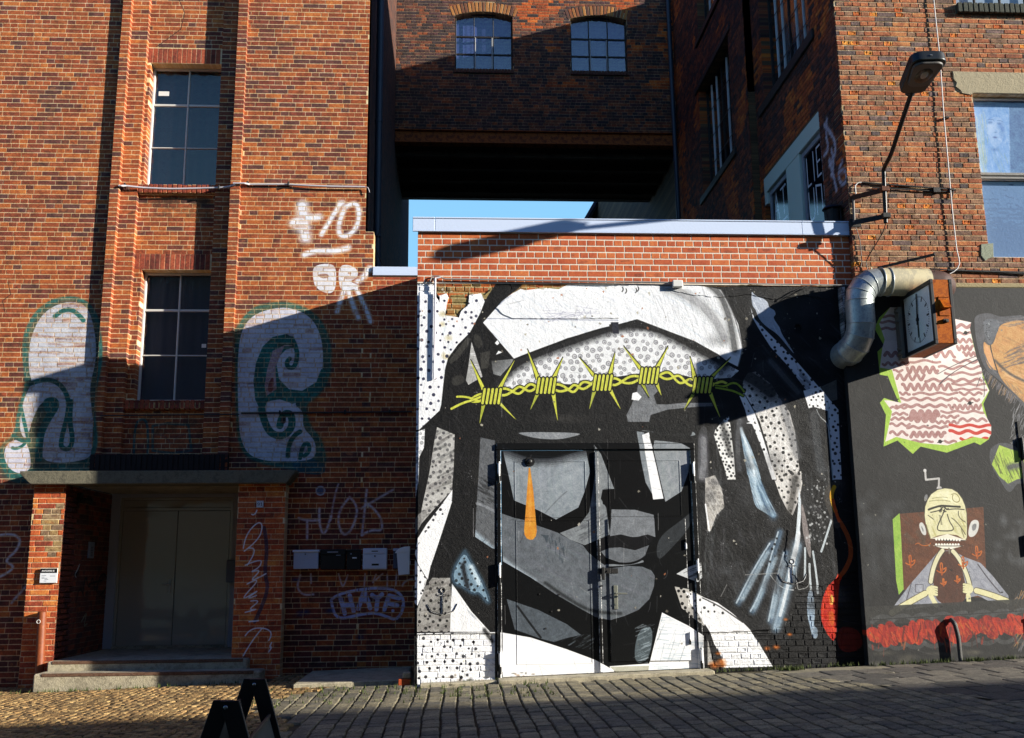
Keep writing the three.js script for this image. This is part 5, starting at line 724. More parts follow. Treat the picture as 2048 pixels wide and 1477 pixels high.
function sash(parent, name, x0, x1, y0, y1, z, bars, mat, fw = 0.03, o = {}) {       // window: frame, panes with real gaps, room behind
  const w = part('window', [box(x0, x0 + fw, y0, y1, z - 0.03, z + 0.03), box(x1 - fw, x1, y0, y1, z - 0.03, z + 0.03), box(x0 + fw, x1 - fw, y1 - fw, y1, z - 0.03, z + 0.028), box(x0 + fw, x1 - fw, y0, y0 + fw, z - 0.03, z + 0.028)], mat, parent);
  const xs = [x0 + fw, ...bars.x, x1 - fw], ys = [y0 + fw, ...bars.y, y1 - fw];
  bars.x.forEach((x) => part('glazing_bar', box(x - 0.011, x + 0.011, y0 + fw, y1 - fw, z - 0.022, z + 0.024), mat, w));
  bars.y.forEach((y, k) => { const h = bars.thick && bars.thick[k] ? bars.thick[k] : 0.009; for (let i = 0; i < xs.length - 1; i++) part('glazing_bar', box(xs[i] + (i ? 0.012 : 0), xs[i + 1] - (i < xs.length - 2 ? 0.012 : 0), y - h, y + h, z - 0.02, z + 0.02), mat, w); });
  for (let i = 0; i < xs.length - 1; i++) for (let j = 0; j < ys.length - 1; j++) { const g = new THREE.PlaneGeometry(xs[i + 1] - xs[i], ys[j + 1] - ys[j]); g.rotateY(rr(-0.006, 0.006)); g.rotateX(rr(-0.006, 0.006)); g.translate((xs[i] + xs[i + 1]) / 2, (ys[j] + ys[j + 1]) / 2, z - 0.004); part('pane', g, o.glass || M.glass, w); }
  if (o.room !== false) { part('room', [box(x0 - 0.3, x1 + 0.3, y0 - 0.3, y1 + 0.3, z - 1.4, z - 1.35), box(x0 - 0.3, x0 - 0.25, y0 - 0.3, y1 + 0.3, z - 1.35, z - 0.06), box(x1 + 0.25, x1 + 0.3, y0 - 0.3, y1 + 0.3, z - 1.35, z - 0.06), box(x0 - 0.25, x1 + 0.25, y1 + 0.25, y1 + 0.3, z - 1.35, z - 0.06), box(x0 - 0.25, x1 + 0.25, y0 - 0.3, y0 - 0.25, z - 1.35, z - 0.06)], M.room, w); if (o.curtain) part('curtain', curtain(x0, x1, y0 + o.curtain[0], y1 - o.curtain[1], z - 0.12), o.cmat || M.curtain, w); }
  return w;
}
function curtain(x0, x1, y0, y1, z) { const g = new THREE.PlaneGeometry(x1 - x0, y1 - y0, 60, 1), p = g.attributes.position; for (let i = 0; i < p.count; i++) p.setZ(i, 0.004 * Math.sin(p.getX(i) * 42) + 0.008 * Math.sin(p.getX(i) * 17)); g.computeVertexNormals(); g.translate((x0 + x1) / 2, (y0 + y1) / 2, z); return g; }
{
  const z = ZL - 0.33;
  const a = sash(leftHouse, 'window', -4.985, -3.82, 7.86, 9.985, z, { x: [-4.4], y: [8.58, 9.33], thick: [0.009, 0.018] }, M.whitePaint, 0.032, { curtain: [0.0, 0.0] });
  const b = sash(leftHouse, 'window', -4.92, -3.83, 4.37, 6.455, z, { x: [-4.36], y: [5.11, 5.84], thick: [0.009, 0.018] }, M.whitePaint, 0.032, { curtain: [0.0, 0.0] });
  part('sticker', box(-4.89, -4.72, 9.5, 9.58, z + 0.004, z + 0.006, 0.0005), M.whitePlastic, a);
  part('sticker', box(-3.98, -3.91, 5.24, 5.3, z + 0.004, z + 0.006, 0.0005), M.whitePlastic, b);
}
// porch: canopy slab, two brick pillars, recess with the double door, steps
function porch() {
  const can = finishCanopy(); part('canopy', can, std({ map: rep(mottle(512, 31, ['#4d4a3e', '#5f5b4c', '#716c5a', '#565245']), 1.1), roughness: 0.95, bumpMap: rep(gStone, 0.5), bumpScale: 0.008 }), leftHouse);
  const sh = sheet(-6.2, -0.1, 4, 3.3, 220), B = { course: 0.0772, joint: 0.012, L: 0.262, bond: 'wild' };
  const l = layCourses({ u0: -6.145, u1: -5.692, v0: 0, v1: 3.05, ...B }), r = layCourses({ u0: -3.19, u1: -2.5, v0: 0, v1: 3.05, ...B });
  const { ctx, cv } = sh; ctx.fillStyle = '#d6c198'; ctx.fillRect(0, 0, cv.width, cv.height);
  paintBricks(sh, l.concat(r), '#a48c68', (u, v) => v > 2.0 && v < 2.75 && u > -6.05 && u < -5.8 ? pick(['#7a624a', '#8c7254', '#6b5640', '#96784e']) : pick(['#b04e24', '#bc5a2a', '#9a4222', '#c06a30', '#8a3a22', '#a8522c'])); tagsPorch(sh); speckle(sh, 0.4);
  const mat = std({ map: sh.texture(), roughness: 0.9, bumpMap: rep(gBrick, 0.5), bumpScale: 0.003 });
  const fr = frame('z', -15.3), cm = { mat, building: leftHouse, fr, recess: 0.006, jitter: 0.006, edge: 0.004 };
  const pl = part('pillar', slab(-6.15, -5.69, -0.1, 3.05, [], 0.5, fr.m), mat, leftHouse), pr = part('pillar', slab(-3.19, -2.495, -0.1, 3.05, [], 0.5, fr.m), mat, leftHouse);
  setBricks(cm, pl, l); setBricks({ ...cm, jitter: 0.004 }, pr, r);
  // inner side of the recess
  const si = sheet(-17.5, -0.1, 2.3, 3.3, 220), u = layCourses({ u0: 15.3, u1: 17.42, v0: 0.5, v1: 3.05, ...B });
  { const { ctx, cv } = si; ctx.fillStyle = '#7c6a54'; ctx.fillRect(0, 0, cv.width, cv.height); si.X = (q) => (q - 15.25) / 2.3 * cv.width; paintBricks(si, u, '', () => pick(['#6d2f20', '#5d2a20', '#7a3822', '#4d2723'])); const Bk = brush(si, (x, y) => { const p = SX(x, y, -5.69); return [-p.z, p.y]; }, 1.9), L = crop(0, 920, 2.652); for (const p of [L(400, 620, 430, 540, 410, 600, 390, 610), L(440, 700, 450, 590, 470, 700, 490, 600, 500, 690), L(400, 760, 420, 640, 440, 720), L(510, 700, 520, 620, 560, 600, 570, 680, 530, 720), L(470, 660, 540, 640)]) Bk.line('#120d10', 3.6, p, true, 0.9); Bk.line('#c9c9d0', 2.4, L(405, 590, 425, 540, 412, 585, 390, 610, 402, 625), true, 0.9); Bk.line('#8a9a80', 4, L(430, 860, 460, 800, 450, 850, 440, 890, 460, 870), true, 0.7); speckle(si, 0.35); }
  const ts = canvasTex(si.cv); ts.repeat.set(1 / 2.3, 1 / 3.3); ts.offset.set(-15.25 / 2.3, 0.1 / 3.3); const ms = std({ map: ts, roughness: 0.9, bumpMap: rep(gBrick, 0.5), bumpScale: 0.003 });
  const fs = frame('+x', -5.69), ws = part('recess_wall', slab(15.81, 17.6, 0.3, 3.05, [], 0.3, fs.m), ms, leftHouse); part('recess_wall', slab(15.302, 15.8, 0.3, 3.05, [], 0.01, fs.m), ms, leftHouse);
  setBricks({ mat: ms, building: leftHouse, fr: fs, recess: 0.003 }, ws, u);
  part('recess_wall', box(-3.195, -2.9, 0.3, 3.05, -17.6, -15.81), mat, leftHouse);
  part('recess_ceiling', box(-5.69, -3.2, 3.06, 3.2, -17.6, -15.5), M.concrete, leftHouse);
  part('wall', [box(-5.9, -5.70, 0.3, 3.2, -17.8, -17.42), box(-3.6, -3.2, 0.3, 3.2, -17.8, -17.42), box(-5.72, -3.6, 3.08, 3.3, -17.8, -17.42)], M.iron, leftHouse);
  // door
  const bronze = std({ color: '#b9b3a2', roughness: 0.34, metalness: 0.3, roughnessMap: rep(mottle(256, 66, ['#5a5a5a', '#9a9a9a', '#707070', '#b0b0b0'], [[3, 1], [9, 0.8], [40, 0.4]]), 1.1), bumpMap: rep(grain(128, 88, [[3, 1], [7, 0.6]]), 1.2), bumpScale: 0.007 });
  const jamb = part('door_frame', [box(-5.7, -5.545, 0.56, 3.08, -17.42, -17.34), box(-3.69, -3.6, 0.56, 3.08, -17.42, -17.34), box(-5.545, -3.69, 3.0, 3.08, -17.42, -17.35)], std({ color: '#a5a5ab', roughness: 0.5, bumpMap: rep(gPlaster, 0.6), bumpScale: 0.003 }), leftHouse);
  const d = part('door', [box(-5.545, -5.5, 0.57, 3.0, -17.42, -17.37), box(-3.735, -3.69, 0.57, 3.0, -17.42, -17.37), box(-5.5, -3.735, 2.955, 3.0, -17.42, -17.37), box(-5.5, -3.735, 2.78, 2.83, -17.42, -17.37)], bronze, leftHouse);
  part('transom_panel', box(-5.5, -3.735, 2.832, 2.953, -17.42, -17.395), bronze, d);
  part('door_leaf', box(-5.497, -4.606, 0.6, 2.776, -17.425, -17.385, 0.006), bronze, d); part('door_leaf', box(-4.594, -3.738, 0.6, 2.776, -17.425, -17.38, 0.006), bronze, d);
  part('handle', [box(-4.7, -4.655, 1.42, 1.66, -17.385, -17.372, 0.004), rod([-4.677, 1.58, -17.375], [-4.677, 1.58, -17.32], 0.01), rod([-4.677, 1.58, -17.325], [-4.79, 1.58, -17.325], 0.011)], std({ color: '#b4b4ae', roughness: 0.3, metalness: 0.8 }), d);
  part('threshold', box(-5.545, -3.69, 0.5, 0.6, -17.45, -17.33), M.concrete, d);
  part('meter_box', box(-3.73, -3.56, 1.6, 1.96, -17.33, -17.2, 0.008), std({ color: '#5f6570', roughness: 0.5 }), leftHouse);
  const s = part('steps', [box(-5.69, -2.92, 0.1, 0.555, -17.4, -15.08, 0.02), box(-5.71, -2.66, -0.1, 0.425, -15.078, -14.68, 0.02)], M.concrete, leftHouse);
  part('nosing', [box(-5.62, -2.98, 0.515, 0.558, -15.12, -15.072, 0.006), box(-5.6, -2.75, 0.385, 0.429, -14.72, -14.672, 0.006)], std({ map: rep(mottle(256, 205, ['#3d2a1e', '#5a3d2a', '#6f5340', '#4a3326']), 0.5), roughness: 0.9, bumpMap: rep(gStone, 0.3), bumpScale: 0.003 }), s);
}
function finishCanopy() {                                        // slab whose ends taper towards the bottom
  const s = new THREE.Shape(); s.moveTo(-6.14, 3.05); s.lineTo(-2.47, 3.05); s.lineTo(-2.35, 3.2); s.lineTo(-2.35, 3.225); s.lineTo(-6.295, 3.225); s.lineTo(-6.295, 3.2); s.closePath();
  const g = new THREE.ExtrudeGeometry(s, { depth: 0.5, bevelEnabled: true, bevelSize: 0.008, bevelThickness: 0.008, bevelSegments: 1 }); g.translate(0, 0, -15.64); return g;
}
porch();
// ---------------------------------------------------------------- brick bridge between the two houses
const bridge = thing('brick_bridge', 'dark brick bridge building with two arched blue windows over the gap between the houses', 'building');
const blueCurtain = std({ color: '#27366e', roughness: 0.9 });
(function makeBridge() {
  const fr = frame('z', ZB), u0 = XL + 0.002, u1 = XR2, v0 = 12.07, v1 = 16.9;
  const a1 = hole(0.0, 1.41, 13.66, 15.08, 0.11), a2 = hole(2.83, 4.23, 13.66, 15.05, 0.11);
  const ring = (h) => { const [a, b, , d, r] = h.box, f = (v) => { const x = h0(v); return x; }; const h0 = hole(a - 0.02, b + 0.02, d - 0.02, d + 0.14, r + 0.12); return f; };
  const rects = layCourses({ u0, u1, v0, v1, course: 0.0772, joint: 0.012, L: 0.262, bond: 'mixed', holes: [a1, a2, ring(a1), ring(a2), hole(-0.02, 1.43, 13.53, 13.66), hole(2.81, 4.25, 13.53, 13.66)] });
  const sh = sheet(u0, v0, u1 - u0, v1 - v0, 150), { ctx, cv } = sh; ctx.fillStyle = '#8f7a5c'; ctx.fillRect(0, 0, cv.width, cv.height);
  const patch = noiseGrid(64, 91);
  paintBricks(sh, rects, '', (u, v) => { const p = patch(u * 1.7 + 3, v * 2.1); const warm = u < 1.2 ? 0.35 : 0.45; if (u > 1.5 && v > 13.2 && p > 0.56 && rnd() < 0.75) return pick(['#a84a14', '#9a4214', '#b4541a', '#8a3c16']); return rnd() < warm ? pick(['#6b3a24', '#5c3020', '#744028', '#7a3b1e']) : pick(['#3a2524', '#2e2223', '#45292a', '#4c302a', '#332628']); });
  speckle(sh, 0.4);
  const mat = std({ map: sh.texture(), roughness: 0.9, bumpMap: rep(gBrick, 0.5), bumpScale: 0.004 });
  const wall = part('wall', slab(u0, u1, v0, v1, [a1, a2], 0.35, fr.m), mat, bridge);
  setBricks({ mat, building: bridge, fr, recess: 0.006, jitter: 0.005, edge: 0.004 }, wall, rects);
  // arches of bricks on end, sills
  const am = ['#8f5a2c', '#7a4424', '#a06a34', '#6b4028', '#54352a'].map((c) => std({ color: c, roughness: 0.9, bumpMap: rep(gBrick, 0.4), bumpScale: 0.004 }));
  for (const h of [a1, a2]) {
    const [a, b, , d, r] = h.box, w = (b - a) / 2, R = (w * w + r * r) / (2 * r), cx = (a + b) / 2, cy = d + r - R, half = Math.asin(w / R) + 0.03, n = 19;
    for (let i = 0; i < n; i++) { const t = -half + (i + 0.5) * 2 * half / n, g = box(-0.031, 0.031, R + 0.004, R + 0.255, -0.02, 0.008 + rr(0, 0.004), 0.005); g.rotateZ(-t); g.translate(cx, cy, ZB); part('brick', g, pick(am), wall); }
    const s = part('sill', box(a - 0.02, b + 0.02, 13.535, 13.62, ZB - 0.2, ZB + 0.01), M.iron, bridge); for (let x = a - 0.02; x < b - 0.02; x += 0.0765) part('brick', box(x, x + 0.066, 13.55, 13.655, ZB - 0.2, ZB + 0.05 + rr(-0.004, 0.004), 0.005), am[4], s);
    const x1 = a + (b - a) / 3, x2 = a + 2 * (b - a) / 3;
    const win = sash(bridge, 'window', a + 0.005, b - 0.005, 13.665, d + r + 0.01, ZB - 0.14, { x: [x1, x2], y: [14.115, 14.58], thick: [0.02, 0.022] }, M.frameDark, 0.03, { curtain: [0, 0], cmat: blueCurtain, glass: M.glassBright });
    part('vent_frame', [box(x1 + 0.02, x1 + 0.04, 13.7, 14.56, ZB - 0.14, ZB - 0.105), box(x2 - 0.04, x2 - 0.02, 13.7, 14.56, ZB - 0.14, ZB - 0.105)], std({ color: '#9a9a98', roughness: 0.5 }), win);
  }
  // steel girder, floor and rear wall
  part('girder', [box(u0, u1, 12.05, 12.07, ZB - 0.2, ZB + 0.05), box(u0, u1, 11.76, 12.05, ZB - 0.08, ZB - 0.03), box(u0, u1, 11.735, 11.76, ZB - 0.2, ZB + 0.06)], M.rust, bridge);
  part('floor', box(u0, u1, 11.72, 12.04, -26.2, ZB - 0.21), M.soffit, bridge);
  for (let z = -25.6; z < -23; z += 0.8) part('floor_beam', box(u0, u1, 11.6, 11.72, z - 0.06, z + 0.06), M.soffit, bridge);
  part('rear_wall', box(u0, u1, 11.7, 16.9, -26.4, -26.2), M.iron, bridge);
  part('roof', box(u0, u1, 16.9, 17, -26.4, ZB + 0.1), M.iron, bridge);
  const dp = tube([[5.25, 16.8, ZB + 0.16], [5.25, 15.5, ZB + 0.16], [5.26, 13, ZB + 0.17], [5.28, 9.3, ZB + 0.19], [5.28, 5.5, ZB + 0.19]], 0.055, 30, 10);
  part('downpipe', [dp, ...[14.9, 13.5, 11.3].map((y) => rod([5.262, y, ZB + 0.17], [5.262, y + 0.05, ZB + 0.17], 0.064, 12))], M.pipeBlue, bridge);
})();

// ---------------------------------------------------------------- low annex: new brickwork over the painted wall
const annex = thing('brick_annex', 'low annex with orange brick parapet and a giant face mural across its double door', 'building');
const MX0 = -0.47;
(function makeAnnex() {
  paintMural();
  const fr = frame('z', ZM);
  // parapet
  const sh = sheet(-0.55, 5.55, 6.1, 0.85, 260), rects = layCourses({ u0: -0.5, u1: 5.515, v0: 5.6, v1: 6.3, course: 0.0886, joint: 0.018, L: 0.266, bond: 'english' });
  { const { ctx, cv } = sh; ctx.fillStyle = '#d9cfbd'; ctx.fillRect(0, 0, cv.width, cv.height); paintBricks(sh, rects, '', () => pick(['#b5582c', '#bc5f31', '#b0522a', '#ac4f29', '#bf6533']), 0.002); speckle(sh, 0.2); }
  const mo = std({ map: sh.texture(), roughness: 0.85, bumpMap: rep(gBrick, 0.5), bumpScale: 0.002 });
  const top = part('parapet', slab(-0.5, 5.515, 5.58, 6.32, [], 0.3, fr.m), mo, annex);
  setBricks({ mat: mo, building: annex, fr, recess: 0.0032, jitter: 0.001, edge: 0.0015 }, top, rects);
  // coping: lengths of sheet metal
  for (const [a, b] of [[-0.57, -0.27], [-0.266, 4.84], [4.844, 5.515]]) part('coping', [box(a, b, 6.315, 6.485, ZM - 0.02, ZM + 0.045, 0.005), box(a, b, 6.485, 6.505, ZM - 0.42, ZM + 0.055, 0.004), box(a, b, 6.3, 6.316, ZM + 0.03, ZM + 0.05, 0.003)], M.coping, annex);
  // painted wall: old brick behind, a coat of plaster in front that ends raggedly
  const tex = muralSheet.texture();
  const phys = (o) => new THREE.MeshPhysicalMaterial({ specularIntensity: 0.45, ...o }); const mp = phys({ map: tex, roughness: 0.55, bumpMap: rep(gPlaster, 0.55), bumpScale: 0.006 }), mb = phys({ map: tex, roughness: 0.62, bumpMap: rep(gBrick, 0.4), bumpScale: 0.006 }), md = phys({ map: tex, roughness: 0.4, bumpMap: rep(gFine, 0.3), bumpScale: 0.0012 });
  const DX0 = 0.555, DX1 = 3.19, DY1 = 3.39, door = hole(DX0, DX1, 0, DY1);
  const base = frame('z', ZM - 0.02);
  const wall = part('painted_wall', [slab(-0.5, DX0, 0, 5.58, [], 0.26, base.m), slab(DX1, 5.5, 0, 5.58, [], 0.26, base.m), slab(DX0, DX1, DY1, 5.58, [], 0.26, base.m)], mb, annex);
  const bricks = [...layCourses({ u0: -0.47, u1: DX0, v0: 0.2, v1: 1.0, course: 0.0772, joint: 0.011, L: 0.262, bond: 'mixed' }), ...layCourses({ u0: DX1, u1: 5.5, v0: 0.3, v1: 1.75, course: 0.0772, joint: 0.011, L: 0.262, bond: 'mixed' }), ...layCourses({ u0: -0.47, u1: 5.5, v0: 5.0, v1: 5.58, course: 0.079, joint: 0.012, L: 0.26, bond: 'mixed' })];
  setBricks({ mat: mb, building: annex, fr: base, recess: 0.008, jitter: 0.009, edge: 0.006, rough: (r) => r[3] < 1.6 && rnd() < 0.25 ? 0.008 : 0 }, wall, bricks);
  const px = (x, y) => { const p = S(x, y, ZM); return [p.x, p.y]; };
  const ragged = (pts, step, j) => { const o = []; for (let i = 0; i < pts.length - 1; i++) { const [a, b] = [pts[i], pts[i + 1]], n = Math.max(1, Math.round(Math.hypot(b[0] - a[0], b[1] - a[1]) / step)); for (let k = 0; k < n; k++) { const t = k / n; o.push([a[0] + (b[0] - a[0]) * t + (k ? rr(-j, j) : 0), a[1] + (b[1] - a[1]) * t + (k ? rr(-j, j) : 0)]); } } o.push(pts[pts.length - 1]); return o; };
  const coat = (outline, holes, d0, d1, mat, name = 'plaster') => {
    const s = new THREE.Shape(outline.map((p) => new THREE.Vector2(...p))); for (const h of holes) s.holes.push(new THREE.Path(h.map((p) => new THREE.Vector2(...p))));
    const g = new THREE.ExtrudeGeometry(s, { depth: d1 - d0 - 0.003, bevelEnabled: true, bevelSize: 0.003, bevelThickness: 0.003, bevelSegments: 1, bevelOffset: -0.003 }); g.translate(0, 0, ZM + d0);
    const p = g.attributes.position, uv = g.attributes.uv; for (let i = 0; i < p.count; i++) uv.setXY(i, p.getX(i), p.getY(i)); return part(name, g, mat, annex);
  };
  const T = crop(820, 560, 4.923), toUV = (a) => a.map(([x, y]) => px(x, y));
  // left piece, with the hole where bricks show
  const leftTop = toUV(T(250, 165, 330, 150, 380, 180, 365, 245, 345, 350, 420, 355, 480, 372, 505, 305, 575, 240, 580, 150, 640, 140, 735, 150, 800, 90, 900, 60, 1010, 95, 1100, 75, 1140, 78, 1300, 95, 1500, 62));
  const rightTop = toUV([[1135, 574], [1180, 576], [1260, 571], [1320, 573], [1400, 571], [1440, 574], [1500, 569], [1560, 573], [1620, 570], [1690, 577]]);
  const outline = [...ragged([[-0.468, 5.42], [-0.2, 5.42], [-0.2, 5.3], ...leftTop, ...rightTop, [5.3, 5.5]], 0.05, 0.008), ...ragged([[5.3, 5.5], [5.3, 1.72], [4.98, 1.62], [4.75, 1.5], [4.45, 1.42], [4.36, 1.1], [4.1, 0.965], [3.7, 0.95], [3.193, 0.945]], 0.09, 0.006), [3.193, DY1 + 0.003], [DX0 - 0.003, DY1 + 0.003], [DX0 - 0.003, 0.968], ...ragged([[DX0 - 0.003, 0.968], [0.1, 0.972], [-0.468, 0.965]], 0.12, 0.003)];
  const wallHole = [[1590, 650], [1599, 648], [1604, 656], [1602, 668], [1593, 666], [1588, 659]].map(([x, y]) => px(x, y));
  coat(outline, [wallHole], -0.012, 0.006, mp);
  // second, thicker patches of render
  coat(ragged([...toUV(T(845, 280, 930, 200, 1010, 150, 1300, 110, 1526, 100)), ...toUV([[1180, 580], [1237, 600], [1239, 637]]), ...toUV(T(1430, 385, 1000, 380, 930, 350)), ...toUV(T(845, 280))], 0.04, 0.006), [], 0.006, 0.016, mp);
  coat(ragged([px(1330, 578), px(1440, 577), px(1490, 576), px(1600, 573), px(1680, 580), px(1660, 600), px(1600, 592), px(1545, 600), px(1500, 590), px(1440, 596), px(1380, 590), px(1330, 578)], 0.03, 0.007), [], 0.006, 0.014, mp);
  coat(ragged([px(1575, 1060), px(1660, 1085), px(1690, 1120), px(1682, 1150), px(1650, 1172), px(1600, 1170), px(1570, 1120), px(1575, 1060)], 0.03, 0.008), [], 0.006, 0.013, mp);
  // wall ties shaped like anchors
  for (const [x, y, s] of [[885, 1212, 1], [1585, 1152, 0.95]]) { const [u, v] = px(x, y), z = ZM + 0.011, A = (dx, dy) => [u + dx * s, v + dy * s, z]; part('wall_tie', [tube([A(0, 0.16), A(0, -0.1)], 0.009, 8, 8), tube([A(-0.19, 0.02), A(-0.14, -0.07), A(0, -0.11), A(0.14, -0.07), A(0.19, 0.02)], 0.008, 24, 8), tube([A(-0.05, 0.13), A(0.05, 0.13)], 0.009, 6, 8), new THREE.TorusGeometry(0.03 * s, 0.008, 8, 16).translate(u, v + 0.19 * s, z)], mb, annex); }
  // double door of sheet steel, painted over
  const zf = ZM + 0.02, top0 = 3.31;
  const frm = part('door_frame', [box(DX0, DX0 + 0.055, 0.3, top0, ZM - 0.1, zf, 0.004), box(DX1 - 0.06, DX1, 0.3, top0, ZM - 0.1, zf, 0.004), box(DX0, DX1, top0, DY1, ZM - 0.1, zf + 0.012, 0.006)], md, annex);
  const yb = (x) => groundY(x) + 0.05, mid = 1.865;
  const leaf = (a, b, z) => { const g = box(a, b, 0, 1, ZM - 0.06, z, 0.004), p = g.attributes.position; for (let i = 0; i < p.count; i++) p.setY(i, p.getY(i) < 0.5 ? yb(p.getX(i)) + p.getY(i) : top0 - 0.012 + p.getY(i) - 1); const uv = g.attributes.uv; for (let i = 0; i < p.count; i++) uv.setXY(i, p.getX(i), p.getY(i)); return g; };
  const L = part('door_leaf', leaf(DX0 + 0.062, mid - 0.004, ZM + 0.004), md, annex), R = part('door_leaf', leaf(mid + 0.004, DX1 - 0.067, ZM + 0.001), md, annex);
  const panel = (par, x0, x1, y0, y1, z) => { for (const [a, b, c, d] of [[x0, x0 + 0.012, y0, y1], [x1 - 0.012, x1, y0, y1], [x0 + 0.0125, x1 - 0.0125, y0, y0 + 0.012], [x0 + 0.0125, x1 - 0.0125, y1 - 0.012, y1]]) part('panel_rib', box(a, b, c, d, z - 0.001, z + 0.0045, 0.002), md, par); };
  panel(L, 0.79, 1.73, 2.42, 3.16, ZM + 0.004); panel(L, 0.8, 1.77, 0.58, 2.39, ZM + 0.004); panel(R, 2.03, 2.99, 2.43, 3.17, ZM + 0.001);
  part('astragal', box(mid - 0.012, mid + 0.03, 0.47, 3.28, ZM + 0.001, ZM + 0.034, 0.005), md, L);
  part('wicket_door', box(2.0, 3.03, 0.6, 2.4, ZM + 0.0005, ZM + 0.018, 0.005), md, R);
  for (const [par, x, ys] of [[L, DX0 + 0.03, [3.02, 1.72, 0.62]], [R, DX1 - 0.03, [3.01, 1.75, 0.63]]]) for (const y of ys) part('hinge', [rod([x, y - 0.15, ZM + 0.045], [x, y + 0.13, ZM + 0.045], 0.017, 12), box(x - 0.05, x + 0.03, y - 0.12, y + 0.1, ZM + 0.018, ZM + 0.03, 0.002)], std({ map: tex, roughness: 0.35, metalness: 0.2 }), par);
  part('hinge', [rod([3.02, 2.13, ZM + 0.03], [3.02, 2.0, ZM + 0.03], 0.012, 10), rod([3.025, 0.8, ZM + 0.03], [3.025, 0.95, ZM + 0.03], 0.012, 10)], md, R);
  const steel = std({ color: '#a5a697', roughness: 0.35, metalness: 0.7 });
  part('lock_plate', [box(2.055, 2.105, 1.25, 1.55, ZM + 0.018, ZM + 0.03, 0.006), rod([2.08, 1.45, ZM + 0.03], [2.08, 1.45, ZM + 0.085], 0.01, 10), rod([2.07, 1.45, ZM + 0.08], [2.22, 1.445, ZM + 0.08], 0.011, 10), rod([2.08, 1.31, ZM + 0.03], [2.08, 1.31, ZM + 0.04], 0.014, 10)], steel, R);
  part('hasp', [box(1.86, 2.02, 1.7, 1.77, ZM + 0.034, ZM + 0.05, 0.004), box(1.9, 1.94, 1.62, 1.78, ZM + 0.05, ZM + 0.075, 0.006), rod([1.98, 1.73, ZM + 0.05], [1.98, 1.73, ZM + 0.07], 0.012, 10), box(2.03, 2.12, 1.7, 1.765, ZM + 0.018, ZM + 0.026, 0.004)], M.iron, R);
  part('bolt', [rod([1.9, 1.545, ZM + 0.034], [1.9, 1.545, ZM + 0.07], 0.012, 10), ...[[1.35, 1.44], [1.25, 1.23], [1.1, 1.45], [1.17, 1.02], [2.05, 2.4]].map(([x, y]) => rod([x, y, ZM], [x, y, ZM + 0.014], 0.011, 8))], M.iron, R);
  part('knob', [rod([0.99, 3.152, ZM], [0.99, 3.152, ZM + 0.025], 0.055, 20), new THREE.SphereGeometry(0.035, 14, 10).scale(1, 1, 0.5).translate(0.99, 3.152, ZM + 0.025)], M.black, L);
  // body of the annex behind the front, roof
  part('side_wall', box(-0.49, -0.25, 0, 6.3, -22, ZM - 0.3, 0.004), M.concrete, annex); part('roof', box(-0.49, 5.5, 6.28, 6.34, -22, ZM - 0.3, 0.004), M.iron, annex);
  // cable run along the joint, its junction box, and the white upright conduit
  part('conduit', [rod([-0.13, 5.63, ZM + 0.035], [3.0, 5.6, ZM + 0.035], 0.012, 8), rod([3.12, 5.6, ZM + 0.035], [5.35, 5.58, ZM + 0.035], 0.009, 8), tube([[-0.13, 5.63, ZM + 0.035], [-0.22, 5.67, ZM + 0.03], [-0.3, 5.665, ZM + 0.03], [-0.33, 5.6, ZM + 0.03]], 0.009, 16, 6)], std({ color: '#8d8a86', roughness: 0.5 }), annex);
  part('junction_box', box(2.98, 3.12, 5.53, 5.63, ZM + 0.006, ZM + 0.075, 0.01), M.whitePlastic, annex);
  part('conduit', [rod([-0.26, 5.64, ZM + 0.03], [-0.265, 4.25, ZM + 0.03], 0.014, 10), rod([-0.26, 5.64, ZM + 0.03], [-0.18, 5.655, ZM + 0.03], 0.012, 8)], std({ color: '#d8d2d6', roughness: 0.5 }), annex);
  part('cable', [tube([[4.86, 5.57, ZM + 0.03], [4.7, 5.5, ZM + 0.05], [4.55, 5.4, ZM + 0.06], [4.48, 5.36, ZM + 0.03]], 0.007, 16, 6), tube([[5.0, 5.6, ZM + 0.03], [4.8, 5.52, ZM + 0.06], [4.62, 5.43, ZM + 0.03]], 0.006, 16, 6)], M.black, annex);
})();
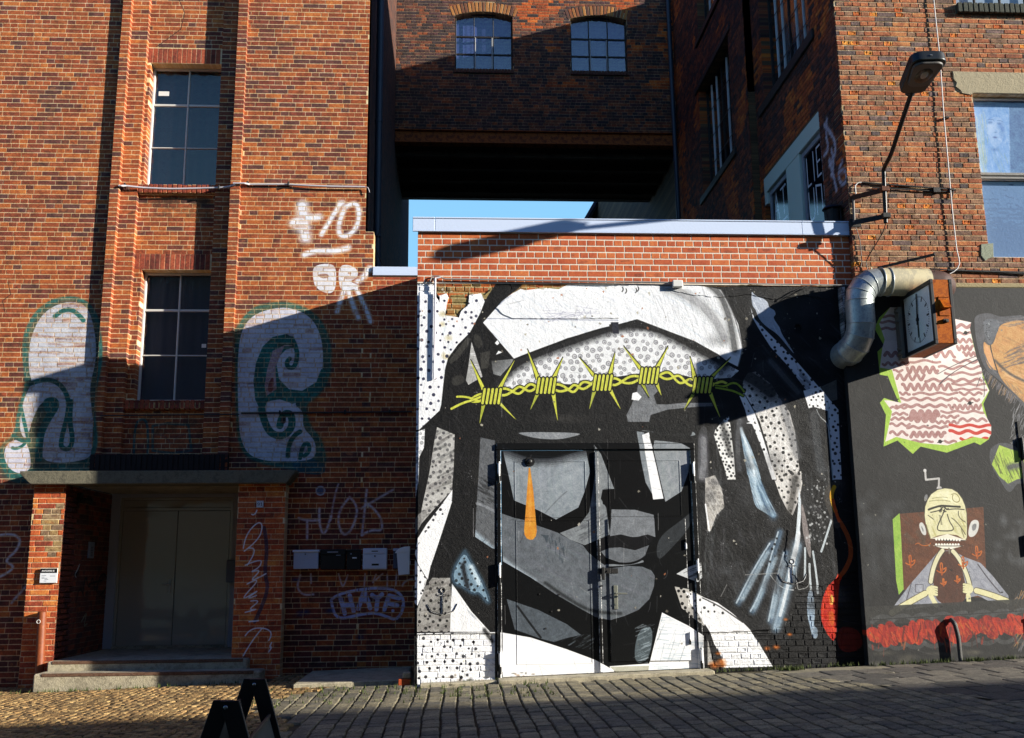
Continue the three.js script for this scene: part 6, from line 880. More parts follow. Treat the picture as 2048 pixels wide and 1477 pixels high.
// ---------------------------------------------------------------- right building
const rightHouse = thing('brick_warehouse', 'weathered brick warehouse with broken orange bricks and dark painted figures along its foot', 'building');
(function makeRight() {
  const fr = frame('z', ZR), P = (x, y) => { const p = S(x, y, ZR); return [p.x, p.y]; };
  const win = hole(7.46, 10, 5.98, 8.44), win2 = hole(7.36, 10, 9.85, 13), sillH = hole(7.33, 10, 9.69, 9.85), lint = hole(7.2, 10.3, 8.44, 8.77);
  const rects = layCourses({ u0: XR, u1: 12, v0: 5.6, v1: 12.2, course: 0.0775, joint: 0.0135, L: 0.262, bond: 'mixed', holes: [win, win2, sillH, lint] });
  const sh = sheet(XR, 5.5, 6.5, 6.7, 300), { ctx, cv } = sh; ctx.fillStyle = '#b39c78'; ctx.fillRect(0, 0, cv.width, cv.height);
  const broken = new Set();
  paintBricks(sh, rects, '', (u, v, w) => {
    const key = u.toFixed(3) + v.toFixed(3), hi = v > 8.3 ? 0.1 : 0.06;
    if (rnd() < hi && w < 0.2) { broken.add(key); return pick(['#c06a1c', '#b85c18', '#c9782a', '#a8521a']); }
    return rnd() < 0.08 ? pick(['#5a4742', '#644e48', '#50413e']) : rnd() < (v < 7.2 ? 0.5 : 0.25) ? pick(['#7a5840', '#846046', '#6c5040', '#765644']) : pick(['#9a5430', '#a25b33', '#92502c', '#884a2b', '#a66336', '#8e5433']);
  }); speckle(sh, 0.45);
  const mat = std({ map: sh.texture(), roughness: 0.88, bumpMap: rep(gBrick, 0.4), bumpScale: 0.005 });
  const wall = part('wall', [slab(XR, 7.36, 5.6, 15.7, [], 0.3, fr.m), slab(7.361, 7.46, 5.6, 9.85, [], 0.3, fr.m), slab(10.0, 12, 5.98, 8.44, [], 0.3, fr.m), slab(10.0, 12, 9.85, 13, [], 0.3, fr.m), slab(7.461, 12, 5.6, 5.98, [], 0.3, fr.m), slab(7.461, 12, 8.44, 9.85, [], 0.3, fr.m), slab(7.361, 12, 13, 15.7, [], 0.3, fr.m)], mat, rightHouse);
  setBricks({ mat, building: rightHouse, fr, recess: 0.008, jitter: 0.007, edge: 0.004, rough: (r) => broken.has(r[0].toFixed(3) + r[2].toFixed(3)) ? 0.03 : rnd() < 0.1 ? 0.006 : 0 }, wall, rects);
  // concrete lintel, broken at its end
  { const s = new THREE.Shape(); const a = [[7.2, 8.77], [7.2, 8.66], [7.24, 8.6], [7.22, 8.54], [7.29, 8.48], [7.3, 8.44], [7.42, 8.42], [7.47, 8.45], [10.3, 8.45], [10.3, 8.77]]; a.forEach(([x, y], i) => i ? s.lineTo(x, y) : s.moveTo(x, y)); s.closePath(); const g = new THREE.ExtrudeGeometry(s, { depth: 0.25, bevelEnabled: true, bevelSize: 0.006, bevelThickness: 0.006, bevelSegments: 1 }); g.translate(0, 0, ZR - 0.235); part('lintel', g, std({ color: '#a3977c', roughness: 0.95, bumpMap: rep(gStone, 0.5), bumpScale: 0.008 }), rightHouse); }
  part('mortar_patch', [(() => { const s = new THREE.Shape(P2(P, [[1962, 490], [1985, 488], [1986, 515], [1975, 518], [1970, 522], [1962, 512]])); const g = new THREE.ExtrudeGeometry(s, { depth: 0.012, bevelEnabled: true, bevelSize: 0.004, bevelThickness: 0.004, bevelSegments: 1 }); g.translate(0, 0, ZR + 0.006); return g; })()], std({ color: '#8f9480', roughness: 0.95, bumpMap: rep(gStone, 0.3), bumpScale: 0.006 }), rightHouse);
  // sill of dark bricks under the upper window
  const db = std({ color: '#35382c', roughness: 0.85, bumpMap: rep(gStone, 0.3), bumpScale: 0.006 }), sl = part('sill', box(7.36, 10, 9.69, 9.8, ZR - 0.25, ZR + 0.02), db, rightHouse);
  for (let x = 7.34; x < 9.95; x += 0.078) part('brick', box(x, x + 0.067, 9.695, 9.845 + rr(-0.005, 0.005), ZR - 0.2, ZR + 0.085 + rr(-0.006, 0.006), 0.007), db, sl);
  // windows: one with a painted blind
  const art = sheet(7.46, 7.2, 1.6, 1.3, 300), B = brush(art, P);
  { art.ctx.fillStyle = '#6484ae'; art.ctx.fillRect(0, 0, art.cv.width, art.cv.height); const b = art.ctx; B.fill('#7da4d6', [[1950, 200], [2030, 205], [2032, 350], [1950, 350]]); B.strokes([[1950, 200], [2060, 205], [2060, 350], [1950, 350]], '#a9c4e4', 90, 3, 1.3, 60, 0.35); B.strokes([[1960, 220], [1990, 215], [1985, 345], [1958, 345]], '#a8b48c', 50, 1.6, 1.4, 60, 0.45); B.fill('#94b2da', [[1985, 230], [2010, 222], [2022, 240], [2018, 275], [2002, 290], [1988, 270]], true, 0.9); B.soft('#b9cde8', 1992, 250, 12, 22, 0.8).soft('#4f78b4', 2016, 252, 10, 26, 0.7).soft('#48699f', 1992, 236, 7, 4, 0.8).soft('#48699f', 2010, 238, 7, 4, 0.8).soft('#a8c0e0', 2001, 246, 4, 12, 0.8).soft('#3f5f96', 2003, 256, 5, 3, 0.7).soft('#44568c', 2002, 266, 7, 3.4, 0.95).soft('#4a70aa', 2002, 290, 16, 7, 0.6); B.line('#43659c', 1.1, [[1986, 231], [1993, 228], [1999, 231]], true, 0.7).line('#43659c', 1.1, [[2007, 232], [2013, 231], [2018, 235]], true, 0.7); B.strokes([[1958, 215], [1990, 205], [1982, 260], [1976, 345], [1955, 345]], '#c9cfae', 60, 1.4, 1.5, 70, 0.5); B.strokes([[2005, 205], [2030, 210], [2030, 300], [2022, 300], [2022, 235]], '#8fb0d8', 40, 1.6, 1.3, 50, 0.5); B.strokes([[1992, 285], [2025, 280], [2030, 340], [1990, 345]], '#8fa6a0', 26, 1.4, 1.2, 50, 0.4); B.fill('#56759f', [[2031, 205], [2100, 205], [2100, 350], [2034, 350]]); speckle(art, 0.25); }
  const w = sash(rightHouse, 'window', 7.462, 10, 5.985, 8.435, ZR - 0.12, { x: [], y: [7.215], thick: [0.05] }, M.whitePaint, 0.03);
  part('painted_blind', box(7.5, 9.05, 7.27, 8.4, ZR - 0.16, ZR - 0.152, 0.0005), std({ map: art.texture(), roughness: 0.8 }), w);
  part('blind', box(7.5, 9.9, 6.02, 7.16, ZR - 0.16, ZR - 0.152, 0.0005), std({ color: '#5f7fa8', roughness: 0.8, bumpMap: rep(gFine, 0.8), bumpScale: 0.002 }), w);
  part('weather_bar', [box(7.49, 10, 7.17, 7.2, ZR - 0.11, ZR - 0.06, 0.004), box(7.49, 10, 7.23, 7.27, ZR - 0.11, ZR - 0.075, 0.004)], std({ color: '#8d8a84', roughness: 0.8, bumpMap: rep(gStone, 0.2), bumpScale: 0.006 }), w);
  const w2 = sash(rightHouse, 'window', 7.362, 10, 9.855, 12.9, ZR - 0.2, { x: [7.75, 8.14, 8.53, 8.92], y: [11] }, M.frameDark, 0.03, { curtain: [0, 0.3] });
  part('frosted_sheet', box(7.4, 9.9, 9.88, 10.9, ZR - 0.26, ZR - 0.25, 0.001), std({ color: '#7e93a8', roughness: 0.6 }), w2);
  // dark plaster foot with painted figures
  paintGrey(); const gt = greySheet.texture(), mg = std({ map: gt, roughness: 0.72, bumpMap: rep(gPlaster, 0.7), bumpScale: 0.0025 }), mfoot = std({ color: '#2c2b2a', roughness: 0.8, bumpMap: rep(gPlaster, 0.7), bumpScale: 0.003 });
  const foot = part('plaster_foot', [slab(5.3, 7.9, 0, 5.53, [], 0.36, frame('z', ZR + 0.02).m)], mg, rightHouse);
  part('plaster_foot', slab(7.901, 12, 0, 5.53, [], 0.36, frame('z', ZR + 0.02).m), mfoot, rightHouse);
  part('ledge', box(5.52, 12, 5.53, 5.6, ZR - 0.2, ZR + 0.028, 0.012), std({ color: '#9d8f6c', roughness: 0.95, bumpMap: rep(gStone, 0.3), bumpScale: 0.008 }), rightHouse); part('mortar_patch', box(5.3, 5.52, 5.53, 5.56, ZR - 0.1, ZR + 0.015), mfoot, rightHouse);
  part('plinth', slab(5.298, 7.9, 0, 1.02, [], 0.03, frame('z', ZR + 0.026).m), mg, rightHouse);
  part('pipe_stub', [tube([[6.42, 1.08, ZR + 0.03], [6.44, 1.02, ZR + 0.09], [6.47, 0.85, ZR + 0.09], [6.475, 0.52, ZR + 0.09]], 0.028, 24, 10)], std({ color: '#3c3b38', roughness: 0.5, bumpMap: rep(gFine, 0.2), bumpScale: 0.002 }), rightHouse);
  for (const [y0, y1, x] of [[3.17, 3.41, 7.56], [1.92, 2.12, 7.5], [0.75, 1.06, 7.42]]) part('hinge', [box(x, x + 0.2, y0, y1, ZR + 0.02, ZR + 0.035, 0.004), rod([x + 0.06, y0 - 0.03, ZR + 0.045], [x + 0.06, y1 + 0.03, ZR + 0.045], 0.02, 12)], M.black, rightHouse); part('door_frame', [box(7.585, 7.62, 0.5, 3.66, ZR + 0.02, ZR + 0.032, 0.003)], M.iron, rightHouse);
  // flank along the passage
  const fs = frame('-x', XR), fs2 = frame('-x', XR2), zc = -17.05;
  const big = hole(-16.53, -14.2, 9.9, 12.4), pair = hole(-16.84, -14.07, 5.6, 8.56), w3 = hole(-20.5, -18.1, 9.65, 12.07), w4 = hole(-20.3, -18.0, 13.25, 15.4), pair2 = hole(-21.2, -18.4, 5.6, 8.3);
  const near = layCourses({ u0: zc, u1: ZR - 0.01, v0: 6.2, v1: 12.4, course: 0.0775, joint: 0.013, L: 0.262, bond: 'mixed', holes: [big, pair, hole(-16.8, -14, 9.72, 9.9)] });
  const farB = layCourses({ u0: ZB, u1: zc, v0: 6.2, v1: 15.6, course: 0.0775, joint: 0.013, L: 0.262, bond: 'mixed', holes: [w3, w4, pair2, hole(-20.7, -17.9, 9.5, 9.65), hole(-20.5, -17.8, 13.1, 13.25)] });
  const s2 = sheet(ZB - 0.2, 6, 9.8, 9.8, 150); { const { ctx, cv } = s2; ctx.fillStyle = '#5a4630'; ctx.fillRect(0, 0, cv.width, cv.height); const nz = noiseGrid(64, 15); paintBricks(s2, near.concat(farB), '', (u, v) => { const p = nz(u * 1.3 + 40, v * 1.2); return p > 0.56 && rnd() < 0.85 ? pick(['#b0521a', '#a24814', '#bc5e1e', '#8e3e14']) : pick(['#6a3420', '#5a2c20', '#7a3c22', '#4a2822', '#3a2422']); }); const B2 = brush(s2, (x, y) => { const p = SX(x, y, XR); return [p.z, p.y]; }, 2.3); for (const p of [[[1655, 240], [1652, 270], [1660, 300], [1650, 310]], [[1650, 250], [1668, 270], [1675, 310], [1660, 330]], [[1664, 300], [1672, 330], [1664, 350]], [[1686, 322], [1676, 345], [1684, 372], [1696, 360], [1692, 335], [1680, 345]], [[1660, 320], [1668, 350], [1674, 380]]]) B2.spray('#b9b2c2', 7, p, 0.8); speckle(s2, 0.4); }
  const mf = std({ map: s2.texture(), roughness: 0.92, bumpMap: rep(gBrick, 0.4), bumpScale: 0.006 });
  const t1 = part('side_wall', [slab(zc, ZR - 0.305, 0, 15.7, [big, pair], 0.001, fs.m)].slice(0, 0).concat([slab(zc, -16.84, 0, 15.7, [], 0.3, fs.m), slab(-14.07, ZR - 0.302, 0, 15.7, [], 0.3, fs.m), slab(-16.84, -14.07, 8.56, 9.9, [], 0.3, fs.m), slab(-16.84, -14.07, 0, 5.6, [], 0.3, fs.m), slab(-16.84, -16.53, 9.9, 15.7, [], 0.3, fs.m), slab(-14.2, -14.07, 9.9, 15.7, [], 0.3, fs.m), slab(-16.53, -14.2, 12.4, 15.7, [], 0.3, fs.m)]), mf, rightHouse);
  setBricks({ mat: mf, building: rightHouse, fr: fs, recess: 0.008, jitter: 0.006, edge: 0.004 }, t1, near);
  const t2 = part('side_wall', [slab(ZB, zc, 0, 15.7, [w3, w4, pair2], 0.42, fs2.m), slab(-42, ZB - 0.001, 0, 15.7, [], 0.42, fs2.m)], mf, rightHouse);
  setBricks({ mat: mf, building: rightHouse, fr: fs2, recess: 0.008, jitter: 0.006, edge: 0.004 }, t2, farB);
  part('side_wall', slab(XR2, XR + 0.05, 5, 15.7, [], 0.05, frame('z', zc).m), mf, rightHouse);
  for (const [x, a, b, y0, y1] of [[XR, -16.8, -14, 9.72, 9.89], [XR2, -20.7, -17.9, 9.5, 9.64], [XR2, -20.5, -17.8, 13.1, 13.24]]) part('sill', box(x - 0.05, x + 0.2, y0, y1, a, b, 0.01), M.iron, rightHouse);
  part('cornice', box(XR2 - 0.04, XR2 + 0.1, 12.08, 12.2, -20.75, -17.9, 0.01), M.iron, rightHouse);
  sideWindow(XR + 0.18, -16.53, -14.2, 9.91, 12.39, 7, 5); sideWindow(XR2 + 0.18, -20.5, -18.1, 9.66, 12.06, 6, 4); sideWindow(XR2 + 0.18, -20.3, -18, 13.26, 15.39, 6, 3); sideWindow(XR2 + 0.18, -21.2, -18.4, 5.6, 8.28, 6, 4);
  // pale painted surround of the window pair, with lettered panes
  const pale = std({ color: '#c2d0c6', roughness: 0.7, bumpMap: rep(gPlaster, 0.7), bumpScale: 0.003 });
  part('surround', [box(XR - 0.012, XR + 0.2, 8.27, 8.55, -16.83, -14.08, 0.006), box(XR - 0.008, XR + 0.3, 5.6, 8.27, -15.66, -15.02, 0.006), box(XR - 0.011, XR + 0.15, 8.05, 8.27, -16.83, -16.7, 0.006)], pale, rightHouse);
  part('surround', box(XR2 - 0.012, XR2 + 0.2, 7.75, 8.0, -20.6, -18.6, 0.006), pale, rightHouse);
  const word = (lines, z0, z1, y0, y1) => {
    const s = sheet(z0, y0, z1 - z0, y1 - y0, 260), { ctx, cv } = s; ctx.fillStyle = '#0b0e16'; ctx.fillRect(0, 0, cv.width, cv.height); ctx.strokeStyle = '#e2e3ea'; ctx.lineWidth = cv.width * 0.045; ctx.lineCap = 'round';
    const glyph = { L: [[0, 0, 0, 1, 1, 1]], I: [[0.5, 0, 0.5, 1]], E: [[1, 0, 0, 0, 0, 1, 1, 1], [0, 0.5, 0.8, 0.5]], U: [[0, 0, 0, 0.8, 0.2, 1, 0.8, 1, 1, 0.8, 1, 0]], N: [[0, 1, 0, 0, 1, 0.15, 1, 1]], A: [[0, 1, 0.5, 0, 1, 1], [0.2, 0.62, 0.8, 0.62]], T: [[0, 0, 1, 0], [0.5, 0, 0.5, 1]], C: [[1, 0, 0.2, 0.02, 0, 0.3, 0, 0.8, 0.2, 1, 1, 1]], F: [[1, 0, 0, 0, 0, 1], [0, 0.5, 0.8, 0.5]] };
    lines.forEach((ln, r) => { const n = ln.length, gw = 0.86 / n, y = 0.05 + r * 0.44; [...ln].forEach((ch, i) => { const x = 0.08 + i * gw; for (const st of glyph[ch]) { ctx.beginPath(); for (let k = 0; k < st.length; k += 2) { const X = (x + st[k] * gw * 0.68) * cv.width, Y = (y + st[k + 1] * 0.36) * cv.height; k ? ctx.lineTo(X, Y) : ctx.moveTo(X, Y); } ctx.stroke(); } }); });
    return s;
  };
  for (const [a, b, lines] of [[-15.0, -14.1, ['LIE', 'UN']], [-16.68, -15.68, ['AT', 'CF']]]) {
    const x = XR + 0.06, wn = part('window', [box(x - 0.03, x + 0.03, 5.7, 8.25, a, a + 0.07), box(x - 0.03, x + 0.03, 5.7, 8.25, b - 0.07, b), box(x - 0.03, x + 0.028, 8.17, 8.25, a + 0.07, b - 0.07), box(x - 0.03, x + 0.034, 6.75, 6.88, a + 0.07, b - 0.07), box(x - 0.03, x + 0.028, 5.7, 5.8, a + 0.07, b - 0.07)], std({ color: '#8a8c98', roughness: 0.5 }), rightHouse);
    const s = word(lines, a + 0.07, b - 0.07, 6.88, 8.17), t = s.texture(); part('lettered_pane', box(x - 0.004, x + 0.004, 6.88, 8.17, a + 0.07, b - 0.07, 0.0005), std({ map: t, roughness: 0.08 }), wn);
    part('pane', box(x - 0.004, x + 0.004, 5.8, 6.75, a + 0.07, b - 0.07, 0.0005), std({ color: '#101626', roughness: 0.05 }), wn); part('paper', box(x - 0.012, x - 0.008, 6.0, 6.72, b - 0.4, b - 0.09, 0.0005), std({ color: '#6f9bd8', roughness: 0.7 }), wn);
  }
  part('roof', box(XR2, 12, 15.6, 15.72, -42, ZR + 0.02), M.iron, rightHouse); part('inner_wall', box(11.9, 12, 0, 15.6, -42, ZR - 0.31), M.iron, rightHouse);
})();
function P2(P, a) { return a.map(([x, y]) => new THREE.Vector2(...P(x, y))); }
function sideWindow(x, z0, z1, y0, y1, nz, ny) {                 // steel window of many panes in the flank
  const w = part('window', [box(x - 0.025, x + 0.025, y0, y1, z0, z0 + 0.03), box(x - 0.025, x + 0.025, y0, y1, z1 - 0.03, z1), box(x - 0.025, x + 0.023, y0, y0 + 0.03, z0 + 0.03, z1 - 0.03), box(x - 0.025, x + 0.023, y1 - 0.03, y1, z0 + 0.03, z1 - 0.03)], M.frameDark, rightHouse);
  const pale = std({ color: '#c0c3c8', roughness: 0.5 });
  for (let i = 1; i < nz; i++) { const z = z0 + (z1 - z0) * i / nz; part('glazing_bar', box(x - 0.02, x + 0.02, y0 + 0.03, y1 - 0.03, z - 0.01, z + 0.01), i % 3 !== 0 ? pale : M.frameDark, w); }
  for (let j = 1; j < ny; j++) { const y = y0 + (y1 - y0) * j / ny; part('glazing_bar', box(x - 0.023, x - 0.0201, y - 0.011, y + 0.011, z0 + 0.03, z1 - 0.03, 0.001), M.frameDark, w); }
  for (let i = 0; i < nz; i++) for (let j = 0; j < ny; j++) { const g = new THREE.PlaneGeometry((z1 - z0) / nz - 0.01, (y1 - y0) / ny - 0.004); g.rotateY(-Math.PI / 2 + rr(-0.02, 0.02)); g.rotateZ(rr(-0.01, 0.01)); g.translate(x + 0.003, y0 + (y1 - y0) * (j + 0.5) / ny, z0 + (z1 - z0) * (i + 0.5) / nz); part('pane', g, M.glass, w); }
  part('room', [box(x + 1.2, x + 1.25, y0 - 0.2, y1 + 0.2, z0 - 0.2, z1 + 0.2), box(x + 0.05, x + 1.2, y0 - 0.2, y0 - 0.15, z0 - 0.2, z1 + 0.2), box(x + 0.05, x + 1.2, y1 + 0.15, y1 + 0.2, z0 - 0.2, z1 + 0.2), box(x + 0.05, x + 1.2, y0 - 0.15, y1 + 0.15, z0 - 0.2, z0 - 0.15), box(x + 0.05, x + 1.2, y0 - 0.15, y1 + 0.15, z1 + 0.15, z1 + 0.2)], M.room, w);
}
// ---------------------------------------------------------------- house behind the passage
(function farHouse() {
  const h = thing('far_house', 'dark gabled house with deep eaves seen far back through the gap under the bridge', 'building');
  const z0 = -36, wallM = std({ map: rep(mottle(256, 120, ['#3a2a26', '#4a3530', '#59423a', '#33251f']), 2), roughness: 0.95 });
  const E0 = S(1167, 440, z0), E1 = S(1196, 390, z0);
  const ex = E0.x, slope = (E1.y - E0.y) / (E1.x - E0.x), top = (x) => E0.y + (x - ex) * slope;
  part('wall', box(ex + 1.1, 7.2, 0, 17.0, z0 - 6, z0 - 0.6), wallM, h);
  const roofPart = (d, t, mat, name, n) => { const s = new THREE.Shape(); s.moveTo(ex - 0.6, top(ex - 0.6)); s.lineTo(ex + 2.6, top(ex + 2.6)); s.lineTo(ex + 2.6 + t, top(ex + 2.6)); s.lineTo(ex - 0.6 + t, top(ex - 0.6)); s.closePath(); const g = new THREE.ExtrudeGeometry(s, { depth: d, bevelEnabled: false }); g.translate(0, 0, n); return part(name, g, mat, h); };
  const r = roofPart(6, 0.22, M.iron, 'roof', z0 - 6); roofPart(0.08, 0.12, std({ color: '#3a2f44', roughness: 0.6 }), 'gutter', z0 + 0.01);
  for (let i = 0; i < 6; i++) { const s = 0.55 + i * 0.42; const m = new THREE.Shape(); m.moveTo(ex - 0.6 + s, top(ex - 0.6)); m.lineTo(ex + 2.6 + s, top(ex + 2.6)); m.lineTo(ex + 2.66 + s, top(ex + 2.6)); m.lineTo(ex - 0.54 + s, top(ex - 0.6)); m.closePath(); const g = new THREE.ExtrudeGeometry(m, { depth: 0.08, bevelEnabled: false }); g.translate(0, 0, z0 - 0.56 + (i % 2) * 0.09); part('rafter', g, i % 2 ? M.rust : M.iron, r); }
  for (const px of [1203, 1287, 1338, 1352]) { const p = S(px, 420, z0 - 0.5); part('window', [box(p.x - 0.12, p.x - 0.05, p.y - 2, p.y + 1.2, z0 - 0.6, z0 - 0.52), box(p.x + 0.05, p.x + 0.12, p.y - 2, p.y + 1.2, z0 - 0.6, z0 - 0.52), box(p.x - 0.05, p.x + 0.05, p.y - 2, p.y + 1.2, z0 - 0.6, z0 - 0.56)], std({ color: px === 1287 ? '#8ba6cc' : '#6a5a68', roughness: 0.4 }), h); }
})();
// tall warehouse farther along the other side of the street: the eave that shades the paving
(function acrossStreet() {
  const h = thing('opposite_warehouse', 'long pale warehouse along the other side of the street', 'building');
  const m = std({ map: rep(mottle(256, 140, ['#8f8874', '#a39a84', '#7f7866', '#b0a78f']), 3), roughness: 0.95 });
  part('wall', box(-60, 70, -0.3, 14, 5.77, 15), m, h); part('eave', box(-60.2, 70.2, 13.85, 14.02, 5.6, 15.2), M.iron, h);
})();

// ---------------------------------------------------------------- smaller things
(function clock() {
  const t = thing('station_clock', 'square double-faced station clock with rusty end panel, sticking out from the dark painted wall', 'clock');
  const x0 = 6.09, x1 = 6.355, y0 = 4.52, y1 = 5.36, z0 = -13.1, z1 = -12.21;
  const rustM = new THREE.MeshPhysicalMaterial({ specularIntensity: 0.25, map: rep(mottle(512, 160, ['#6e2f03', '#9a4a05', '#b3600c', '#8a3f05', '#b86c1c'], [[3, 1], [9, 0.8], [40, 0.5], [140, 0.4]]), 0.6), roughness: 0.6, bumpMap: rep(gStone, 0.3), bumpScale: 0.002 });
  part('case', box(x0 + 0.02, x1 - 0.02, y0, y1, z0, z1, 0.008), rustM, t);
  const fm = std({ color: '#2c2d2e', roughness: 0.5, metalness: 0.3 });
  for (const [a, b] of [[x0 - 0.012, x0 + 0.03], [x1 - 0.03, x1 + 0.012]]) part('bezel', [box(a, b, y0 - 0.006, y0 + 0.05, z0 - 0.006, z1 + 0.006, 0.005), box(a, b, y1 - 0.05, y1 + 0.006, z0 - 0.006, z1 + 0.006, 0.005), box(a, b, y0 + 0.05, y1 - 0.05, z0 - 0.006, z0 + 0.045, 0.005), box(a, b, y0 + 0.05, y1 - 0.05, z1 - 0.045, z1 + 0.006, 0.005)], fm, t);
  const dial = document.createElement('canvas'); dial.width = dial.height = 512; const c = dial.getContext('2d'); c.fillStyle = '#f0f5f3'; c.fillRect(0, 0, 512, 512); c.strokeStyle = c.fillStyle = '#23282a';
  for (let i = 0; i < 60; i++) { const a = i * Math.PI / 30, big = i % 5 === 0; c.lineWidth = big ? 18 : 7; c.beginPath(); c.moveTo(256 + Math.sin(a) * 216, 256 - Math.cos(a) * 216); c.lineTo(256 + Math.sin(a) * (big ? 168 : 202), 256 - Math.cos(a) * (big ? 168 : 202)); c.stroke(); }
  c.globalAlpha = 0.25; for (let i = 0; i < 120; i++) { seedDot(c, 512, ['#8a6a48', '#6d7f7c', '#d4dedc']); } c.globalAlpha = 1;
  const dm = std({ map: canvasTex(dial), roughness: 0.6 }), S0 = y1 - y0 - 0.1, cy = (y0 + y1) / 2, cz = (z0 + z1) / 2;
  for (const [x, ry] of [[x0 + 0.008, -Math.PI / 2], [x1 - 0.008, Math.PI / 2]]) {
    const g = new THREE.PlaneGeometry(S0, S0); g.rotateY(ry); g.translate(x, cy, cz); part('dial', g, dm, t);
    const dir = ry < 0 ? -1 : 1, hand = (ang, len, w, off, mat) => { const h = new THREE.BoxGeometry(w, len + 0.07, 0.006).translate(0, (len - 0.07) / 2, 0); h.rotateZ(-ang); h.rotateY(ry); h.translate(x + dir * off, cy, cz); part('hand', h, M.black, t); };
    hand(Math.PI * 1.01, 0.24, 0.03, 0.008); hand(0.11, 0.34, 0.022, 0.016); part('hand_boss', rod([x, cy, cz], [x + dir * 0.022, cy, cz], 0.026, 16), M.black, t);
    const gl = new THREE.PlaneGeometry(S0, S0); gl.rotateY(ry); gl.translate(x0 + (ry < 0 ? -0.004 : x1 - x0 + 0.004), cy, cz); part('cover_glass', gl, M.glass, t);
  }
  part('flap', [box(6.165, 6.3, 4.88, 5.12, z1, z1 + 0.012, 0.003), box(6.165, 6.305, 5.12, 5.132, z1, z1 + 0.02, 0.003)], rustM, t);
  { const s = new THREE.Shape(); s.moveTo(0, 0); s.lineTo(0.1, 0); s.lineTo(0, 0.13); s.closePath(); const g = new THREE.ExtrudeGeometry(s, { depth: 0.1, bevelEnabled: false }); g.rotateY(-Math.PI / 2); g.translate(6.28, 4.965, z1 + 0.012); part('vent_hood', g, rustM, t); }
  part('lock', [box(6.2, 6.27, 4.79, 4.835, z1, z1 + 0.03, 0.004), rod([6.235, 4.81, z1 + 0.03], [6.235, 4.81, z1 + 0.05], 0.014, 8)], M.iron, t);
  part('bracket', [box(6.02, 6.075, 4.5, 5.22, -13.17, -13.06, 0.004), ...[4.56, 4.62, 5.0, 5.14].map((y) => box(5.99, 6.03, y, y + 0.035, -13.12, -13.05, 0.004)), box(6.075, 6.14, 4.6, 4.66, -13.16, -13.09), box(6.075, 6.14, 5.02, 5.08, -13.16, -13.09)], std({ color: '#77756c', roughness: 0.5, metalness: 0.4 }), t);
})();
function seedDot(c, n, cols) { c.fillStyle = pick(cols); c.beginPath(); c.arc(rnd() * n, rnd() * n, rr(0.5, 5), 0, 7); c.fill(); }
(function duct() {
  const t = thing('vent_duct', 'grey galvanised ventilation duct bending down and back into the wall beside the station clock', 'vent duct');
  const z = -12.93, r = 0.188, y = 5.53;
  const line = [[6.4, y, z], [5.74, y, z]], bend = [];
  for (let k = 0; k <= 4; k++) { const a = k / 4 * Math.PI / 2; bend.push(V(5.72 - 0.28 * Math.sin(a), y - 0.28 + 0.28 * Math.cos(a), z)); }
  const down = [V(5.44, 4.94, z)], low = [V(5.425, 4.8, z - 0.03), V(5.39, 4.69, z - 0.1), V(5.345, 4.62, z - 0.2)];
  const gores = [...bend, ...down, ...low, V(5.3, 4.57, ZM - 0.1)];
  part('duct', rod(line[0], line[1], r, 32, r, true), std({ map: rep(mottle(512, 170, ['#a39a7c', '#bdb494', '#aca48a', '#c8bd98'], [[3, 1], [11, 0.8], [50, 0.5]]), 1), roughness: 0.6, metalness: 0.1, bumpMap: rep(gFine, 0.3), bumpScale: 0.0006 }), t);
  const end = [new THREE.TorusGeometry(r + 0.004, 0.009, 8, 32).rotateY(Math.PI / 2).translate(5.75, y, z), new THREE.TorusGeometry(r + 0.004, 0.009, 8, 32).rotateY(Math.PI / 2).translate(5.86, y, z)]; part('seam', end, M.zinc, t);
  const geo = []; const rings = [];
  const N = 32, dirAt = gores.map((p, i) => gores[Math.min(gores.length - 1, i + 1)].clone().sub(gores[Math.max(0, i - 1)]).normalize());
  const ringPts = gores.map((p, i) => { const d = dirAt[i], X = V(0, 0, 1).sub(d.clone().multiplyScalar(d.z)).normalize(), Y = d.clone().cross(X); return [...Array(N)].map((_, k) => p.clone().addScaledVector(X, r * Math.cos(k / N * 6.2832)).addScaledVector(Y, r * Math.sin(k / N * 6.2832))); });
  for (let i = 0; i < gores.length - 1; i++) { const pos = [], nor = []; for (let k = 0; k < N; k++) { const n = (k + 1) % N, q = [ringPts[i][k], ringPts[i + 1][k], ringPts[i + 1][n], ringPts[i][n]], c = [gores[i], gores[i + 1], gores[i + 1], gores[i]]; for (const j of [0, 2, 1, 0, 3, 2]) { pos.push(...q[j].toArray()); const dd = gores[i + 1].clone().sub(gores[i]).normalize(), nn = q[j].clone().sub(c[j]); nn.addScaledVector(dd, -nn.dot(dd)).normalize(); nor.push(...nn.toArray()); } } const g = finish(pos); g.setAttribute('normal', new THREE.Float32BufferAttribute(nor, 3)); part('elbow_section', g, M.zinc, t); }
  for (let i = 1; i < gores.length; i++) { const g = new THREE.TorusGeometry(r + 0.002, 0.006, 6, 32); g.applyQuaternion(new THREE.Quaternion().setFromUnitVectors(V(0, 0, 1), dirAt[i])); g.translate(...gores[i].toArray()); part('seam', g, M.zinc, t); }
  part('elbow_section', [tube([[6.4, y, z], [6.56, y - 0.02, z], [6.66, y - 0.03, z - 0.1], [6.7, y - 0.03, ZR - 0.1]], 0.175, 24, 24)], std({ color: '#3a1d14', roughness: 0.7, bumpMap: rep(gStone, 0.3), bumpScale: 0.002 }), t);
  part('strap', [bar(V(5.75, 5.74, -12.97), V(6.44, 5.86, -12.72), 0.035, 0.02), tube([[6.44, 5.86, -12.72], [6.445, 5.6, -12.8], [6.43, 5.45, -12.9]], 0.004, 10, 5)], M.iron, t);
})();
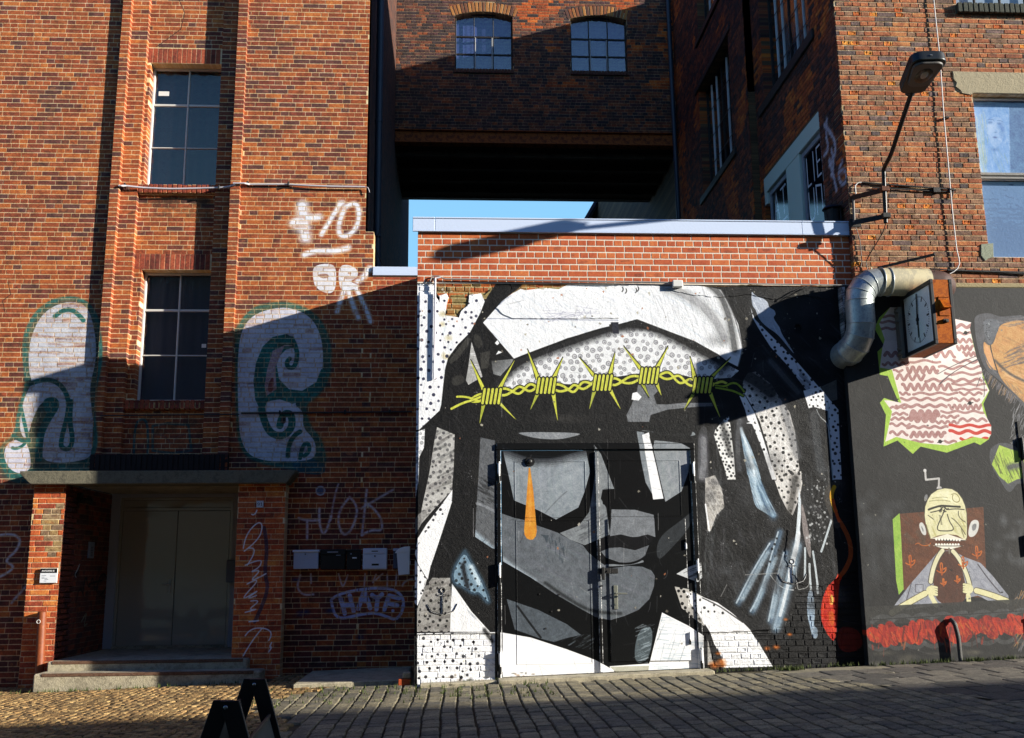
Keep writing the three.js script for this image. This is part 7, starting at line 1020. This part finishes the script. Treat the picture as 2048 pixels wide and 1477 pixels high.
(function lamp() {
  const t = thing('street_lamp', 'black street lamp on a bent arm bracketed to the corner of the weathered warehouse', 'street lamp');
  const knee = S(1768, 352, -12.9), foot = S(1772, 446, -12.95), tip = V(5.79, 7.66, -11.64), far = V(5.745, 7.79, -10.94), z = -12.93;
  part('pole', tube([foot, S(1770, 400, z), knee, knee.clone().add(V(-0.005, 0.1, 0.05)), knee.clone().lerp(tip, 0.28), knee.clone().lerp(tip, 0.6), tip], 0.029, 80, 14, 0.5), std({ color: '#19191b', roughness: 0.35, metalness: 0.5 }), t);
  for (const [px, py, wy] of [[1768, 380, 396], [1771, 433, 446]]) { const e = S(px, py, z), w = S(1704, wy, ZR + 0.012); part('bracket_arm', [bar(w, e, 0.07, 0.014), box(e.x - 0.05, e.x + 0.06, e.y - 0.03, e.y + 0.04, e.z - 0.05, e.z + 0.05, 0.006), box(w.x - 0.03, w.x + 0.13, w.y - 0.06, w.y + 0.06, ZR + 0.011, ZR + 0.022)], py < 400 ? std({ color: '#5a2f16', roughness: 0.8, bumpMap: rep(gStone, 0.2), bumpScale: 0.002 }) : M.iron, t); }
  // head: a tapered shallow tray, tilted up along the arm
  const head = new THREE.Group(); head.name = 'lamp_head'; t.add(head); head.position.copy(tip); head.rotation.x = -Math.atan2(far.y - tip.y, far.z - tip.z); head.rotation.y = Math.atan2(far.x - tip.x, far.z - tip.z); head.scale.set(1.25, 0.9, 1.08);
  const tray = (w0, w1, L, h, cut) => { const s = new THREE.Shape(), a = w0 / 2, b = w1 / 2; s.moveTo(-a + cut, 0); s.lineTo(a - cut, 0); s.quadraticCurveTo(a, 0, a, cut); s.lineTo(b, L - cut * 1.3); s.quadraticCurveTo(b, L, b - cut * 1.3, L); s.lineTo(-b + cut * 1.3, L); s.quadraticCurveTo(-b, L, -b, L - cut * 1.3); s.lineTo(-a, cut); s.quadraticCurveTo(-a, 0, -a + cut, 0); const g = new THREE.ExtrudeGeometry(s, { depth: h, bevelEnabled: true, bevelSize: 0.012, bevelThickness: 0.02, bevelSegments: 3 }); g.rotateX(Math.PI / 2); return g; };
  const shell = std({ color: '#12191b', roughness: 0.38 });
  part('housing', tray(0.24, 0.32, 0.6, 0.1, 0.075).translate(0, 0.1, 0), shell, head);
  part('canopy_lid', tray(0.2, 0.27, 0.54, 0.04, 0.07).translate(0, 0.135, 0.03), shell, head);
  part('lens_rim', tray(0.2, 0.27, 0.4, 0.02, 0.07).translate(0, -0.02, 0.17), std({ color: '#4a4642', roughness: 0.5 }), head);
  part('reflector', new THREE.SphereGeometry(0.13, 24, 10).scale(0.78, 0.2, 1.25).translate(0, -0.045, 0.36), std({ color: '#17140f', roughness: 0.2, metalness: 0.3 }), head);
  part('bulb', new THREE.SphereGeometry(0.045, 16, 12).scale(0.8, 0.5, 1.5).translate(0, -0.062, 0.38), std({ color: '#a39b8e', roughness: 0.3 }), head);
  part('collar', rod([0, 0.02, -0.06], [0, 0.03, 0.06], 0.05, 14), shell, head); part('latch', box(-0.012, 0.012, 0.03, 0.05, 0.605, 0.625), std({ color: '#8d9292', roughness: 0.3, metalness: 0.6 }), head);
  part('cable', [tube([[foot.x, foot.y, foot.z], [foot.x - 0.03, foot.y - 0.12, -13.0], [5.68, 5.9, ZR + 0.04], [5.7, 5.72, ZR + 0.04]], 0.007, 20, 6)], M.black, t); part('junction_box', [box(5.7, 5.8, 5.66, 5.76, ZR + 0.012, ZR + 0.08, 0.01), rod([5.74, 5.76, ZR + 0.045], [5.74, 5.8, ZR + 0.045], 0.012, 8)], std({ color: '#b5b795', roughness: 0.5 }), t);
})();
(function wires() {
  const t = thing('wall_cable', 'thin white cable running down the weathered brick front past the street lamp', 'cable');
  const z = ZR + 0.05, p = (x, y) => { const q = S(x, y, z); return [q.x, q.y, z]; };
  part('wire', tube([p(1866, -20), p(1872, 40), p(1880, 115), p(1888, 230), p(1897, 330), p(1906, 430), p(1914, 500), p(1920, 525), p(1914, 540), p(1900, 548)], 0.008, 60, 6), std({ color: '#c9c6c2', roughness: 0.5 }), t);
  part('clip', [[1878, 108], [1893, 238], [1903, 382]].map(([x, y]) => { const q = S(x, y, ZR); return box(q.x - 0.04, q.x + 0.02, q.y - 0.01, q.y + 0.015, ZR + 0.01, z + 0.012, 0.003); }), M.iron, t);
  const c = thing('wall_conduit', 'dark conduit run sideways on the warehouse bricks behind the lamp pole', 'conduit');
  const q = (x, y, zz = ZR + 0.03) => { const s = S(x, y, zz); return [s.x, s.y, zz]; };
  part('tube', [tube([q(1725, 365), q(1760, 368), q(1840, 374), q(1912, 380)], 0.013, 30, 8), tube([q(1745, 376), q(1800, 378), q(1860, 382), q(1905, 384)], 0.01, 30, 8), tube([q(1908, 380), q(1906, 388), q(1904, 396)], 0.01, 8, 6)], M.iron, c); part('box', box(q(1866, 385)[0], q(1880, 385)[0], q(1866, 386)[1], q(1866, 376)[1], ZR + 0.01, ZR + 0.06, 0.004), M.iron, c);
  part('loop', tube([q(1712, 388), q(1711, 372), q(1716, 366), q(1724, 365)], 0.009, 16, 6), std({ color: '#c9c9c4', roughness: 0.5 }), c);
  part('upright', [tube([q(1707, 400), q(1709, 445)], 0.018, 8, 8), tube([q(1712, 455), q(1720, 480), q(1724, 520), q(1722, 535)], 0.006, 20, 6)], std({ color: '#6a625a', roughness: 0.6 }), c);
  const d = thing('wall_conduit', 'black conduit on the bricks just above the dark plaster, right of the clock', 'conduit');
  part('tube', [rod(q(1895, 541), q(2055, 546), 0.017, 10), rod(q(1860, 538), q(2055, 549), 0.009, 8)], M.black, d);
  const e = thing('wall_conduit', 'grey white conduit crossing the left facade below its upper window', 'conduit');
  const m = (x, y, dz) => { const s = S(x, y, ZL + dz); return [s.x, s.y, ZL + dz]; };
  part('tube', [tube([m(237, 372, 0.11), m(243, 372, 0.115), m(250, 372, 0.06), m(290, 376, 0.02), m(340, 378, 0.02), m(400, 377, 0.02), m(450, 375, 0.05), m(470, 370, 0.11)], 0.017, 50, 8), tube([m(466, 367, 0.115), m(490, 367, 0.115), m(500, 369, 0.04), m(570, 369, 0.04), m(610, 371, 0.05), m(660, 373, 0.055), m(730, 374, 0.05)], 0.016, 50, 8), tube([m(730, 374, 0.04), m(736, 376, 0.05), m(739, 385, 0.05)], 0.007, 10, 6)], std({ color: '#bdb8bc', roughness: 0.45 }), e);
  part('clamp', [[250, 372], [438, 376], [495, 368], [577, 369]].map(([x, y]) => { const s = S(x, y, ZL + 0.03); return box(s.x - 0.012, s.x + 0.012, s.y - 0.035, s.y + 0.035, ZL + 0.0, ZL + 0.075, 0.003); }), M.iron, e);
  const f = thing('wall_conduit', 'thin dark conduit crossing the shaded left facade at the spiral graffiti', 'conduit');
  part('tube', [rod(m(482, 827, 0.03), m(824, 824, 0.03), 0.014, 8), rod(m(200, 832, 0.115), m(478, 829, 0.115), 0.01, 8)], std({ color: '#2a2522', roughness: 0.6 }), f); part('clamp', [[560, 826], [690, 825], [780, 824]].map(([x, y]) => { const s = S(x, y, ZL); return box(s.x - 0.012, s.x + 0.012, s.y - 0.03, s.y + 0.03, ZL, ZL + 0.05, 0.003); }), M.iron, f);
})();
(function lantern() {
  const t = thing('wall_lantern', 'small black domed lantern on the flank wall just above the right end of the coping', 'lantern');
  const p = SX(1672, 430, 5.42), y = p.y - 0.06, z = p.z; const A = (dx, dy) => [5.4 + dx, y + dy, z];
  part('dome', new THREE.SphereGeometry(0.15, 24, 8, 0, 6.2832, 0, 1.35).scale(1, 0.6, 1).translate(5.38, y + 0.12, z), M.black, t);
  part('cage', [rod(A(-0.02, -0.2), A(-0.02, 0.12), 0.085, 18, 0.11), ...[0, 1, 2, 3, 4, 5].map((k) => rod([5.38 + 0.12 * Math.cos(k), y - 0.18, z + 0.12 * Math.sin(k)], [5.38 + 0.13 * Math.cos(k), y + 0.13, z + 0.13 * Math.sin(k)], 0.008, 6))], M.iron, t);
  part('base', rod(A(-0.02, -0.26), A(-0.02, -0.2), 0.12, 18), M.black, t); part('arm', tube([A(0.05, 0.1), A(0.1, 0.2), A(0.14, 0.1)], 0.012, 12, 6), M.black, t);
})();
// ---- letter boxes on the shaded wall
(function boxes() {
  const p = (x, y, z) => S(x, y, z), z1 = ZL + 0.13, G = 'letter boxes in a row on the shaded left wall';
  const rect = (x0, y0, x1, y1, z = z1) => { const a = p(x0, y1, z), b = p(x1, y0, z); return [a.x, b.x, a.y, b.y]; };
  const grey = std({ color: '#a9b4ca', roughness: 0.4 }), black = std({ color: '#0b0b0e', roughness: 0.4 }), pale = std({ color: '#ced5e6', roughness: 0.45 }), steel = std({ color: '#b8bcc8', roughness: 0.3, metalness: 0.4 }), white = std({ color: '#eceff6', roughness: 0.5 });
  const make = (name, label, r, body, extra) => { const t = thing('letter_box', label, 'letter box', G), [a, b, c, d] = rect(...r); part('case', box(a, b, c, d, ZL + 0.005, z1, 0.008), body, t); extra(t, a, b, c, d); return t; };
  make('', 'grey steel letter box with printed strips, leftmost of the row under the pale tag', [586, 1102, 637, 1139], grey, (t, a, b, c, d) => { part('lid', box(a - 0.015, b + 0.015, d - 0.02, d + 0.012, ZL + 0.003, z1 + 0.02, 0.006), pale, t); for (const [k, w, o] of [[0.19, 0.1, 0.02], [0.28, 0.06, 0.07], [0.13, 0, 0], [0.36, 0.15, 0], [0.47, 0.11, -0.01]]) if (w) part('name_strip', box((a + b) / 2 + o - w / 2, (a + b) / 2 + o + w / 2, d - (d - c) * (k + 0.05) - 0.004, d - (d - c) * (k + 0.05) + 0.004, z1, z1 + 0.003, 0.0008), k > 0.4 ? grey : steel, t); part('lock', rod([(a + b) / 2 - 0.01, d - 0.05, z1], [(a + b) / 2 - 0.01, d - 0.05, z1 + 0.008], 0.009, 10), black, t); });
  make('', 'wide black letter box with a light bar, second of the row from the left', [640, 1100, 690, 1140], black, (t, a, b, c, d) => { part('lid', box(a - 0.006, b + 0.006, d - 0.075, d + 0.008, ZL + 0.003, z1 + 0.014, 0.008), black, t); part('slot_bar', box(a + 0.1, a + 0.26, d - 0.04, d - 0.028, z1 + 0.014, z1 + 0.02, 0.002), steel, t); part('name_plate', box(b - 0.13, b - 0.065, d - 0.085, d - 0.072, z1, z1 + 0.004, 0.001), grey, t); });
  make('', 'narrow black letter box with a small white name plate, third from the left', [693, 1100, 721, 1140], black, (t, a, b, c, d) => { part('lid', box(a - 0.004, b + 0.004, d - 0.03, d + 0.006, ZL + 0.003, z1 + 0.01, 0.005), black, t); part('name_plate', box(a + 0.08, a + 0.145, d - 0.128, d - 0.11, z1, z1 + 0.004, 0.001), white, t); part('lock', rod([a + 0.06, d - 0.06, z1], [a + 0.06, d - 0.06, z1 + 0.008], 0.01, 10), grey, t); });
  make('', 'pale grey square letter box with a top flap and lower slot, fourth from the left', [725, 1097, 774, 1140], pale, (t, a, b, c, d) => { part('flap', box(a + 0.006, b - 0.006, d - 0.08, d - 0.006, z1, z1 + 0.012, 0.004), pale, t); part('door', box(a + 0.006, b - 0.006, c + 0.012, d - 0.088, z1, z1 + 0.009, 0.004), pale, t); part('slot', box((a + b) / 2 - 0.05, (a + b) / 2 + 0.045, d - 0.05, d - 0.036, z1 + 0.012, z1 + 0.014, 0.0005), black, t); part('slot', box((a + b) / 2 - 0.045, (a + b) / 2 + 0.06, c + 0.058, c + 0.085, z1 + 0.009, z1 + 0.012, 0.0005), black, t); part('lock', rod([(a + b) / 2, d - 0.115, z1 + 0.009], [(a + b) / 2, d - 0.115, z1 + 0.016], 0.012, 12), black, t); });
  make('', 'dark grey letter box mostly hidden behind the slim white one', [786, 1098, 803, 1138], std({ color: '#3c4358', roughness: 0.5 }), (t, a, b, c, d) => { part('lid', box(a - 0.003, b, d - 0.03, d + 0.005, ZL + 0.003, z1 + 0.008, 0.004), grey, t); });
  { const t = thing('letter_box', 'slim white tapering letter box with rounded lid, rightmost of the row', 'letter box', G), z2 = ZL + 0.26, a = p(794, 1105, z2), b = p(818, 1150, z2); const s = new THREE.Shape(); const w = b.x - a.x; s.moveTo(a.x + 0.03, b.y); s.lineTo(b.x, b.y + 0.01); s.lineTo(b.x, a.y); s.lineTo(a.x, a.y); s.closePath(); const g = new THREE.ExtrudeGeometry(s, { depth: 0.1, bevelEnabled: true, bevelSize: 0.006, bevelThickness: 0.006, bevelSegments: 2 }); g.translate(0, 0, z2 - 0.1); part('case', g, white, t); const l = new THREE.Shape(); l.moveTo(a.x - 0.025, a.y - 0.01); l.quadraticCurveTo(a.x + 0.02, a.y + 0.08, b.x + 0.004, a.y + 0.078); l.lineTo(b.x + 0.004, a.y + 0.002); l.closePath(); const lg = new THREE.ExtrudeGeometry(l, { depth: 0.115, bevelEnabled: true, bevelSize: 0.004, bevelThickness: 0.004, bevelSegments: 2 }); lg.translate(0, 0, z2 - 0.105); part('lid', lg, white, t); part('hook', box(b.x + 0.006, b.x + 0.02, b.y + 0.14, b.y + 0.2, z2 - 0.08, z2 - 0.04, 0.003), white, t); part('back_plate', box(a.x + 0.02, b.x, b.y + 0.05, a.y + 0.04, ZL + 0.005, z2 - 0.107, 0.004), black, t); }
})();
// ---- small things around the porch
function textCanvas(w, h, fn) { const c = document.createElement('canvas'); c.width = w; c.height = h; fn(c.getContext('2d')); return canvasTex(c); }
function plate(parent, x0, x1, y0, y1, z, tex, o = {}) { const g = new THREE.PlaneGeometry(x1 - x0, y1 - y0); g.translate((x0 + x1) / 2, (y0 + y1) / 2, z); return part(o.name || 'print', g, std({ map: tex, roughness: 0.4 }), parent); }
(function signs() {
  const z = -15.3, a = S(78, 1167, z + 0.04), b = S(115, 1137, z + 0.04);
  const t = thing('entrance_sign', 'white and black AUFGANG B sign on the left pillar of the porch', 'sign');
  part('board', box(a.x, b.x, a.y, b.y, z + 0.022, z + 0.04, 0.002), M.whitePlastic, t);
  plate(t, a.x + 0.004, b.x - 0.004, a.y + 0.004, b.y - 0.004, z + 0.042, textCanvas(256, 208, (c) => { c.fillStyle = '#dfe3e8'; c.fillRect(0, 0, 256, 208); c.fillStyle = '#0a0a0a'; c.fillRect(0, 0, 256, 66); c.fillStyle = '#f2f2f2'; c.font = 'bold 34px sans-serif'; c.fillText('AUFGANG B', 20, 46); c.fillStyle = '#555a66'; for (const [x, y, w] of [[22, 100, 70], [22, 122, 46], [150, 108, 80], [22, 140, 90], [70, 158, 60], [60, 180, 40]]) c.fillRect(x, y, w, 6); }));
  part('standoff', [rod([a.x + 0.02, a.y + 0.02, z], [a.x + 0.02, a.y + 0.02, z + 0.025], 0.008), rod([b.x - 0.02, b.y - 0.02, z], [b.x - 0.02, b.y - 0.02, z + 0.025], 0.008)], M.iron, t);
  const n = thing('house_number', 'small enamel house number plate 91 on the right pillar of the porch', 'house number'), c = S(512, 1016, z + 0.02), d = S(527, 1002, z + 0.02);
  part('plate', box(c.x, d.x, c.y, d.y, z + 0.008, z + 0.02, 0.003), M.whitePlastic, n); plate(n, c.x + 0.003, d.x - 0.003, c.y + 0.003, d.y - 0.003, z + 0.0215, textCanvas(128, 120, (x) => { x.fillStyle = '#cfd3de'; x.fillRect(0, 0, 128, 120); x.strokeStyle = '#1a1f36'; x.lineWidth = 4; x.strokeRect(6, 6, 116, 108); x.fillStyle = '#0d1124'; x.font = 'bold 88px serif'; x.textAlign = 'center'; x.fillText('91', 64, 92); }));
  const i = thing('intercom', 'slim grey intercom panel on the inner side of the left pillar', 'intercom'); const p = SX(176, 1117, -5.67), q = SX(188, 1085, -5.67);
  part('panel', box(-5.688, -5.66, p.y, q.y, q.z, p.z, 0.003), std({ color: '#8a90a0', roughness: 0.4, metalness: 0.3 }), i); part('button', [0, 1, 2, 3, 4, 5].map((k) => box(-5.66, -5.656, p.y + 0.03 + k * 0.026, p.y + 0.045 + k * 0.026, (p.z + q.z) / 2 - 0.04, (p.z + q.z) / 2 + 0.05, 0.001)), std({ color: '#3d4350', roughness: 0.5 }), i);
  const cam = thing('porch_lamp', 'small dark fitting under the left side of the porch canopy', 'lamp fitting'); const r = SX(180, 1000, -5.5); part('body', [rod([r.x - 0.18, r.y, r.z], [r.x, r.y - 0.02, r.z], 0.045, 14), rod([r.x, r.y - 0.02, r.z], [r.x + 0.03, r.y - 0.025, r.z], 0.055, 14, 0.05)], M.black, cam); part('mount', box(r.x - 0.19, r.x - 0.12, r.y, r.y + 0.1, r.z - 0.04, r.z + 0.04), M.black, cam);
  const b1 = thing('guard_pipe', 'short orange brown pipe standing against the left pillar of the porch', 'pipe'); const u = S(84, 1225, -15.22), l = S(80, 1332, -15.22);
  part('pipe', [rod([l.x, groundY(-5.9), -15.22], [u.x, u.y, -15.22], 0.06, 20, 0.06, false), new THREE.TorusGeometry(0.055, 0.007, 8, 20).rotateX(Math.PI / 2).translate(u.x, u.y, -15.22)], std({ map: rep(mottle(256, 180, ['#7a3c1c', '#8a4722', '#6c3418', '#94502a']), 0.6), roughness: 0.55 }), b1); part('ring', new THREE.TorusGeometry(0.025, 0.005, 6, 14).translate(u.x - 0.02, u.y - 0.13, -15.16), M.whitePaint, b1);
  const k = thing('loose_bricks', 'orange brick with a grey stone on top at the left foot of the mural wall', 'bricks'); const e = -0.59; part('brick', box(e - 0.11, e + 0.05, groundY(e) - 0.01, groundY(e) + 0.075, -13.5, -13.38, 0.006), std({ color: '#a8481c', roughness: 0.9, bumpMap: rep(gBrick, 0.3), bumpScale: 0.003 }), k); part('stone', box(e - 0.06, e + 0.05, groundY(e) + 0.076, groundY(e) + 0.16, -13.5, -13.4, 0.015), M.concrete, k);
})();
// ---- folding pavement board in the foreground
(function board() {
  const t = thing('sandwich_board', 'black wooden A-frame pavement board standing in shade in the foreground', 'sandwich board');
  const wood = std({ color: '#0a0909', roughness: 0.55, bumpMap: rep(gFine, 0.2), bumpScale: 0.001 }), slate = std({ map: rep(mottle(256, 190, ['#3f403a', '#4a4a43', '#383932', '#53534b']), 0.8), roughness: 0.8 });
  const n = S(455, 1401, -3.95), f = S(511, 1358, -4.75), base = groundY(-0.9);
  const leg = (c, side, out) => { const w = 0.05, s = new THREE.Shape(), h = c.y - base, sp = 0.3 * side; s.moveTo(side > 0 ? -0.018 : -0.048, h); s.lineTo(side > 0 ? 0.048 : 0.018, h); s.lineTo((side > 0 ? 0.048 : 0.018) + sp, 0); s.lineTo((side > 0 ? -0.018 : -0.048) + sp, 0); s.closePath(); const g = new THREE.ExtrudeGeometry(s, { depth: 0.018, bevelEnabled: true, bevelSize: 0.0015, bevelThickness: 0.0015, bevelSegments: 1 }); g.translate(c.x, base, c.z + out); return part('leg', g, wood, t); };
  for (const c of [n, f]) { leg(c, 1, 0.02); leg(c, -1, 0); part('bolt', new THREE.SphereGeometry(0.0085, 12, 8).scale(1, 1, 0.5).translate(c.x + 0.002, c.y - 0.022, c.z + 0.041), std({ color: '#aeb4b8', roughness: 0.2, metalness: 0.9 }), t); }
  for (const side of [1, -1]) { const h = n.y - base, y0 = base + 0.18, y1 = n.y - (side > 0 ? 0.165 : 0.1), at = (y, c) => c.x + side * (0.015 + 0.3 * (1 - (y - base) / h)), pos = []; const A = [at(y0, n), y0, n.z - 0.005], B = [at(y1, n), y1, n.z - 0.005], C = [at(y1, f), y1, f.z + 0.045], D = [at(y0, f), y0, f.z + 0.045]; const o = (p, k) => [p[0] + k, p[1], p[2]], k = side * 0.008; const q = (a, b, c, d) => pos.push(...a, ...b, ...c, ...a, ...c, ...d), AA = o(A, k), BB = o(B, k), CC = o(C, k), DD = o(D, k); q(AA, DD, CC, BB); q(A, B, C, D); q(B, BB, CC, C); q(A, D, DD, AA); q(A, AA, BB, B); q(D, C, CC, DD); const g = finish(pos), uv = g.attributes.uv; part('panel', g, std({ map: slate.map, roughness: 0.8, side: THREE.DoubleSide }), t); part('rail', bar(V(...B).add(V(k, 0.008, 0)), V(...C).add(V(k, 0.008, 0)), 0.018, 0.012), wood, t); if (side > 0) { const m = V(...CC).lerp(V(...BB), 0.1); part('chalk_mark', tube([[m.x + 0.022, m.y - 0.16, m.z], [m.x + 0.012, m.y - 0.11, m.z + 0.005], [m.x + 0.018, m.y - 0.125, m.z + 0.03], [m.x + 0.026, m.y - 0.16, m.z + 0.04]], 0.003, 16, 5), M.whitePlastic, t); } }
})();

finishBricks();
// every group sits at the foot of its thing
scene.updateMatrixWorld(true);
for (const o of scene.children) if (o.isGroup) { const b = new THREE.Box3().setFromObject(o), c = b.getCenter(V()); c.y = b.min.y; o.position.copy(c); for (const k of o.children) k.position.sub(c); }
renderer.render(scene, camera);
